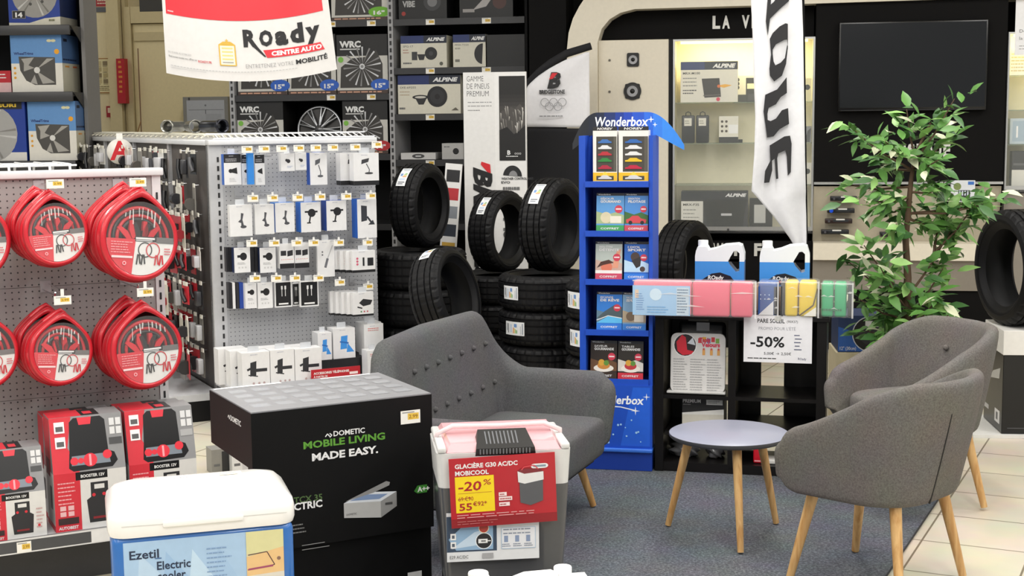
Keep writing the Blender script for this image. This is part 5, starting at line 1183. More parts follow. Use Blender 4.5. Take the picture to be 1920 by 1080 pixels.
# ================================================================== POSTERS AND FLAGS
QF = Frame(G(880, 686), radians(-8)); 
q = lambda px, py, y=0.0: QF.px(px, py, y)
(x0, z1), (x1, _) = q(868, 136), q(986, 136); xm = q(936, 300)[0]; w = x1 - x0
t = thing('tyre_poster_stand', 'white free standing tyre poster with a dark mountain picture and large letters', 'poster', QF.w(0, 0, 0), QF.a)
m = MB(); m.box(x0, x1, 0, .035, .05, z1, mat('white_foam_board', '#e9e8e6', .5)); fr_ = FRONT(x0, 0, 0); pr = Pr(m, fr_)
pr.poly([(.0, .05), (w * .5, .05), (w * .5, z1), (0, z1)], K('#e4e3e1')) 
ik = K('#2f2f31')
for s, py in (('GAMME', 153), ('DE PNEUS', 167), ('PREMIUM', 181)): pr.text(s, .025, q(872, py)[1], .037, ik, w={'GAMME': .115, 'DE PNEUS': .155, 'PREMIUM': .15}[s], bold=-.01)
pr.lines(.03, q(872, 193)[1], .21, 2, .025, .006, K('#9a9a9a'), 3); pr.lines(.03, q(872, 208)[1], .12, 1, .02, .006, K('#8a8a8a'), 4)
xa, za = q(937, 301); xb, zb_ = q(984, 142); xa -= x0; xb -= x0
pr.rect(xa, za, xb, zb_, K('#1a1918')); hh = zb_ - za; ww = xb - xa
for i, c in enumerate(('#232120', '#2b2927', '#343130', '#3d3a38')): pr.rect(xa, za + hh * (.62 - .03 * i), xb, za + hh * (.78 - .045 * i), K(c))
rd_ = random.Random(5)
pr.poly([(xa, za + hh * .35), (xa, za + hh * .56), (xa + ww * .15, za + hh * .6), (xa + ww * .3, za + hh * .57), (xa + ww * .45, za + hh * .64), (xa + ww * .6, za + hh * .61), (xa + ww * .8, za + hh * .67), (xb, za + hh * .6), (xb, za + hh * .4), (xa + ww * .5, za + hh * .3)], K('#4a4744'))
for i in range(22):
    u = xa + ww * (.04 + .9 * rd_.random()); v = za + hh * (.36 + .24 * rd_.random()); L_ = hh * (.05 + .12 * rd_.random()); pr.poly([(u, v + L_ * .5), (u + ww * .05, v + L_ * .4), (u + ww * (.0 + .08 * rd_.random()), v - L_ * .6)], K(('#a9a59f', '#8a8681', '#c9c5bf', '#6a6662')[i % 4]))
pr.poly([(xa, za + hh * .36), (xa + ww * .3, za + hh * .4), (xa + ww * .6, za + hh * .3), (xb, za + hh * .42), (xb, za), (xa, za)], K('#191818'))
pr.text('B', xa + ww * .3, za + hh * .07, hh * .05, wh, bold=.03); pr.lines(xa + ww * .25, za + hh * .045, xa + ww * .75, 1, .01, .005, wh, 3); pr.text('ooo', xa + ww * .58, za + hh * .07, hh * .035, K('#cfcfcf'))
# tyre close up and caption
xc, zc_ = q(961, 331); xc -= x0; pr.disc(xc, zc_ - .0, .065, K('#222224'), 24, .075, 0, pi); pr.disc(xc + .005, zc_ - .0, .03, K('#8a8a8c'), 16, .04, 0, pi)
for py in (337, 344): pr.text('WEATHER CONTROL A005' if py == 337 else 'EVO', xa + .01, q(940, py)[1], .016, ik, w=.22 if py == 337 else .06, bold=.02)
pr.lines(xa + .02, q(940, 356)[1], xb - .02, 5, .07, .02, K('#6d6d6d'), 9)
for py in (395, 440): pr.disc(xa + .05, q(940, py)[1], .03, K('#4a4a4c'), 14); pr.lines(xa + .1, q(940, py)[1], xb - .01, 2, .03, .012, K('#55555a'), py)
# large vertical brand letters
u0, v0 = q(888, 303); u0 -= x0; rk = K('#18181a')
pr.poly([(u0 + .055, v0 - .0), (u0 + .115, v0 - .02), (u0 + .12, v0 - .10), (u0 + .05, v0 - .02)], K('#d0242f'))
pr.text('BRIDGESTONE', u0 + .005, v0 - .04, .118, rk, rot=-pi / 2, w=1.32, bold=.05, shear=.35)
m.build('printed_board', t)
for xx in (x0 + .06, x1 - .14):
    m = MB(); m.box(xx, xx + .08, -.10, .16, .001, .05, DGREY, .004); m.build('foot', t)
# second poster leaning behind the left standing tyre
a = P(866, 300, 9.3)
t = thing('leaning_poster', 'narrow white leaning poster with stacked pictures beside the left upright tyre', 'poster', (P(812, 300, 9.3).x, a.y, 0), radians(-8))
m = MB(); m.M = RY(radians(5)); hh = P(850, 305, 9.3).z; m.box(-.04, .07, 0, .02, .02, hh, mat('white_foam_board', '#e9e8e6', .5)); pr = Pr(m, FRONT(-.04, 0, 0))
for i, c in enumerate(('#2f2f31', '#b93a40', '#8a8f96', '#3a3f48', '#c9a24a', '#55585e')): pr.rect(.012, hh - .12 - .12 * i, .1, hh - .04 - .12 * i, K(c))
m.build('printed_board', t)

# brand feather flag with a black lower part behind the poster
FF = Frame(P(1050, 200, 10.0), radians(-8)); f = lambda px, py, y=0.0: FF.px(px, py, y)
t = thing('feather_flag', 'white and black curved feather flag with rings and a red black letter B', 'flag', FF.w(0, 0, 0), FF.a)
def cloth(outline_l, outline_r, mt, amp, name, ny=24, nx=12, ph=0.0, dep=.004):
    "left and right boundary as lists of (x,z) from top to bottom, filled with gentle folds"
    def at(ol, k):
        q_ = k * (len(ol) - 1); i = min(int(q_), len(ol) - 2); fr = q_ - i; return (ol[i][0] * (1 - fr) + ol[i + 1][0] * fr, ol[i][1] * (1 - fr) + ol[i + 1][1] * fr)
    rows = []
    for i in range(ny + 1):
        l, r_ = at(outline_l, i / ny), at(outline_r, i / ny); row = []
        for j in range(nx + 1):
            s = j / nx; row.append((l[0] * (1 - s) + r_[0] * s, amp * sin(s * 7 + i * .25 + ph) * (.4 + .6 * i / ny), l[1] * (1 - s) + r_[1] * s))
        rows.append(row)
    mb = MB(); mb.grid(rows, mt, True); return mb, rows
fl = mat('flag_cloth_white', '#e6e5e8', .8); fk = mat('flag_cloth_black', '#17171b', .85)
L1 = [f(*p) for p in ((1100, 98), (1060, 112), (1030, 128), (1008, 143), (990, 160), (982, 182), (981, 210), (981, 238))]; R1 = [f(*p) for p in ((1105, 98), (1105, 118), (1105, 140), (1105, 160), (1106, 180), (1106, 200), (1106, 220), (1106, 239))]
mb, rows = cloth(L1, R1, fl, .012, 'c'); pr = Pr(mb, FRONT(0, -.016, 0))
bx, bz = f(1024, 164); pr.text('B', bx + .012, bz, .10, K('#1b1b1d'), bold=.06, shear=.25); pr.poly([(bx + .022, bz + .055), (bx + .045, bz + .1), (bx + .085, bz + .1), (bx + .05, bz + .06)], K('#cf2630'))
bx, bz = f(1012, 176); pr.text('BRIDGESTONE', bx, bz, .026, K('#3a3a3c'), w=.18, bold=.04)
for k, (dx, dz) in enumerate(((0, 0), (.062, 0), (.124, 0), (.031, -.03), (.093, -.03))): bx, bz = f(1022, 192); pr.ring(bx + dx, bz + dz, .026, .030, K('#8a8a8d'))
bx, bz = f(1012, 219); pr.lines(bx, bz, bx + .18, 1, .01, .008, K('#8f8f92'), 3)
mb.build('white_cloth', t, 0, False, .002)
L2 = [f(981, 240), f(984, 300), f(990, 380), f(996, 470)]; R2 = [f(1106, 241), f(1104, 300), f(1098, 380), f(1092, 470)]
mb, rows = cloth(L2, R2, fk, .014, 'c', ph=1.0); mb.build('black_cloth', t, 0, False, .002)['label'] = 'black lower part of the flag'
m = MB(); pts = [FF.o * 0 + Vector((p[0], .02, p[1])) for p in (f(978, 250), f(982, 180), f(992, 152), f(1010, 135), f(1032, 118), f(1062, 100), f(1108, 86))]
m.tube(pts, [.012, .016, .022, .026, .028, .028, .026], fk, 10); m.tube([Vector((f(978, 250)[0], .02, f(978, 250)[1])), Vector((f(985, 300)[0], .02, 0.02))], .010, BLACKM, 8); m.build('bent_pole', t)
m = MB(); m.cyl(.17, 0.001, .03, BLACKM, 24, T(f(985, 300)[0], .02, 0)); m.build('foot', t)

# tall white flag with dark italic letters
NF = Frame(P(1460, 300, 7.75), radians(-6)); f = lambda px, py, y=0.0: NF.px(px, py, y)
t = thing('beach_flag', 'tall narrow white flag with dark vertical italic letters QUE hanging behind the jugs', 'flag', NF.w(0, 0, 0), NF.a)
Ls = [f(*p) for p in ((1402, -60), (1408, 0), (1411, 60), (1413, 140), (1416, 220), (1414, 290), (1409, 358), (1424, 375), (1450, 405), (1480, 445), (1496, 472))]
Rs = [f(*p) for p in ((1505, -60), (1504, 0), (1506, 60), (1507, 140), (1508, 220), (1509, 290), (1511, 358), (1511, 375), (1512, 405), (1512, 445), (1511, 474))]
fw2 = mat('flag_cloth_bright', '#e9e9ec', .85)
mb, rows = cloth(Ls, Rs, fw2, .014, 'c', 40, 16); ink = mat('flag_ink', '#2b2b2d', .8)
# letters drawn from outlines in the photograph's proportions, wrapped on the cloth
nn = [0]
def on_cloth(pts_px, mt=ink):
    nn[0] += 1
    mb.add([(f(px, py)[0], -.0165 - .0003 * nn[0], f(px, py)[1]) for px, py in pts_px], [tuple(range(len(pts_px)))], mt)
zz = lambda l: [(1390 + a / 4.5, b / 4.5) for a, b in l]
on_cloth(zz([(222, -40), (215, 60), (205, 180), (222, 300), (240, 160), (320, 80), (400, 10), (402, -60), (330, -60), (270, 20), (246, 40), (252, -40)]))
on_cloth(zz([(238, 330), (262, 282), (320, 225), (370, 198), (390, 203), (390, 420), (384, 335), (360, 338), (290, 375), (262, 420), (262, 460), (250, 480), (246, 420)]))
on_cloth(zz([(247, 470), (262, 455), (270, 520), (285, 552), (330, 530), (365, 490), (384, 380), (391, 395), (375, 540), (340, 640), (275, 688), (240, 640), (235, 580)]))
on_cloth(zz([(200, 800), (300, 755), (380, 652), (382, 785), (330, 820), (290, 880), (228, 910), (218, 960), (220, 1015), (205, 1075), (185, 940)]))
on_cloth(zz([(205, 1075), (220, 1012), (245, 1022), (290, 1000), (340, 930), (392, 912), (400, 1045), (320, 1090), (270, 1150), (215, 1160)]))
z2 = lambda l: [(1240 + a / 2.824, b / 2.824) for a, b in l]
on_cloth(z2([(572, 770), (650, 722), (680, 718), (688, 760), (684, 910), (668, 930), (663, 830), (655, 795), (618, 812), (612, 838), (618, 945), (606, 948), (598, 840), (585, 850), (586, 900), (570, 965), (543, 968), (548, 905), (576, 850)]))
mb.build('printed_cloth', t, 0, False, .0025)
m = MB(); pts = [Vector((p[0], .02, p[1])) for p in (f(1505, -70), f(1507, 60), f(1509, 220), f(1511, 360), f(1513, 480))]; pts.append(Vector((pts[-1].x + .01, .02, .03))); m.tube(pts, .009, BLACKM, 10); m.build('pole', t)
m = MB(); m.cyl(.085, 0.001, .03, BLACKM, 24, T(pts[-1].x, .02, 0)); m.build('foot', t)

# ================================================================== PLANT
pc = P(1702, 600, 7.08)
t = thing('potted_ficus', 'artificial ficus tree with green and cream leaves in a black pot behind the armchair', 'plant', (pc.x, pc.y, 0), 0)
m = MB(); m.lathe([(0, .002), (.12, .002), (.155, .30), (.165, .31), (.165, .335), (.15, .335), (.145, .30), (0, .29)], mat('black_pot', '#17171a', .35), 32); m.build('pot', t)
m = MB(); m.lathe([(0, .305), (.08, .312), (.146, .302)], mat('soil', '#3a2c20', .95, bump=.5), 24); m.build('soil', t)
bark = mat('ficus_bark', '#5d4837', .8, noise=.3, scale=30)
def wp(px, py, dy=0.0): v = P(px, py, 7.08) ; r = ray(px, py); k = (pc.y + dy - 0) / (CAMP + r).y; v = CAMP + r * k; return Vector((v.x - pc.x, v.y - pc.y, v.z))
m = MB(); m.tube([(0, 0, .30), wp(1700, 640), wp(1702, 520), wp(1698, 450), wp(1708, 340), wp(1716, 290), wp(1745, 230)], [.022, .021, .019, .016, .012, .009, .005], bark, 10); m.build('trunk', t)
bm_ = MB(); rd = random.Random(11)
tips = []
def branch(a, b, dyb, r0=.007):
    A, B = wp(*a), wp(b[0], b[1], dyb); mid = (A + B) / 2 + Vector((0, 0, -.02)); bm_.tube([A, mid, B], [r0, r0 * .7, r0 * .35], bark, 6)
    tips.append((A, B)); return B
BR = [((1700, 560), (1790, 420), .0), ((1750, 480), (1770, 340), .1), ((1755, 470), (1830, 380), -.05), ((1712, 320), (1590, 235), -.05), ((1712, 320), (1640, 300), .12), ((1714, 300), (1660, 265), -.18), ((1716, 300), (1700, 205), .05), ((1716, 300), (1790, 185), .0), ((1716, 310), (1775, 260), .1), ((1716, 310), (1760, 300), -.15), ((1708, 350), (1580, 345), .0), ((1706, 370), (1620, 375), -.15), ((1706, 380), (1650, 400), .15), ((1708, 360), (1770, 350), -.1), ((1704, 400), (1880, 370), .05), ((1704, 400), (1840, 385), -.15), ((1704, 410), (1790, 430), .12), ((1702, 440), (1680, 420), -.18), ((1701, 560), (1620, 460), .0), ((1701, 570), (1590, 490), .1), ((1701, 580), (1650, 500), -.15), ((1701, 600), (1610, 560), -.05), ((1701, 610), (1640, 590), .12), ((1700, 610), (1760, 560), -.1), ((1700, 600), (1770, 500), .05), ((1700, 620), (1720, 590), -.18), ((1701, 620), (1690, 640), -.15), ((1700, 630), (1780, 590), .05), ((1701, 630), (1625, 620), .0)]
for b in BR: branch(*b)
bm_.build('branches', t)
leafs = [mat('leaf_mid', '#58893f', .45, noise=.2, scale=20), mat('leaf_deep', '#3a6630', .45, noise=.2, scale=20), mat('leaf_light', '#8bb668', .45, noise=.2, scale=20), mat('leaf_cream', '#d9ddbc', .5, noise=.1, scale=20)]
lm = MB()
def leaf(p, d, up, L_, mt, rim=None):
    d = d.normalized(); sd = d.cross(up); sd = sd.normalized() if sd.length > 1e-4 else d.orthogonal().normalized(); n = sd.cross(d)
    prof = [(0, .0), (.18, .22), (.42, .34), (.68, .24), (.86, .10), (1, 0)]
    vs = []; fs = []
    for k, wd in prof:
        droop = -n * (k * k * .18 * L_); c = p + d * (k * L_) + droop; vs += [c - sd * wd * L_ * .62 + n * wd * L_ * .14, c, c + sd * wd * L_ * .62 + n * wd * L_ * .14]
    for i in range(len(prof) - 1):
        a = i * 3; fs += [(a, a + 1, a + 4, a + 3), (a + 1, a + 2, a + 5, a + 4)]
    lm.add(vs, fs, mt, True)
for A, B in tips:
    L_ = (B - A).length; nl = int(14 + 56 * L_)
    for i in range(nl):
        k = .25 + .78 * rd.random(); p = A + (B - A) * k + Vector((rd.gauss(0, .032), rd.gauss(0, .045), rd.gauss(0, .026)))
        d = (B - A).normalized() * .8 + Vector((rd.gauss(0, .8), rd.gauss(0, .8), rd.gauss(-.25, .5)))
        q_ = rd.random(); mt = leafs[0] if q_ < .45 else leafs[1] if q_ < .68 else leafs[2] if q_ < .94 else leafs[3]
        leaf(p, d, Vector((rd.gauss(0, .4), rd.gauss(0, .4) - .5, 1)), .075 + .045 * rd.random(), mt)
o = lm.build('foliage', t); o['kind'] = 'stuff'
# ================================================================== FRONT LEFT GONDOLA WITH JUMP LEADS
LGd = P(291, 325, 5.6); LG = Frame(LGd, radians(27)); lg = lambda px, py, y=0.0: LG.px(px, py, y)
PEG = mat_pegboard('pegboard_grey', '#a3a1a0'); lgz = lg(150, 318)[1]
steel = mat('shelf_steel', '#c4c5c8', .35); steelw = mat('shelf_steel_white', '#dfe0e2', .3)
def gondola_post(t, x0, x1, y0, y1, z1, name='upright_post'):
    m = MB(); m.box(x0, x1, y0, y1, .001, z1, steelw); pr = Pr(m, FRONT(x0, y0, 0)); z = .1
    while z < z1 - .06: pr.rect((x1 - x0) * .38, z, (x1 - x0) * .62, z + .028, K('#2a2a2c')); z += .05
    return m.build(name, t)
t = thing('shelf_gondola', 'grey perforated gondola in the left foreground holding red jump lead bags', 'gondola', LG.w(0, 0, 0), LG.a)
xl = -1.15; zs1 = lg(145, 533)[1]; zs2 = lg(145, 739)[1]; x1b = lg(286, 400)[0]
for a, b in ((.2, zs2 - .0015), (zs2, zs1 - .0015), (zs1, lgz - .03)):
    m = MB(); m.box(xl, x1b, 0, .02, a, b, PEG); m.build('perforated_panel', t)
gondola_post(t, x1b + .001, x1b + .035, -.005, .05, lgz - .03)
m = MB(); m.box(xl, x1b + .045, -.02, .05, lgz - .03, lgz, steelw, .004); m.build('top_rail', t)
m = MB()
for i in range(11): x = xl + .08 + i * .075; m.tube([(x, .03, lgz - .01), (x, .04, lgz + .02), (x, .42, lgz + .02), (x, .44, lgz - .01)], .005, steelw, 6)
for y in (.06, .18, .30, .42): m.tube([(xl, y, lgz + .016), (xl + .86, y, lgz + .016)], .004, steelw, 6)
m.build('wire_top_rack', t)
zb = lg(120, 1002, -.42)[1] + .0; bsx = lg(172, 990, -.42)[0]
m = MB(); m.box(xl, bsx + .16, -.42, -.001, zb - .02, zb, steel); m.build('base_shelf', t)
m = MB(); m.box(xl, bsx + .16, -.432, -.421, zb - .045, zb + .008, mat('strip_dark', '#4b4c4f', .3)); pr = Pr(m, FRONT(0, -.432, 0)); pr.rect(xl, zb + .001, bsx + .16, zb + .008, K('#d9d9d9')); pr.rect(xl, zb - .045, bsx + .16, zb - .040, K('#d9d9d9'))
u, _ = lg(30, 1000, -.432); price_card(m, FRONT(u, -.433, zb - .043), .05, .04); pr.rect(bsx - .005, zb - .040, bsx + .15, zb + .004, K('#e4e4e4'))
m.build('price_strip', t)
m = MB(); m.box(xl, x1b + .03, -.30, .05, .001, zb - .021, DGREY); m.build('kick_base', t)
m = MB(); m.box(xl, x1b + .03, .021, .06, .001, lgz - .031, DGREY); m.build('back_frame', t)

def hook(F, x, z, L_, label, grp, tagw=.052, gold=True, name='pegboard_hook', tagh=.033, drop=.034):
    t = thing(name, label, 'hook', F.w(x, -.001, z + drop), F.a, grp)
    m = MB(); m.tube([(-.012, 0, 0), (-.012, -L_ + .01, .006), (-.012, -L_, .018)], .0024, CHROME, 6); m.tube([(.012, 0, .02), (.012, -L_, .026)], .0022, CHROME, 6); m.box(-.02, .02, -.004, 0, -.012, .032, STEEL); m.build('wire_prong', t)
    m = MB(); m.box(-tagw / 2 + .012, tagw / 2 + .012, -L_ - .004, -L_ - .002, .012 - drop, .012 - drop + tagh, mat('clear_holder', '#efeeea', .2))
    m.box(.006, .018, -L_ - .0035, -L_ - .0022, .011, .03, mat('clear_holder', '#efeeea', .2)) if drop < .03 else m.box(.006, .018, -L_ - .0035, -L_ - .0022, .012 - drop + tagh - .002, .03, mat('clear_holder', '#efeeea', .2))
    price_card(m, FRONT(-tagw / 2 + .014, -L_ - .0042, .014 - drop), tagw - .004, tagh - .004); m.build('price_tag', t)
    return t
redc = mat('red_vinyl', '#cc2230', .32, noise=.1, scale=12, coat=.3); redp = mat('red_piping', '#a81824', .35); film = mat('clear_vinyl', '#ffffff', .06, alpha=.07, noise=0, spec=.8)
def teard(v, R):
    q = max(0, (v.z / R - .35) / .65)
    return Vector((v.x * (1 - .18 * q * q), v.y, v.z + .2 * R * q * q * max(0, 1 - abs(v.x) / (.8 * R))))
def leadbag(label, F, x, y, z, R, dep, rot, grp):
    "round jump lead bag: vinyl drum, clear window, cable coils, printed card; centre at x,z, front face at y"
    t = bpy.data.objects.new('jump_lead_bag', None); COL.objects.link(t); t.matrix_world = F.M @ T(x, y, z) @ RZ(radians(14)) @ RY(rot) @ RX(radians(-4)); tag(t, label, 'bag', grp)
    Mx = RX(radians(90))   # local z -> -y (towards the viewer)
    m = MB(); m.lathe([(0, -dep), (R * .9, -dep), (R * .99, -dep + .012), (R, -dep * .5), (R * .985, -.012), (R * .95, -.002), (R * .86, .0), (R * .86, -.006)], redc, 56, Mx); m.lathe([(R * .86, -.006), (R * .86, -.03), (0, -.03)], K('#3a0f14'), 40, Mx); m.v = [teard(v, R) for v in m.v]; m.build('vinyl_drum', t)
    m = MB()
    for rr, yy in ((R * .965, -.012), (R * 1.0, -dep * .45), (R * .98, -dep * .85)): m.lathe([(rr + .0045 * cos(a), yy + .0045 * sin(a)) for a in [2 * pi * k / 8 for k in range(8)]], redp, 56, Mx, True, True)
    m.v = [teard(v, R) for v in m.v]; m.build('zip_piping', t)
    m = MB(); rd = random.Random(int(x * 1000))
    for k in range(4):
        rr = R * (.74 - .09 * k); pts = [(rr * cos(a), .018 + .004 * sin(3 * a + k), rr * .98 * sin(a)) for a in [pi * (-.05 + 1.1 * i / 26) for i in range(27)]]
        m.tube(pts, .0075, K('#c21a28', .3) if k % 2 == 0 else K('#1a1a1c', .35), 7)
    m.build('cable_coil', t)
    for sx, c, nm in ((-.30, '#d22634', 'red clamp'), (.22, '#c51f2d', 'red clamp'), (.02, '#232325', 'black clamp')):
        m = MB(); m.M = T(R * sx, .012, R * (.18 if sx else .06)) @ RY(sx * 1.6); q = R * .5
        for s in (-1, 1): m.prism([(s * .006 - .005, -q * .45), (s * .012 + .005, -q * .45), (s * .03 + .006, q * .35), (s * .03 - .008, q * .4), (s * .008 - .004, 0)] if s > 0 else [(-.017, -q * .45), (-.001, -q * .45), (-.004, 0), (-.022, q * .4), (-.036, q * .35)], -.008, .008, K(c, .3))
        o = m.build('clamp', t); o['label'] = nm
    m = MB(); rr = R * .85; a0, a1 = radians(-178), radians(-2); n = 26
    arc = [(rr * cos(a0 + (a1 - a0) * k / n), rr * sin(a0 + (a1 - a0) * k / n)) for k in range(n + 1)]
    m.poly([(a, .0015, b) for a, b in arc], K('#e3e2e0')); fr = FRONT(0, .0012, 0); pr = Pr(m, fr, .0002)
    pr.poly([(-rr * .999, -.002)] + [p for p in arc if p[0] < -.12 * R] + [(-.12 * R, -.002)], K('#d8303e')); bkc = K('#2d2d2f'); rdc = K('#c62834')
    pr.rect(-.14 * R, -R * .06, .40 * R, R * .06, bkc); pr.rect(-.12 * R, -R * .005, .36 * R, R * .035, wh); pr.rect(-.12 * R, -R * .045, .3 * R, -R * .02, K('#cfcfcf')); pr.rect(.40 * R, -R * .08, .84 * R, R * .06, K('#6c6a6a'))
    pr.ring(.12 * R, -R * .25, R * .155, R * .18, bkc); pr.ring(.32 * R, -R * .25, R * .155, R * .18, rdc)
    for dx, c in ((-.06, bkc), (.06, bkc), (.40, rdc), (.52, rdc)):
        pr.line([(dx * R, -.36 * R), (dx * R - .03 * R, -.60 * R)], .022 * R * 1.6, c); pr.line([(dx * R + .03 * R, -.36 * R), (dx * R + .06 * R, -.58 * R)], .022 * R * 1.6, c)
    pr.lines(-.74 * R, -.10 * R, -.16 * R, 5, R * .06, R * .018, K('#f0a8ae'), 4); pr.rect(-.72 * R, -.46 * R, -.2 * R, -.41 * R, K('#f3d5d7')); pr.disc(-.40 * R, -.58 * R, R * .05, K('#f0b0b5'), 12); pr.disc(-.40 * R, -.58 * R, R * .025, K('#d8303e'), 10); pr.lines(.60 * R, -.22 * R, .8 * R, 3, R * .06, R * .025, K('#d0606a'), 6)
    m.build('printed_card', t)['label'] = 'red and white printed card'
    m = MB(); m.lathe([(R * .87, -.0005), (R * .5, .004), (0, .006)], film, 40, Mx); 
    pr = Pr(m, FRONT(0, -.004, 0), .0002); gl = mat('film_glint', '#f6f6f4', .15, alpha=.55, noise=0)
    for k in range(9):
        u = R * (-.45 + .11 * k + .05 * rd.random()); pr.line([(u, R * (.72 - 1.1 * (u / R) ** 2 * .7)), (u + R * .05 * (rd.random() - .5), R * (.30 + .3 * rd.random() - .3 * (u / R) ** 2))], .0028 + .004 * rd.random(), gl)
    m.build('clear_window', t)
    m = MB(); m.tube([(-R * .45, dep * .5, R * .86), (-R * .12, dep * .4, R * 1.16), (0, dep * .35, R * 1.24), (R * .10, dep * .4, R * 1.16), (R * .38, dep * .5, R * .9)], [.012, .009, .008, .009, .012], redc, 8); m.build('carry_strap', t)
    return t
bags = [('upper left', 14, 452, 84, 72), ('', 0, 0, 0, 0)]
hk = 'hooks on the jump lead gondola'
spec = [  # word, window centre px, radius px, tag px
    ('first', 'upper row, cut by the photo edge', -52, 452, 72, None, 0),
    ('mid', 'upper row, in the middle', 107, 436, 62, (103, 345), -.05),
    ('right', 'upper row, large one at right', 264, 448, 80, (258, 342), .12),
    ('first2', 'lower row, cut by the photo edge', -30, 664, 66, None, 0),
    ('mid2', 'lower row, in the middle', 117, 660, 62, (117, 563), .12),
    ('right2', 'lower row, large one at right', 278, 656, 74, (272, 548), .0)]
for w_, words, px, py, rp, tg, rot in spec:
    yf = -.27; x, z = lg(px, py, yf); R = rp / FPX * 5.25 * 1.02
    leadbag('red jump lead bag in front, %s' % words, LG, x, yf, z, R, .09, rot, 'jump lead bags')
    leadbag('red jump lead bag behind the front one, %s' % words, LG, x - .028, yf + .112, z + .012, R * .985, .075, rot - .06, 'jump lead bags')
    hx = x; hz = z + R * 1.22
    if tg: hook(LG, lg(tg[0], tg[1], -.3)[0] - .012, lg(tg[0], tg[1], -.3)[1] - .028, .3, 'steel price tag hook of the jump lead bags, %s' % words, hk, .062, drop=.0 if py < 500 else .04)
    else: hook(LG, hx, hz - .05, .3, 'steel hook of the jump lead bags, %s' % words, hk, .062, drop=.0)

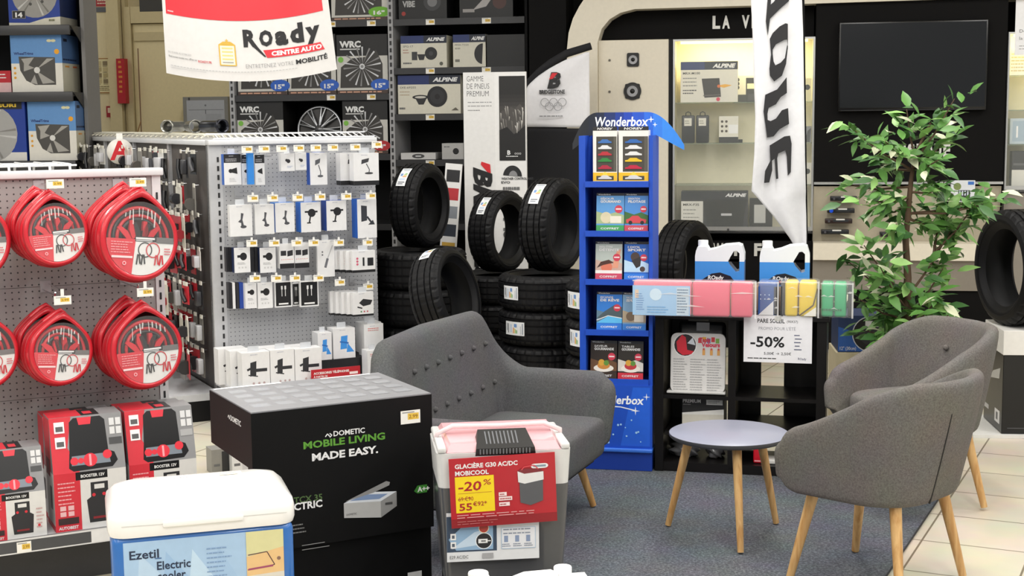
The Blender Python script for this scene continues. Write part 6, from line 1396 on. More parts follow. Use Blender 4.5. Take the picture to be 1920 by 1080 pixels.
# ------------------------------------------------------------------ booster cartons on the base shelf
gyc = mat('grey_carton', '#8c8c8e', .45); rdk = mat('red_carton', '#d23340', .42)
def booster(label, px0, px1, pyb, pyt, y, tags, dep=.17, kind=0):
    (x0, _), (x1, _) = lg(px0, pyb, y), lg(px1, pyb, y); zt = lg(px0, pyt, y)[1]; w = x1 - x0; h = zt - zb
    t = thing('booster_carton', label, 'carton', LG.w(x0, y, zb + .001), LG.a, 'jump starter cartons on the left gondola')
    m = MB(); hs = h * .52; inset = .05
    prof = [(0, 0), (0, hs), (inset, h), (dep, h), (dep, 0)]
    m.add([(0, a, b) for a, b in prof] + [(w, a, b) for a, b in prof], [(0, 1, 2, 3, 4)[::-1], (5, 6, 7, 8, 9), (2, 3, 8, 7)[::-1] if False else (2, 7, 8, 3), (3, 8, 9, 4), (0, 4, 9, 5)], gyc)
    m.add([(0, a, b) for a, b in prof] + [(w, a, b) for a, b in prof], [(0, 5, 6, 1), (1, 6, 7, 2)], gyc)
    wc = K('#dddcda'); pr = Pr(m, FRONT(0, 0, 0)); pr.rect(0, 0, w, hs, wc); pr.rect(0, 0, w * .36, hs, rdk); bkc = K('#1f1f21', .3)
    pr.rect(w * .30, hs * .86, w * .74, hs * 1.0, bkc); pr.text('BOOSTER 12V', w * .37, hs * .90, hs * .05, wh, w=w * .33, bold=.03)
    pr.poly([(w * .47, hs * .1), (w * .78, hs * .1), (w * .80, hs * .5), (w * .74, hs * .55), (w * .74, hs * .8), (w * .5, hs * .8), (w * .5, hs * .55), (w * .44, hs * .5)], K('#2e2e31')); pr.rect(w * .55, hs * .68, w * .69, hs * .76, wc); pr.disc(w * .54, hs * .58, hs * .03, rdk, 10); pr.disc(w * .68, hs * .58, hs * .03, rdk, 10); pr.rect(w * .52, hs * .16, w * .72, hs * .2, K('#8a2a30'))
    pr.lines(w * .05, hs * .82, w * .30, 6, hs * .07, hs * .022, K('#f0a8ae'), 3)
    for q in range(4): pr.rect(w * (.07 + .11 * (q % 2)), hs * (.26 + .1 * (q // 2)), w * (.15 + .11 * (q % 2)), hs * (.34 + .1 * (q // 2)), K('#e9b9bd'))
    pr.rect(w * .04, hs * .12, w * .32, hs * .23, K('#3a2a2c')); pr.text('AUTOBEST', w * .04, hs * .035, hs * .05, wh, w=w * .27, bold=.03); pr.lines(w * .84, hs * .6, w * .97, 6, hs * .08, hs * .03, K('#c9a5a5'), 5); pr.disc(w * .88, hs * .25, hs * .03, rdk, 8)
    sl = sqrt(inset ** 2 + (h - hs) ** 2); ang = atan2(inset, h - hs); M1 = T(0, 0, hs) @ RX(-ang) @ FRONT(0, 0, 0); pr = Pr(m, M1)
    pr.poly([(0, 0), (w * .36, 0), (w * .34, sl * .15), (w * .22, sl * .45), (w * .30, sl), (0, sl)], rdk)
    pr.poly([(w * .24, sl * .3), (w * .78, sl * .3), (w * .76, sl * .9), (w * .70, sl * .97), (w * .33, sl * .97), (w * .27, sl * .9)], bkc)
    pr.poly([(w * .22, sl * .08), (w * .28, sl * .02), (w * .82, sl * .04), (w * .90, sl * .15), (w * .86, sl * .3), (w * .70, sl * .38), (w * .24, sl * .34)], bkc); pr.poly([(w * .26, sl * .12), (w * .80, sl * .12), (w * .78, sl * .30), (w * .27, sl * .29)], K('#7f8893', .3))
    pr.poly([(w * .40, sl * .84), (w * .56, sl * .84), (w * .58, sl * .97), (w * .38, sl * .97)], K('#df3a48', .3)); pr.disc(w * .52, sl * .2, sl * .12, K('#df3a48', .3)); pr.rect(w * .505, sl * .1, w * .535, sl * .3, K('#f0a0a8')); pr.disc(w * .30, sl * .2, sl * .07, K('#df3a48', .3)); pr.disc(w * .39, sl * .2, sl * .05, K('#df3a48', .3)); pr.disc(w * .76, sl * .27, sl * .08, K('#df3a48', .3))
    for q in range(4): pr.rect(w * (.82 + .09 * (q % 2)), sl * (.62 + .16 * (q // 2)), w * (.89 + .09 * (q % 2)), sl * (.75 + .16 * (q // 2)), K('#d9d9da'))
    pr.rect(w * .80, sl * .44, w * .98, sl * .56, K('#4a4a4c') if kind == 0 else K('#a9a9aa'))
    for q in (.45, .72): pr.rect(w * .06, sl * q, w * .2, sl * (q + .2), K('#f0eeee')); pr.rect(w * .08, sl * (q + .03), w * .18, sl * (q + .12), K('#5a5a5c'))
    pr = Pr(m, LEFTF(0, dep, 0)); pr.rect(0, hs, dep - inset * 1.0, h - .005, rdk); pr.rect(0, 0, dep, hs, K('#d8d6d4')); pr.rect(dep * .1, hs * .9, dep * .6, hs * 1.2, K('#7a1a22')); pr.rect(0, 0, dep, hs * .1, rdk); pr.rect(dep * .5, hs * .35, dep * .75, hs * .75, bkc)
    pr = Pr(m, TOPF(0, 0, h)); pr.rect(0, inset + .004, w * .45, dep, rdk); pr.rect(w * .45, inset + .004, w * .7, dep, bkc); pr.rect(w * .5, inset + .03, w * .62, inset + .08, K('#df3a48', .3))
    m.build('printed_carton', t); return t
booster('red and grey jump starter carton in front at the left edge of the photo', -30, 88, 990, 853, -.40, None)
booster('red and grey jump starter carton in the middle of the shelf, front one', 104, 240, 972, 790, -.39, None)
booster('red and grey jump starter carton behind the front middle one', 92, 222, 962, 786, -.20, None, .17)
booster('jump starter carton at the right end with a pale price patch, front one', 246, 372, 968, 776, -.37, None, .17, 1)
booster('jump starter carton at the right end, behind the front one', 232, 356, 958, 772, -.19, None, .17, 1)

# ================================================================== PHONE ACCESSORY END DISPLAY
PGd = P(400, 264, 7.9); PG = Frame(PGd, radians(27)); pg = lambda px, py, y=0.0: PG.px(px, py, y)
PEG2 = mat_pegboard('pegboard_light', '#b9babd', '#5c5e66', .025, .003); pz = pg(402, 262)[1]; px1 = pg(703, 300)[0]
t = thing('end_gondola', 'light grey perforated end display of phone accessories at the aisle end', 'gondola', PG.w(0, 0, 0), PG.a)
cuts = [.1, pg(430, 582)[1], pg(430, 425)[1], pz - .03]
for a, b in zip(cuts[:-1], cuts[1:]): m = MB(); m.box(.045, px1, 0, .02, a + .0015, b, PEG2); m.build('perforated_panel', t)
m = MB(); m.box(-.03, .044, -.004, .05, .001, pz - .03, steel); pr = Pr(m, FRONT(-.03, -.004, 0)); z = .18
while z < pz - .08: pr.rect(.044, z, .056, z + .028, K('#2a2a2c')); z += .05
pr.disc(.05, .13, .008, K('#3a3a3c'), 10); m.build('upright_post', t)
m = MB(); m.box(-.035, px1 + .005, -.03, .05, pz - .03, pz, steelw, .004); m.build('top_rail', t)
m = MB()
for i in range(24): x = .03 + i * .038; m.tube([(x, .0, pz + .005), (x + .02, .16, pz + .03)], .004, steelw, 5)
m.tube([(.0, .16, pz + .03), (px1, .16, pz + .03)], .005, steelw, 6); m.tube([(.0, .0, pz + .005), (px1, .0, pz + .005)], .005, steelw, 6); m.build('wire_top_rack', t)
zb5 = pg(540, 722, -.36)[1]
m = MB(); m.box(-.03, px1, -.42, -.001, zb5 - .03, zb5, steel); m.box(-.03, px1, -.40, .05, .001, zb5 - .031, DGREY); m.box(-.03, px1, .021, .06, .1, pz - .03, DGREY); m.build('base_shelf', t)

def glyph_pic(pr, kind, w, h, c):
    k = K(c)
    if kind == 'mount': pr.poly([(w * .50, h * .28), (w * .62, h * .34), (w * .56, h * .52), (w * .62, h * .72), (w * .5, h * .74), (w * .48, h * .54), (w * .36, h * .46), (w * .5, h * .42)], k); pr.disc(w * .6, h * .30, w * .14, k, 12, h * .05)
    elif kind == 'clamp': pr.disc(w * .55, h * .64, w * .2, k, 14, w * .2); pr.line([(w * .2, h * .68), (w * .85, h * .68)], h * .06, k); pr.line([(w * .5, h * .6), (w * .42, h * .32)], h * .05, k); pr.rect(w * .3, h * .29, w * .5, h * .33, k)
    elif kind == 'phone': pr.poly([(w * .2, h * .42), (w * .5, h * .45), (w * .5, h * .82), (w * .2, h * .84)], k); pr.line([(w * .5, h * .55), (w * .78, h * .36)], h * .05, k); pr.poly([(w * .55, h * .34), (w * .9, h * .34), (w * .8, h * .46)], k)
    elif kind == 'cam': pr.poly([(w * .3, h * .6), (w * .58, h * .68), (w * .62, h * .82), (w * .32, h * .76)], k); pr.line([(w * .5, h * .62), (w * .62, h * .4), (w * .6, h * .3)], h * .03, k); pr.disc(w * .6, h * .27, w * .17, k, 12, h * .04)
    elif kind == 'plug': pr.disc(w * .58, h * .64, w * .22, k, 14, w * .24); pr.rect(w * .2, h * .60, w * .45, h * .70, k); pr.lines(w * .2, h * .38, w * .85, 2, h * .05, h * .02, K('#8a8a8c'), 2); [pr.disc(w * q, h * .2, w * .06, K('#c8c8c8'), 8) for q in (.3, .5, .7)]
    elif kind == 'black': pr.rect(w * .06, h * .05, w * .94, h * .95, K('#161617')); pr.line([(w * .42, h * .8), (w * .42, h * .42)], w * .04, K('#d9d9d9')); pr.line([(w * .62, h * .8), (w * .62, h * .42)], w * .04, K('#d9d9d9')); pr.rect(w * .37, h * .68, w * .47, h * .82, wh); pr.rect(w * .57, h * .68, w * .67, h * .82, wh); pr.rect(w * .22, h * .1, w * .78, h * .16, wh)
    elif kind == 'lens': pr.disc(w * .55, h * .55, w * .14, k, 12, w * .14); pr.disc(w * .42, h * .6, w * .1, k, 10, w * .1); pr.lines(w * .45, h * .25, w * .85, 2, h * .07, h * .03, K('#9aa6c4'), 1)
    elif kind == 'horn': pr.poly([(w * .3, h * .62), (w * .75, h * .72), (w * .78, h * .45), (w * .4, h * .52)], k); pr.disc(w * .38, h * .58, w * .12, k, 10, w * .12); pr.lines(w * .3, h * .25, w * .75, 3, h * .06, h * .025, K('#b5b5b7'), 2)
    elif kind == 'wide': pr.rect(w * .08, h * .52, w * .46, h * .72, k); pr.poly([(w * .54, h * .48), (w * .92, h * .52), (w * .92, h * .74), (w * .54, h * .7)], k); [pr.disc(w * (.15 + .14 * q), h * .36, w * .03, K('#e08a5a' if q % 2 else '#d0607a'), 8) for q in range(6)]; pr.rect(0, 0, w, h * .2, K('#1c1c1e'))
    elif kind == 'pen': pr.line([(w * .45, h * .25), (w * .6, h * .5)], w * .14, k); pr.line([(w * .6, h * .5), (w * .9, h * .85)], w * .06, K('#b9b9bb')); pr.disc(w * .3, h * .6, w * .05, k, 8); pr.disc(w * .3, h * .68, w * .05, k, 8)
    elif kind == 'batt': pr.rect(w * .45, h * .2, w * .53, h * .65, k); pr.rect(w * .66, h * .2, w * .92, h * .62, k); [pr.disc(w * .22, h * q, w * .05, K('#d0607a'), 8) for q in (.3, .45, .6)]
    elif kind == 'tape': pr.poly([(w * .3, h * .52), (w * .5, h * .7), (w * .95, h * .62), (w * .85, h * .42), (w * .5, h * .36)], k); pr.line([(w * .22, h * .34), (w * .45, h * .27)], h * .06, k); [pr.disc(w * q, h * .12, w * .04, K('#c0606a' if q > .5 else '#5a8a5a'), 8) for q in (.4, .55, .7)]
    elif kind == 'holder': pr.poly([(w * .28, h * .34), (w * .5, h * .36), (w * .52, h * .76), (w * .3, h * .72)], k); pr.line([(w * .5, h * .5), (w * .9, h * .5)], h * .09, k); pr.line([(w * .22, h * .38), (w * .56, h * .33)], h * .03, k); pr.line([(w * .18, h * .52), (w * .3, h * .56)], h * .06, k); [pr.disc(w * q, h * .14, w * .045, K('#b9a3a3'), 8) for q in (.4, .6, .78)]
    elif kind == 'blueholder': pr.poly([(w * .32, h * .3), (w * .62, h * .32), (w * .66, h * .76), (w * .36, h * .74)], k); pr.poly([(w * .6, h * .2), (w * .95, h * .2), (w * .66, h * .5)], k); pr.line([(w * .3, h * .56), (w * .7, h * .5)], h * .05, K('#2f6bb8'))
    elif kind == 'plainbox': pr.lines(w * .2, h * .85, w * .8, 2, h * .06, h * .025, K('#d0605a'), 3); pr.rect(w * .3, h * .78, w * .7, h * .80, K('#c9c9c9'))
def pbox(label, x0, yb, x1, yt, y, dep, kind, col='#26262a', side='#e4e4e5', top=None, bottom=None, sidec=None, tab=True, dx=0.0, dz=0.0, cat='carton', grp='phone accessory cartons on the end display', name='accessory_carton', z=None, card=True):
    (a, z0), (b, _) = pg(x0, yb, y), pg(x1, yb, y); z1 = pg((x0 + x1) / 2, yt, y)[1]; w, h = b - a, z1 - z0
    if z is not None: z0 = z
    t = thing(name, label, cat, PG.w(a + dx, y, z0 + dz), PG.a, grp)
    m = MB(); m.box(0, w, 0, dep, 0, h, K(side)); pr = Pr(m, FRONT(0, 0, 0)); hh = h
    if sidec:
        q = Pr(m, LEFTF(0, dep, 0)); q.rect(0, 0, dep, h, K(sidec)); q = Pr(m, TOPF(0, 0, h)); q.rect(0, 0, w, dep, K(sidec))
    if top: pr.rect(0, h * .72, w, h, K(top)); pr.lines(w * .1, h * .82, w * .8, 2, h * .06, h * .04, K('#8f8f92'), 3)
    if bottom: pr.rect(0, 0, w, h * bottom, K('#1b1b1d')); Pr(m, LEFTF(0, dep, 0)).rect(0, 0, dep, h * bottom, K('#1b1b1d'))
    M0 = FRONT(0, 0, 0)
    if kind: 
        if bottom: pr.M = FRONT(0, 0, h * bottom); glyph_pic(pr, kind, w, h * (1 - bottom), col)
        elif top: glyph_pic(pr, kind, w, h * .78, col)
        else: glyph_pic(pr, kind, w, h, col)
        pr.M = M0
        if kind not in ('black', 'wide'): pr.lines(w * .3, h * .93, w * .7, 1, .01, h * .018, K('#b5b8c4'), 2)
    m.build('printed_carton', t)
    if tab:
        m = MB(); m.box(w * .3, w * .7, dep * .45, dep * .45 + .002, h - .001, h + .03, mat('clear_hang_tab', '#dfe2e6', .2, alpha=.7)); m.build('hang_tab', t)
    return t
n1 = '%s'
pbox('white carton with a black horn picture and dark header, top row, first from the left', 421, 347, 453, 289, -.16, .05, 'horn', '#1c1c1e', top='#1d1d20', sidec='#2a63c0')
pbox('white carton with a dark header, top row, second from the left, beside the blue strip', 454, 347, 472, 290, -.15, .04, 'horn', '#1c1c1e', top='#1d1d20')
pbox('thin bright blue carton edge standing slightly askew in the top row', 466, 346, 477, 287, -.20, .03, None, side='#2f86dc')
pbox('white carton with a dark header right of the blue strip in the top row', 479, 347, 497, 290, -.15, .04, 'horn', '#1c1c1e', top='#1d1d20')
pbox('small white lens carton in the top row, left one of two', 527, 321, 553, 287, -.15, .04, 'lens')
pbox('small white lens carton in the top row, right one of two', 554, 319, 575, 286, -.15, .04, 'lens')
pbox('white carton with a camera on a bent arm and a blue side, top row', 582, 347, 614, 286, -.15, .06, 'cam', '#5b5d62', sidec='#1f57b8')
for i in range(2):
    pbox(('front white camera carton with a black base at the right end of the top row', 'white camera carton behind the front one at the right end of the top row')[i], 664, 348, 711, 287, -.22, .07, 'cam', '#3a3a3d', bottom=.14, dx=-.05 * i, dz=.0, tab=i == 0).location += PG.y * (.085 * i)
R2 = [('white carton with a sucker phone mount, second row, first from the left', 432, 444, 474, 384, 'mount', '#4a4b50', None), ('white carton with a sucker phone mount, second row, second from the left', 479, 440, 515, 383, 'mount', '#4a4b50', None), ('white carton with a sucker phone mount, second row, third from the left', 517, 436, 553, 380, 'mount', '#4a4b50', '#2f7fd8'),
      ('white carton with a black three armed clamp, second row, left of its twin', 565, 436, 602, 379, 'clamp', '#1c1c1e', '#1f74d8'), ('white carton with a black three armed clamp, second row, right of its twin', 613, 433, 650, 376, 'clamp', '#1c1c1e', '#1b49a0'), ('large white carton with a phone on a stand and broad blue side, second row end', 671, 447, 707, 373, 'phone', '#33353a', '#1c63c8')]
for lab, a, b, c, d, kind, col, sd in R2: pbox(lab, a, b, c, d, -.20, .09 if sd else .04, kind, col, sidec=sd)
for a, lab in ((440, 'white carton with a black plug, third row, left one'), (488, 'white carton with a black plug, third row, right one')): pbox(lab, a, 512, a + 30, 464, -.18, .05, 'plug', '#1b1b1d', sidec='#1f2c50')
for k, (a, b) in enumerate(((425, 430), (431, 436), (472, 478), (479, 484))): pbox('thin black carton seen from its edge in the third row, number %s from the left' % ('one', 'two', 'three', 'four')[k], a, 510, b, 464, -.12 - .01 * k, .04, None, side='#1d1d22', tab=False)
pbox('white film pack with two torches and coloured dots, left of its twin, third row', 525, 504, 552, 457, -.20, .05, 'wide', '#2a2a2d'); pbox('white film pack with two torches and coloured dots, right of its twin, third row', 553, 503, 580, 455, -.19, .05, 'wide', '#2a2a2d')
pbox('tall white card with a slanted pen like cable, third row', 596, 520, 628, 450, -.17, .02, 'pen', '#6a6b70')
for i in range(5): pbox(('frontmost white battery carton with a black base, third row end', 'second white battery carton of the third row pile', 'third white battery carton of the third row pile', 'fourth white battery carton of the third row pile', 'rearmost white battery carton of the third row pile')[i], 661, 512, 704, 470, -.26, .03, 'batt', '#232326', bottom=.12, dx=-.024 * i, tab=i == 0).location += PG.y * (.034 * i)
for k, (a, b, c) in enumerate(((430, 436, '#1d1d22'), (437, 442, '#e2e2e4'), (444, 449, '#2a2a30'), (450, 458, '#2447a0'))): pbox(('thin black carton edge, fourth row, far left', 'thin white carton edge, fourth row, between two dark ones', 'thin dark grey carton edge, fourth row', 'narrow navy blue carton edge, fourth row')[k], a, 579, b, 530, -.13, .05, None, side=c, tab=False)
pbox('white carton with a black plug, fourth row, left one of two', 461, 579, 482, 531, -.17, .04, 'plug', '#1b1b1d'); pbox('white carton with a black plug, fourth row, right one of two', 484, 579, 512, 530, -.17, .04, 'plug', '#1b1b1d')
pbox('black white edged carton with two cables, fourth row, left one', 516, 577, 548, 527, -.17, .02, 'black'); pbox('black white edged carton with two cables, fourth row, half hidden in the middle', 549, 574, 562, 530, -.13, .02, 'black'); pbox('black white edged carton with two cables, fourth row, right one', 563, 576, 598, 526, -.17, .02, 'black')
for i in range(5): pbox(('frontmost white power bank carton, fourth row end', 'second white power bank carton of the fourth row pile', 'third white power bank carton of the fourth row pile', 'fourth white power bank carton of the fourth row pile', 'rearmost white power bank carton of the fourth row pile')[i], 662, 594, 701, 548, -.26, .03, 'tape', '#2c2c2f', bottom=.08, dx=-.022 * i, tab=i == 0).location += PG.y * (.034 * i)
# bottom shelf cartons
for j, (a, b, yb, yt) in enumerate(((455, 507, 722, 652), (508, 553, 718, 648), (554, 604, 712, 644))):
    for i in range(3 if j == 0 else 2):
        w_ = ('front', 'middle', 'rear')[i]; n_ = ('first', 'second', 'third')[j]
        pbox('white phone holder carton on the base shelf, %s of the %s row' % (w_, n_), a, yb, b, yt, -.37, .09, 'holder' if True else None, '#2c2d31', dx=-.038 * i, z=zb5 + .001, tab=i == 0).location += PG.y * (.1 * i)
m = MB(); m.box(.56, .94, -.25, -.03, zb5 + .0005, zb5 + .10, mat('black_riser', '#17171a', .5)); o = m.build('step_riser'); place(o, PG.w(0, 0, 0), PG.a); tag(o, 'black step under the blue phone holder cartons on the base shelf', 'riser')
for lab, a, b, yb, yt in (('white carton with a bright blue phone holder, left one, on the step', 597, 623, 680, 628), ('white carton with a bright blue phone holder, right one, on the step', 626, 667, 687, 629)):
    pbox(lab, a, yb, b, yt, -.24, .1, 'blueholder', '#3f92e0', z=zb5 + .101)
pbox('tall plain white carton at the right end of the step', 684, 683, 720, 622, -.245, .09, 'plainbox', z=zb5 + .101); pbox('plain white carton behind the right end of the step', 678, 670, 716, 612, -.13, .09, 'plainbox', z=zb5 + .101)
pbox('plain white carton low at the right end of the base shelf', 690, 712, 716, 662, -.36, .09, 'plainbox', z=zb5 + .001)
# red strip sign
(a, z0), (b, _) = pg(584, 722, -.41), pg(676, 722, -.41); z1 = pg(584, 702, -.41)[1]; w, h = b - a, z1 - z0
m = MB(); m.box(0, w, 0, .003, 0, h + .02, mat('red_board', '#b3202b', .35)); pr = Pr(m, FRONT(0, 0, .015)); pr.text('ACCESSOIRES TÉLÉPHONIE', w * .05, h * .62, h * .2, wh, w=w * .72, bold=.03); pr.text('À PARTIR DE', w * .05, h * .3, h * .18, wh, w=w * .28, bold=.02); pr.rect(w * .78, h * .36, w * .95, h * .6, K('#f0dcdc')); pr.rect(w * .05, h * .04, w * .4, h * .16, K('#f0d21d'))
o = m.build('red_sign'); place(o, PG.w(a, -.41, zb5 + .001), PG.a); tag(o, 'red sign ACCESSOIRES TÉLÉPHONIE on the base shelf edge of the end display', 'sign')
for r_, (yy, xs, L_) in enumerate(((282, (463, 495, 528, 560, 592, 624, 666, 706), .22), (374, (474, 511, 558, 600, 649, 695), .25), (458, (472, 514, 556, 588, 635, 689), .23), (524, (478, 518, 553, 597, 637, 690), .22))):
    for k, x in enumerate(xs):
        yq = yy - (6 if r_ < 2 else 2) * (k / len(xs)) - (4 if r_ == 0 and k == 7 else 0)
        if r_ == 3 and k > 3: yq = 531 + 8 * (k - 4)
        u, z = pg(x, yq + 4, -L_); hook(PG, u - .012, z - .014, L_, 'price tag hook in %s of the end display, %s from the left' % (('the top row', 'the second row', 'the third row', 'the fourth row')[r_], ('first', 'second', 'third', 'fourth', 'fifth', 'sixth', 'seventh', 'eighth')[k]), 'price tag hooks on the end display', .062, tagh=.038, drop=.0 if r_ == 0 else .034)

# ------------------------------------------------------------------ long aisle gondola behind it
t = thing('aisle_gondola', 'long grey aisle gondola of hanging car accessories running back behind the end display', 'gondola', PG.w(0, 0, 0), PG.a)
PEG3 = mat('dark_backing', '#6a6663', .6); LEN = 5.0; az = pz - .005
m = MB(); m.box(.02, .9, .062, LEN, .14, az - .03, PEG3); m.build('perforated_panel', t)
for y in (.07, 1.05, 2.05, 3.05, 4.05): m = MB(); m.box(.0, .019, y, y + .045, .14, az - .03, steel); m.build('upright_post', t)
m = MB(); m.box(-.02, .92, .062, LEN, az - .029, az, steelw, .004); m.build('top_rail', t)
m = MB(); m.box(-.40, .0, .062, LEN, .12, .16, steel); m.box(-.38, .9, .062, LEN, .001, .119, BLACK); m.build('base_shelf', t)
m = MB()
for i in range(34): y = .2 + i * .14; m.tube([(-.02, y, az + .012), (.02, y + .02, az + .03), (.30, y + .02, az + .03), (.33, y, az + .006)], .005, mat('cream_wire', '#dcd8c6', .4), 5)
for x in (.0, .15, .31): m.tube([(x, .2, az + .03), (x, LEN, az + .03)], .0045, mat('cream_wire', '#dcd8c6', .4), 5)
m.build('wire_top_rack', t)
kinds = []
def proto(build): m = MB(); build(m); kinds.append(m.build('hanging_accessory').data); bpy.data.objects.remove(bpy.data.objects[-1]) if False else None
PR = []
def mk(i):
    rd = random.Random(50 + i); m = MB(); w = .06 + .05 * rd.random(); h = .10 + .08 * rd.random()
    cc = ('#d8d4c8', '#2a2a2c', '#c02430', '#8d8a84', '#e2e0da', '#3a3835', '#b8323a', '#6b6862', '#20201f', '#c9c5b8')[i]
    m.box(-.002, .002, -w / 2, w / 2, -h, 0, K(cc, .35)); body = ('#26262a', '#3a3a3e', '#1f1f22', '#55524e', '#c8c8cc', '#17171a', '#2a2a2c', '#b5b5b8', '#4a4a4d', '#8a2028')[i]
    sh = i % 3; w *= 1.25
    if sh == 0: m.cyl(w * .3, -.02, .02, K(body, .3), 12, T(-.022, 0, -h * .55) @ RX(radians(90)))
    elif sh == 1: m.box(-.035, -.003, -w * .35, w * .35, -h * .85, -h * .25, K(body, .3), .006)
    else: m.tube([(-.012, -w * .2, -h * .85), (-.02, 0, -h * .5), (-.012, w * .2, -h * .2)], .012, K(body, .3), 8)
    m.box(-.003, .003, -w * .25, w * .25, 0, .022, K('#e9e6da', .3))
    m.box(-.03, -.028, -.018, .018, .012, .036, K('#e8e5da', .3)) if i % 2 == 0 else None
    m.tube([(.028, 0, .012), (-.004, 0, .012)], .0025, CHROME, 5)
    o = m.build('p'); d = o.data; bpy.data.objects.remove(o); return d
PR = [mk(i) for i in range(10)]
DESC = ('cream', 'black', 'red', 'warm grey', 'white', 'charcoal', 'dull red', 'mid grey', 'deep black', 'beige')
WHAT = ('round fitting', 'boxy fitting', 'bent fitting')
rd = random.Random(21); hi = random.Random(22)
def hang(x, y, z, i, row):
    o = bpy.data.objects.new('hanging_accessory', PR[i]); COL.objects.link(o); o.location = PG.w(x, y, z); o.rotation_euler = (0, 0, PG.a + hi.uniform(-.14, .14))
    tag(o, '%s card with a %s hanging on the side of the long aisle gondola' % (DESC[i], WHAT[i % 3]), 'accessory', 'hanging accessories on the aisle gondola')
y = .16
while y < LEN - .1:
    for r_ in range(2): hang(-.075 - .06 * (rd.random() > .5), y + rd.uniform(-.02, .02), az - .075 - .19 * r_, rd.choice((0, 1, 1, 2, 3, 4, 5, 5, 7, 8, 8, 9, 3)), r_)
    y += .135
y = .13
while y < 1.45:
    for r_ in range(5):
        for q_ in range(3):
            if q_ < 2 or rd.random() < .5: hang(-.07 - .085 * q_, y + rd.uniform(-.008, .008), az - .43 - .195 * r_, rd.choice((0, 1, 2, 2, 3, 4, 6, 7, 8, 9, 2, 6)), r_ + 2)
    y += .132
# learner A plate
q = PG.pxx(225, 284, -.16); t = thing('learner_plate', 'round white plate with a red letter A hanging on the aisle gondola', 'plate', PG.w(-.16, q[0], q[1]), 0, None)
t.rotation_euler = (0, 0, radians(16))
m = MB(); m.lathe([(0, .0), (.085, 0), (.085, .004), (0, .004)], K('#dedbd4'), 32, RX(radians(90))); pr = Pr(m, FRONT(0, -.0042, 0)); pr.text('A', 0, -.052, .12, K('#c8202c'), al='c', bold=.03); m.build('plate', t)
m = MB(); m.box(-.02, .02, .002, .004, .07, .12, K('#efeee8')); m.tube([(0, .003, .11), (.06, .10, .115), (.1, .2, .115)], .003, CHROME, 6); m.build('hang_tab', t)
# chrome exhaust tips lying on top of the aisle gondola
for lab, px, py, k, c in (('shiny dark exhaust tip lying on top of the aisle gondola', 382, 238, .75, '#33343a'), ('dull grey exhaust tip on top of the aisle gondola, left of the dark one', 355, 240, .4, '#8a8a86'), ('pale grey tube on top of the aisle gondola, further left', 340, 243, -.2, '#a5a49c')):
    qy = PG.pxx(px, py + 6, .12); mt = mat('exhaust_' + c.lstrip('#'), c, .25, .8)
    o = MB(); o.lathe([(.034, 0), (.034, .17), (.042, .18), (.042, .21), (.036, .21), (.03, .16), (.03, 0), (.034, 0)], mt, 24); o = o.build('exhaust_tip'); o.location = PG.w(.12, qy[0], az + .078); o.rotation_euler = (radians(90), radians(-35 * k), radians(60 * k)); tag(o, lab, 'exhaust tip')
# low shelf goods at the foot of the aisle side
for lab, ya, yb, yc, px0, c1, c2 in (('small dark pack on the floor behind the black cooler carton', 6.4, .12, .1, 398, '#8d8b86', '#2a2a2c'), ('small white carton on the floor behind the black cooler carton', 6.3, .13, .12, 436, '#e2e2e2', '#c9c9cb')):
    g_ = G(px0, 890); m = MB(); m.box(0, .085, 0, .1, 0, yb, K(c1)); pr = Pr(m, FRONT(0, 0, 0)); pr.rect(.05, 0, .085, yb * .9, K(c2)); pr.rect(.01, yb * .3, .04, yb * .4, K('#6a6a6c')); o = m.build('floor_carton'); place(o, (g_.x, g_.y, .001), PG.a); tag(o, lab, 'carton')
o = MB(); o.lathe([(.075, -.012), (.085, 0), (.075, .012), (.06, .008), (.06, -.008)], CHROME, 32, RY(radians(90)), True, True); o.lathe([(0, .0), (.062, 0)], mat('mirror_glass', '#9a9da2', .08, 1.0), 32, RY(radians(-90)))
o = o.build('round_mirror'); o.location = PG.w(-.34, .42, .247); o.rotation_euler = (0, 0, PG.a); tag(o, 'shiny round chrome mirror standing low on the aisle gondola base shelf', 'mirror')
# ================================================================== REAR SHELVING WITH WHEEL TRIM AND AUDIO CARTONS
HF = Frame(P(733, 160, 11.0), radians(-11)); hp = lambda px, py, y=0.0: HF.px(px, py, y)
sd = mat('shelf_anthracite', '#333335', .4); sb = mat('shelf_back_dark', '#141415', .7, spec=.2)
t = thing('rear_shelving', 'dark two bay shelving of wheel trim and audio cartons behind the tyres', 'shelving', HF.w(0, 0, 0), HF.a)
xl = hp(436, 200)[0]; xr = hp(990, 100)[0]; ztop_ = 3.1
m = MB(); m.box(xl, xr, .45, .48, .001, ztop_, sb); m.build('back_panel', t)
for px in (437, 736):
    x = hp(px, 160)[0]; m = MB(); m.box(x - .02, x + .02, -.03, .44, .001, ztop_, mat('post_grey', '#a8a8aa', .4)); pr = Pr(m, FRONT(x - .02, -.03, 0)); z = .3
    while z < ztop_ - .1: pr.rect(.012, z, .028, z + .032, K('#2a2a2c')); z += .055
    m.build('upright_post', t)
m = MB(); m.box(xr - .02, xr, -.02, .44, .001, ztop_, sb); m.build('side_panel', t)
xm = hp(736, 160)[0]; SH = {}
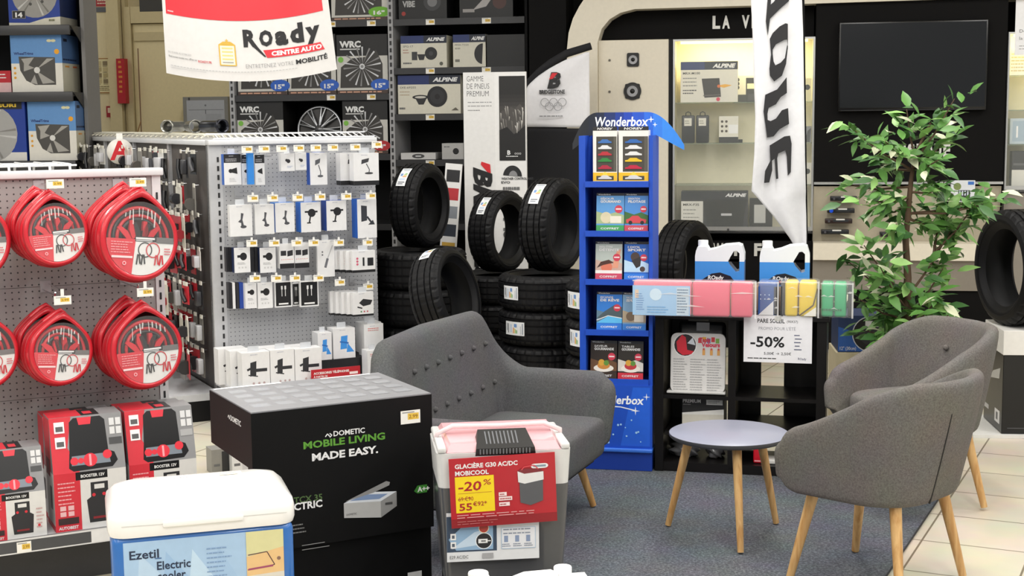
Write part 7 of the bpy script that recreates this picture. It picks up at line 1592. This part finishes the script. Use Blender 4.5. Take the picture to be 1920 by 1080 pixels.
for bay, a, b, ys in (('l', xl + .021, xm - .021, (41, 178, 290, 420)), ('r', xm + .021, xr - .021, (35, 127, 214, 300, 420))):
    for py in ys:
        z = hp(600 if bay == 'l' else 860, py)[1]; SH[bay, py] = z
        m = MB(); m.box(a, b, -.02, .448, z - .02, z, sd); m.box(a, b, -.028, -.0205, z - .045, z + .004, sd); m.build('shelf', t)
        if bay == 'r' or py < 200:
            for px in ((800, 905) if bay == 'r' else (690, 615)):
                x = hp(px, py)[0]; m = MB(); price_card(m, FRONT(x, -.0285, z - .043), .07, .042); m.build('price_tag', t)
def rc(label, px0, px1, pyt, bay, py, y, dep, prints, body, name='boxed_wheel_trim', cat='carton', grp=None, px=None, hgt=None):
    z = SH[bay, py]; (x0, _), (x1, _) = hp(px0, py, y), hp(px1, py, y); h = hgt or hp((px0 + px1) / 2, pyt, y)[1] - z; w = x1 - x0
    m = MB(); m.box(0, w, 0, dep, 0, h, K(body)); prints(Pr(m, FRONT(0, 0, 0)), w, h); o = m.build(name); place(o, HF.w(x0, y, z + .0055), HF.a); tag(o, label, cat, grp); return o
def spokes(pr, cx, cy, r, n, c1, c2, a0=0.0, clip=None):
    for k in range(n):
        a = a0 + 2 * pi * k / n
        for s, c in ((-.10, c1), (.10, c2)):
            q0 = (cx + r * .12 * cos(a + s * 3), cy + r * .12 * sin(a + s * 3)); q1 = (cx + r * cos(a + s), cy + r * sin(a + s)); q2 = (cx + r * cos(a + s * 1.9), cy + r * sin(a + s * 1.9)); pr.poly([q0, q1, q2], c)
    pr.disc(cx, cy, r * .15, c1, 12); pr.disc(cx, cy, r * .08, c2, 10)
s1, s2 = K('#d9dadd', .3), K('#8c8b8b', .3)
def wrc(size, sc):
    def f(pr, w, h):
        pr.rect(0, 0, w, h * .64, K('#cfcdc6')); pr.rect(0, h * .64, w, h, K('#1d1c1c')); pr.text('WRC', w * .06, h * .79, h * .10, wh, w=w * .42, bold=.05); pr.rect(w * .07, h * .745, w * .46, h * .765, K('#d5d5d5'))
        cx, cy, r = w * .5, h * .46, min(w * .42, h * .335); pr.poly([(w * .06, h * .10), (w * .9, h * .10), (w * .9, h * .5), (w * .78, h * .74), (w * .56, h * .62), (w * .3, h * .60), (w * .08, h * .45)], K('#3a3734'))
        spokes(pr, cx, cy, r, 9, s1, s2, .3); pr.disc(w * .08, h * .58, w * .055, K('#7fbf4a'), 12)
        if sc: pr.disc(w * .86, h * .15, w * .2, K(sc), 16, h * .10); pr.text(size, w * .75, h * .10, h * .07, wh, w=w * .2, bold=.04)
        pr.rect(0, 0, w, h * .06, K('#4a3a34')); pr.lines(w * .05, h * .02, w * .95, 1, .01, h * .02, K('#d9a58a'), 3)
    return f
G1 = 'wheel trim cartons on the rear shelving'
rc('wheel trim carton with a green 16 inch patch, top shelf right of the banner', 622, 727, -60, 'l', 41, .0, .3, wrc('16"', '#6fb52e'), '#1d1c1c', grp=G1)
rc('wheel trim carton with a blue patch at the right end of the middle shelf', 633, 728, 66, 'l', 178, .0, .3, wrc('15"', '#2a5fc0'), '#1d1c1c', grp=G1)
rc('wheel trim carton with a blue patch half covered by the banner, middle shelf', 541, 631, 66, 'l', 178, .0, .3, wrc('15"', '#2a5fc0'), '#1d1c1c', grp=G1)
rc('wheel trim carton with a blue patch at the left of the middle shelf', 447, 539, 66, 'l', 178, .0, .3, wrc('15"', '#2a5fc0'), '#1d1c1c', grp=G1)
rc('black and grey wheel trim carton left of the loose wheel trim', 447, 533, 190, 'l', 290, .0, .3, wrc('14"', None), '#1d1c1c', grp=G1)
rc('black and grey wheel trim carton right of the loose wheel trim', 644, 728, 190, 'l', 290, .0, .3, wrc('14"', '#b92a30'), '#1d1c1c', grp=G1)
# loose wheel trim leaning on the shelf
c = P(597, 238, 10.95); z = SH['l', 290]; R = .188
t = thing('wheel_trim', 'loose silver multi spoke wheel trim standing between two cartons', 'wheel trim', HF.w(hp(596, 230)[0], .06, z + R + .007), HF.a)
m = MB(); Mx = RX(radians(84)); m.lathe([(R * .93, 0), (R, .01), (R, .02), (R * .93, .03), (R * .90, .02)], SILV, 48, Mx); m.build('rim_ring', t)
m = MB()
for k in range(9):
    a = 2 * pi * k / 9
    for s in (-.1, .1): m.M = Mx; m.tube([(.03 * cos(a), .03 * sin(a), .035), (R * .5 * cos(a + s * .7), R * .5 * sin(a + s * .7), .036), (R * .93 * cos(a + s), R * .93 * sin(a + s), .02)], [.012, .009, .007], SILV, 6)
m.build('spokes', t)
m = MB(); m.M = Mx; m.lathe([(.038, .02), (.036, .045), (0, .05)], mat('trim_hub', '#77787b', .3, .7), 20); m.lathe([(R * .9, .006), (0, .006)], K('#3a3837'), 24); m.build('hub_cap', t)
# audio cartons
def alp(pic, dk='#1c2233'):
    def f(pr, w, h): pr.rect(0, h * .76, w, h, K(dk)); pr.rect(0, h * .76, w * .5, h, K('#1f3068')); pr.text('ALPINE', w * .56, h * .83, h * .10, wh, w=w * .38, bold=.05, shear=.35); pic(pr, w, h)
    return f
def p_comp(pr, w, h): pr.text('SPG-17', w * .05, h * .64, h * .06, K('#444444'), w=w * .22); pr.lines(w * .05, h * .54, w * .22, 2, h * .08, h * .03, K('#b58a7a'), 2); pr.rect(w * .24, h * .24, w * .36, h * .5, K('#3a3a3d')); pr.poly([(w * .36, h * .42), (w * .54, h * .42), (w * .5, h * .24), (w * .4, h * .24)], K('#29292b')); pr.disc(w * .66, h * .44, h * .20, K('#222224'), 24); pr.disc(w * .66, h * .44, h * .07, K('#3f3f42'), 14); pr.lines(w * .05, h * .12, w * .25, 1, .01, h * .05, K('#6a6a6a'), 3); pr.disc(w * .88, h * .12, h * .06, K('#5a5a50'), 10)
def p_big(pr, w, h): pr.text('SXE-6925S', w * .03, h * .66, h * .05, K('#333333'), w=w * .26); pr.lines(w * .03, h * .56, w * .2, 2, h * .08, h * .025, K('#b5a28a'), 3); pr.disc(w * .36, h * .43, w * .13, K('#222224'), 20, h * .06); pr.disc(w * .36, h * .43, w * .09, K('#cfccc2'), 16, h * .03); pr.poly([(w * .28, h * .40), (w * .46, h * .40), (w * .41, h * .24), (w * .33, h * .24)], K('#2a2a2c')); pr.line([(w * .46, h * .44), (w * .56, h * .44)], h * .06, K('#222224')); pr.disc(w * .63, h * .44, h * .27, K('#1d1d1f'), 26); pr.disc(w * .63, h * .44, h * .19, K('#2b2b2e'), 22); pr.disc(w * .63, h * .44, h * .07, K('#151516'), 14); pr.lines(w * .02, h * .12, w * .12, 1, .01, h * .05, K('#6a6a6a'), 3); pr.poly([(w * .85, h * .08), (w * .97, h * .08), (w * .92, h * .16)], K('#6a6456'))
G2 = 'audio cartons on the rear shelving'
rc('cream speaker carton with a navy band, left one on the second shelf', 752, 838, 68, 'r', 127, .02, .2, alp(p_comp), '#dcd8c8', 'audio_carton', grp=G2)
def p_half(pr, w, h): pr.text('PMX-T320', w * .06, h * .66, h * .05, K('#333333'), w=w * .42); pr.lines(w * .06, h * .55, w * .3, 1, h * .08, h * .05, K('#aaa698'), 2); pr.disc(w * .92, h * .40, h * .28, K('#222224'), 24, h * .32, pi / 2, 3 * pi / 2); pr.rect(w * .06, h * .16, w * .2, h * .24, K('#7a776c'))
rc('cream speaker carton with a cut off round speaker, right one on the second shelf', 850, 911, 66, 'r', 127, .02, .2, alp(p_half), '#dcd8c8', 'audio_carton', grp=G2)
rc('plain black carton at the right end of the second shelf', 913, 984, 66, 'r', 127, .0, .25, lambda p, w, h: None, '#131314', 'audio_carton', grp=G2)
rc('large cream speaker carton with two black speakers on the third shelf', 747, 864, 142, 'r', 214, .0, .25, alp(p_big), '#dcd8c8', 'audio_carton', grp=G2)
def p_dark(pr, w, h): pr.text('VIBE', w * .08, h * .22, h * .1, K('#b5b5b5'), w=w * .26, bold=.04); pr.disc(w * .7, h * .3, h * .16, K('#3a3a3d'), 20); pr.disc(w * .7, h * .3, h * .09, K('#77777a'), 16); pr.disc(w * .1, h * .1, h * .04, K('#a0302a'), 8)
rc('black speaker carton with a grey speaker, left one on the top audio shelf', 748, 838, -70, 'r', 35, .02, .25, p_dark, '#161617', 'audio_carton', grp=G2)
def p_dark2(pr, w, h): pr.poly([(w * .25, h * .14), (w * .45, h * .34), (w * .62, h * .36), (w * .5, h * .2)], K('#b0acaa')); pr.disc(w * .75, h * .28, h * .13, K('#4a2a24'), 18); pr.rect(w * .06, h * .1, w * .28, h * .16, K('#9a9694'))
rc('black carton with a silver blade picture on the top audio shelf', 862, 962, -70, 'r', 35, .02, .25, p_dark2, '#161617', 'audio_carton', grp=G2)
rc('flat white carton with a dark oval low on the fourth audio shelf', 752, 817, 288, 'r', 300, .02, .2, lambda p, w, h: (p.disc(w * .5, h * .5, w * .18, K('#4a4a4c'), 16, h * .35), p.rect(w * .42, h * .4, w * .58, h * .6, K('#d9d9d9'))), '#d4d3d2', 'audio_carton', grp=G2)
rc('small grey carton with a black lens on the fourth audio shelf', 829, 869, 270, 'r', 300, .02, .2, lambda p, w, h: (p.disc(w * .65, h * .5, h * .2, K('#1d1d1f'), 14), p.lines(w * .1, h * .75, w * .5, 1, .01, h * .06, K('#55555a'), 2)), '#bdbcbb', 'audio_carton', grp=G2)

# ================================================================== FAR LEFT SHELVING WITH BLUE WHEEL TRIM CARTONS
JF = Frame(P(118, 120, 10.6), radians(-3)); jp = lambda px, py, y=0.0: JF.px(px, py, y)
t = thing('wheel_trim_shelving', 'dark shelving of blue wheel trim cartons at the upper left edge', 'shelving', JF.w(0, 0, 0), JF.a)
xa = -1.6; xb = jp(136, 120)[0]; D_ = .46
m = MB(); m.box(xa, xb, D_, D_ + .03, .001, 3.1, sb); m.build('back_panel', t)
m = MB(); m.box(xb + .001, xb + .03, .2, D_ + .03, .001, 3.1, mat('grey_mesh_panel', '#7d7b79', .5)); pr = Pr(m, RIGHTF(xb + .03, .2, 0))
m.build('side_panel', t); JS = []
for py in (56, 181, 310):
    z = jp(60, py)[1] + .03; JS.append(z); m = MB(); m.box(xa, xb, -.01, D_ - .001, z - .03, z, sd); m.box(xa, xb, -.03, -.0105, z - .07, z + .004, sd, .004)
    m.add([(xb + .002, -.02, z - .005), (xb + .002, .19, z - .12), (xb + .002, .19, z - .0), (xb + .006, -.02, z - .005), (xb + .006, .19, z - .12), (xb + .006, .19, z)], [(0, 1, 2), (5, 4, 3)], sd); m.build('shelf', t)
def jc(label, px0, px1, pyt, k, y, dep, prints, sideprints, body, hgt=None):
    z = JS[k]; (x0, _), (x1, _) = jp(px0, 100, y), jp(px1, 100, y); w = x1 - x0; h = hgt or jp((px0 + px1) / 2, pyt, y)[1] - z
    m = MB(); m.box(0, w, 0, dep, 0, h, K(body)); prints(Pr(m, FRONT(0, 0, 0)), w, h); sideprints(Pr(m, RIGHTF(w, 0, 0)), dep, h); o = m.build('boxed_wheel_trim'); place(o, JF.w(x0, y, z + .005), JF.a); tag(o, label, 'carton', 'blue wheel trim cartons at the upper left')
nb = '#1b3a92'
def p14(pr, w, h): 
    pr.poly([(0, 0), (w, 0), (w, h * .17), (w * .7, h * .14), (w * .4, h * .05), (0, h * .06)], K('#d9d5c4')); pr.disc(w * .52, h * .62, w * .44, K('#9a9894', .3), 26); spokes(pr, w * .52, h * .62, w * .42, 5, K('#c9c8c6', .3), K('#77756f', .3), .2)
    for k in range(5): pr.disc(w * .52 + w * .2 * cos(k * 1.257 + .5), h * .62 + w * .2 * sin(k * 1.257 + .5), w * .03, K('#4a4946'), 10)
    pr.rect(w * .07, h * .14, w * .33, h * .30, K('#8a8880')); pr.rect(w * .08, h * .15, w * .32, h * .29, K('#1a1a1b')); pr.text('14', w * .13, h * .17, h * .09, wh, w=w * .14, bold=.05)
    pr.lines(w * .78, h * .08, w * .95, 1, .01, h * .04, K('#7a7a5a'), 2)
jc('dark blue wheel trim carton with a 14 inch patch on the top shelf', 20, 116, -45, 0, .03, .36, p14, lambda p, w, h: (p.rect(0, 0, w, h, K('#27345c')), p.rect(0, 0, w, h * .17, K('#bdb9aa'))), nb)
def ptrim(pr, w, h):
    pr.rect(0, 0, w, h * .5, K('#dedbd2')); pr.rect(0, h * .5, w, h, K('#5f8fc6')); 
    q = [(w * .15, h * .62), (w * .86, h * .60), (w * .86, h * .12), (w * .45, h * .12), (w * .28, h * .2), (w * .17, h * .38)]; pr.poly(q, K('#4a4845'))
    for a, b, c in (((.2, .58), (.45, .6), (.3, .42)), ((.5, .4), (.84, .58), (.7, .58)), ((.5, .36), (.84, .16), (.6, .14)), ((.45, .3), (.36, .16), (.5, .13)), ((.25, .5), (.45, .42), (.24, .36))): pr.poly([(w * a[0], h * a[1]), (w * b[0], h * b[1]), (w * c[0], h * c[1])], K('#a5a29c', .3))
    pr.disc(w * .5, h * .38, w * .06, K('#d9d8d4'), 12); pr.text('WheelTrims', w * .06, h * .65, h * .045, K('#1d2c6a'), w=w * .38, bold=.03); pr.disc(w * .9, h * .70, w * .05, K('#e8a21f'), 12); pr.disc(w * .84, h * .89, w * .05, K('#d9d3a8'), 12, h * .025); pr.disc(w * .76, h * .89, w * .05, K('#d9d3a8'), 12, h * .025)
    for q in (.42, .33, .25): pr.disc(w * .07, h * q, w * .025, K('#d99a2a'), 8)
def pside(p, w, h): p.rect(0, h * .5, w, h, K('#4f6f9c')); p.rect(0, 0, w, h * .5, K('#cfcab4')); p.rect(w * .1, h * .88, w * .32, h * .93, K('#1d2230')); p.lines(w * .05, h * .55, w * .9, 1, .01, h * .03, K('#1f2a4a'), 3); p.rect(w * .15, h * .43, w * .4, h * .46, K('#d99a4a')); p.rect(w * .6, h * .43, w * .85, h * .46, K('#d9703a'))
jc('pale blue and cream wheel trim carton on the middle shelf', 20, 116, 66, 1, .03, .36, ptrim, pside, '#5f8fc6')
jc('small red carton left of the pale blue wheel trim carton', -30, 18, 134, 1, .05, .2, lambda p, w, h: (p.rect(0, 0, w, h * .45, K('#d9b5b5')), p.lines(w * .55, h * .8, w * .9, 2, h * .15, h * .05, wh, 2)), lambda p, w, h: None, '#b8202c')
def pveg(pr, w, h): pr.rect(0, 0, w, h * .14, K('#d9d7d2')); pr.disc(w * .35, h * .45, w * .5, K('#a5a4a2', .3), 24); spokes(pr, w * .35, h * .45, w * .48, 5, K('#c5c4c2', .3), K('#83817d', .3)); pr.rect(w * .2, h * .85, w * .95, h * .98, K('#17171a')); pr.text('VEGURI', w * .3, h * .885, h * .05, K('#e8c23a'), w=w * .55, bold=.04)
jc('dark blue wheel trim carton with a yellow name on the lower shelf, left', -65, 41, 189, 2, .02, .34, pveg, lambda p, w, h: None, nb)
jc('pale blue wheel trim carton on the lower shelf, right', 46, 136, 191, 2, .03, .3, ptrim, pside, '#5f8fc6')

# wall things on the cream wall
wp_ = lambda px, py, y=0.0: LW.px(px, py, y)
def wallcard(name, label, cat, px0, px1, pyb, pyt, dep, body, prints=None):
    (a, z0), (b, _) = wp_(px0, pyb, -dep), wp_(px1, pyb, -dep); z1 = wp_(px0, pyt, -dep)[1]; w, h = b - a, z1 - z0
    m = MB(); m.box(0, w, -dep, -.001, 0, h, K(body)); 
    if prints: prints(Pr(m, FRONT(0, -dep, 0)), w, h)
    o = m.build(name); place(o, LW.w(a, -.001, z0), LW.a); tag(o, label, cat); return o
def p_inst(pr, w, h):
    pr.rect(w * .03, h * .02, w * .97, h * .98, K('#e2d6a8')); pr.line([(w * .02, h * .02), (w * .98, h * .02), (w * .98, h * .98), (w * .02, h * .98), (w * .02, h * .02)], w * .035, K('#9a6a3a'))
    for i in range(3):
        for j in range(4): pr.rect(w * (.1 + .29 * i), h * (.28 + .17 * j), w * (.32 + .29 * i), h * (.40 + .17 * j), K(('#c9b98a', '#8a7a5a', '#b8a878')[(i + j) % 3])); pr.lines(w * (.1 + .29 * i), h * (.25 + .17 * j), w * (.32 + .29 * i), 1, .01, h * .015, K('#6a5a3a'), i + j)
    pr.lines(w * .1, h * .18, w * .85, 3, h * .05, h * .02, K('#8a7a52'), 5)
wallcard('instruction_poster', 'cream instruction poster with small pictures beside the red strip', 'poster', 180, 219, 175, 109, .012, '#c9a86a', p_inst)
wallcard('fire_sign', 'tall narrow red sign beside the instruction poster', 'sign', 221, 236, 194, 110, .19, '#b01f28', lambda p, w, h: (p.lines(w * .25, h * .9, w * .75, 7, h * .11, h * .05, K('#d98a3a'), 2)))
wallcard('alarm_box', 'small red fire alarm box low on the cream wall', 'alarm box', 200, 221, 220, 199, .06, '#9c1c26', lambda p, w, h: (p.rect(w * .12, h * .4, w * .6, h * .85, K('#e2c9b0'))))
wallcard('wall_notice', 'red and grey notice at the top of the cream wall', 'notice', 180, 211, 23, -20, .01, '#b8a585', lambda p, w, h: (p.rect(0, h * .25, w, h, K('#a8242c')), p.rect(0, 0, w, h * .22, K('#5a5d63')), p.lines(w * .1, h * .6, w * .9, 3, h * .12, h * .05, K('#e6d3c0'), 3)))
wallcard('dark_wall_unit', 'dark grey unit at the top edge above the cream door', 'unit', 262, 330, 22, -40, .10, '#3f3d39')
def p_elec(pr, w, h): pr.rect(w * .08, h * .02, w * .92, h * .9, K('#b9bbbf')); pr.line([(w * .12, h * .62), (w * .9, h * .62)], h * .015, K('#77797d')); pr.line([(w * .5, h * .62), (w * .5, h * .5)], h * .02, K('#55575a')); pr.rect(w * .5, h * .2, w * .85, h * .5, K('#aeb0b4')); pr.disc(w * .5, h * .75, h * .03, K('#77797d'), 8); pr.rect(w * .12, h * .9, w * .16, h * .98, K('#4a4a4c'))
wallcard('electric_cabinet', 'grey electric cabinet on the cream wall left of the rear shelving', 'cabinet', 345, 429, 246, 182, .2, '#8f8d86', p_elec)
# dark cable near the top of the wall
# ================================================================== HANGING BANNER
BN = Frame(P(470, 80, 6.0), radians(4))
def bpx(u, v):
    xl_ = 312 - 12 * v; xr_ = 632 - 25 * v; return xl_ + (xr_ - xl_) * u, 137 - 7 * u + 76 * u * (1 - u) - v * 197
def bs(u, v, off=0.0):
    y = -.07 * (1 - (2 * u - 1) ** 2) - off - .01 * sin(9 * u); px, py = bpx(u, v); x, z = BN.px(px, py, y + off); return (x, y, z)
t = thing('hanging_banner', 'white and red banner reading ROady CENTRE AUTO hanging from the ceiling at top left', 'banner', BN.w(0, 0, 0), BN.a)
m = MB(); bw_ = mat('banner_white', '#d9d8d6', .5); br_ = K('#d8353f', .4)
N = 28
m.grid([[bs(i / N, j / 8) for j in range(9)] for i in range(N + 1)], bw_, True)
lay = [0]
def L_():
    lay[0] += 1; return .0012 + .00009 * lay[0]
def bpatch(u0, u1, v0, v1, mt, n=18, sl=0.0):
    o = L_(); m.grid([[bs(u0 + (u1 - u0) * i / n + sl * k, v0 + (v1 - v0) * k, o) for k in (0, .5, 1)] for i in range(n + 1)], mt, True)
def btext(s, u0, u1, v, hv, mt, bold=.0, shear=0.0, mirror=False):
    vs, fs = glyphs(s, bold); a = min(p[0] for p in vs); b = max(p[0] for p in vs); o = L_(); out = []
    for x, y in vs:
        k = (x - a) / (b - a); k = 1 - k if mirror else k; out.append(bs(u0 + (u1 - u0) * k + shear * y, v + y / .7 * hv, o))
    m.add(out, fs if not mirror else [f[::-1] for f in fs], mt)
bpatch(.02, .962, .575, 1.0, br_); bpatch(.25, .5, .955, .985, K('#c9c5c5')); bpatch(.03, .065, .60, .612, K('#f0b5b8'))
btext('R', .472, .555, .335, .150, ink, .05); 
o = L_(); m.add([bs(.515, .345, o), bs(.545, .345, o), bs(.600, .225, o), bs(.590, .225, o)], [(0, 1, 2, 3)], ink)
btext('O', .568, .648, .335, .135, ink, .055); btext('a', .662, .738, .335, .165, ink, .055); btext('d', .752, .832, .335, .168, ink, .055); btext('y', .845, .93, .345, .15, ink, .055)
bpatch(.605, .945, .215, .29, br_, 12, -.02); btext('CENTRE AUTO', .632, .93, .232, .040, wh, .05)
btext('ENTRETENEZ VOTRE', .475, .755, .125, .038, K('#9a9a9c'), -.012); btext('MOBILITÉ', .77, .955, .125, .042, K('#1f1f21'), .03)
gd_ = K('#d8b04a'); bpatch(.322, .422, .145, .345, gd_); bpatch(.330, .414, .155, .335, K('#efe9d4')); o = L_(); m.add([bs(.322, .345, o), bs(.422, .345, o), bs(.395, .375, o), bs(.35, .375, o)], [(0, 1, 2, 3)], gd_)
btext('★', .36, .385, .37, .03, gd_); [bpatch(.34, .405, .2 + .035 * k, .215 + .035 * k, K('#dfd08a')) for k in range(4)]; bpatch(.34, .405, .172, .182, K('#9a9a9a'))
btext('DU 15 AVRIL AU 27 MAI 2023', .02, .155, .205, .018, K('#a5a5a6')); btext('Retrouvez toutes nos offres sur', .022, .19, .165, .02, K('#6a6a6c')); btext('ROADY.FR', .195, .275, .155, .022, K('#c94a52'), .02)
for v, a, b in ((.085, .03, .78), (.065, .03, .24)):
    for k in range(40):
        u = a + (b - a) * k / 40; bpatch(u, u + (b - a) / 40 * .7, v, v + .006, K('#b5b5b6'), 1)
m.build('printed_sheet', t, 0, False)
for u in (.03, .96):
    q = bs(u, 1.0); m = MB(); m.tube([(q[0], q[1], q[2] - .01), (q[0], q[1], CEIL - .001)], .003, K('#dddddd'), 6); m.build('cord', t)
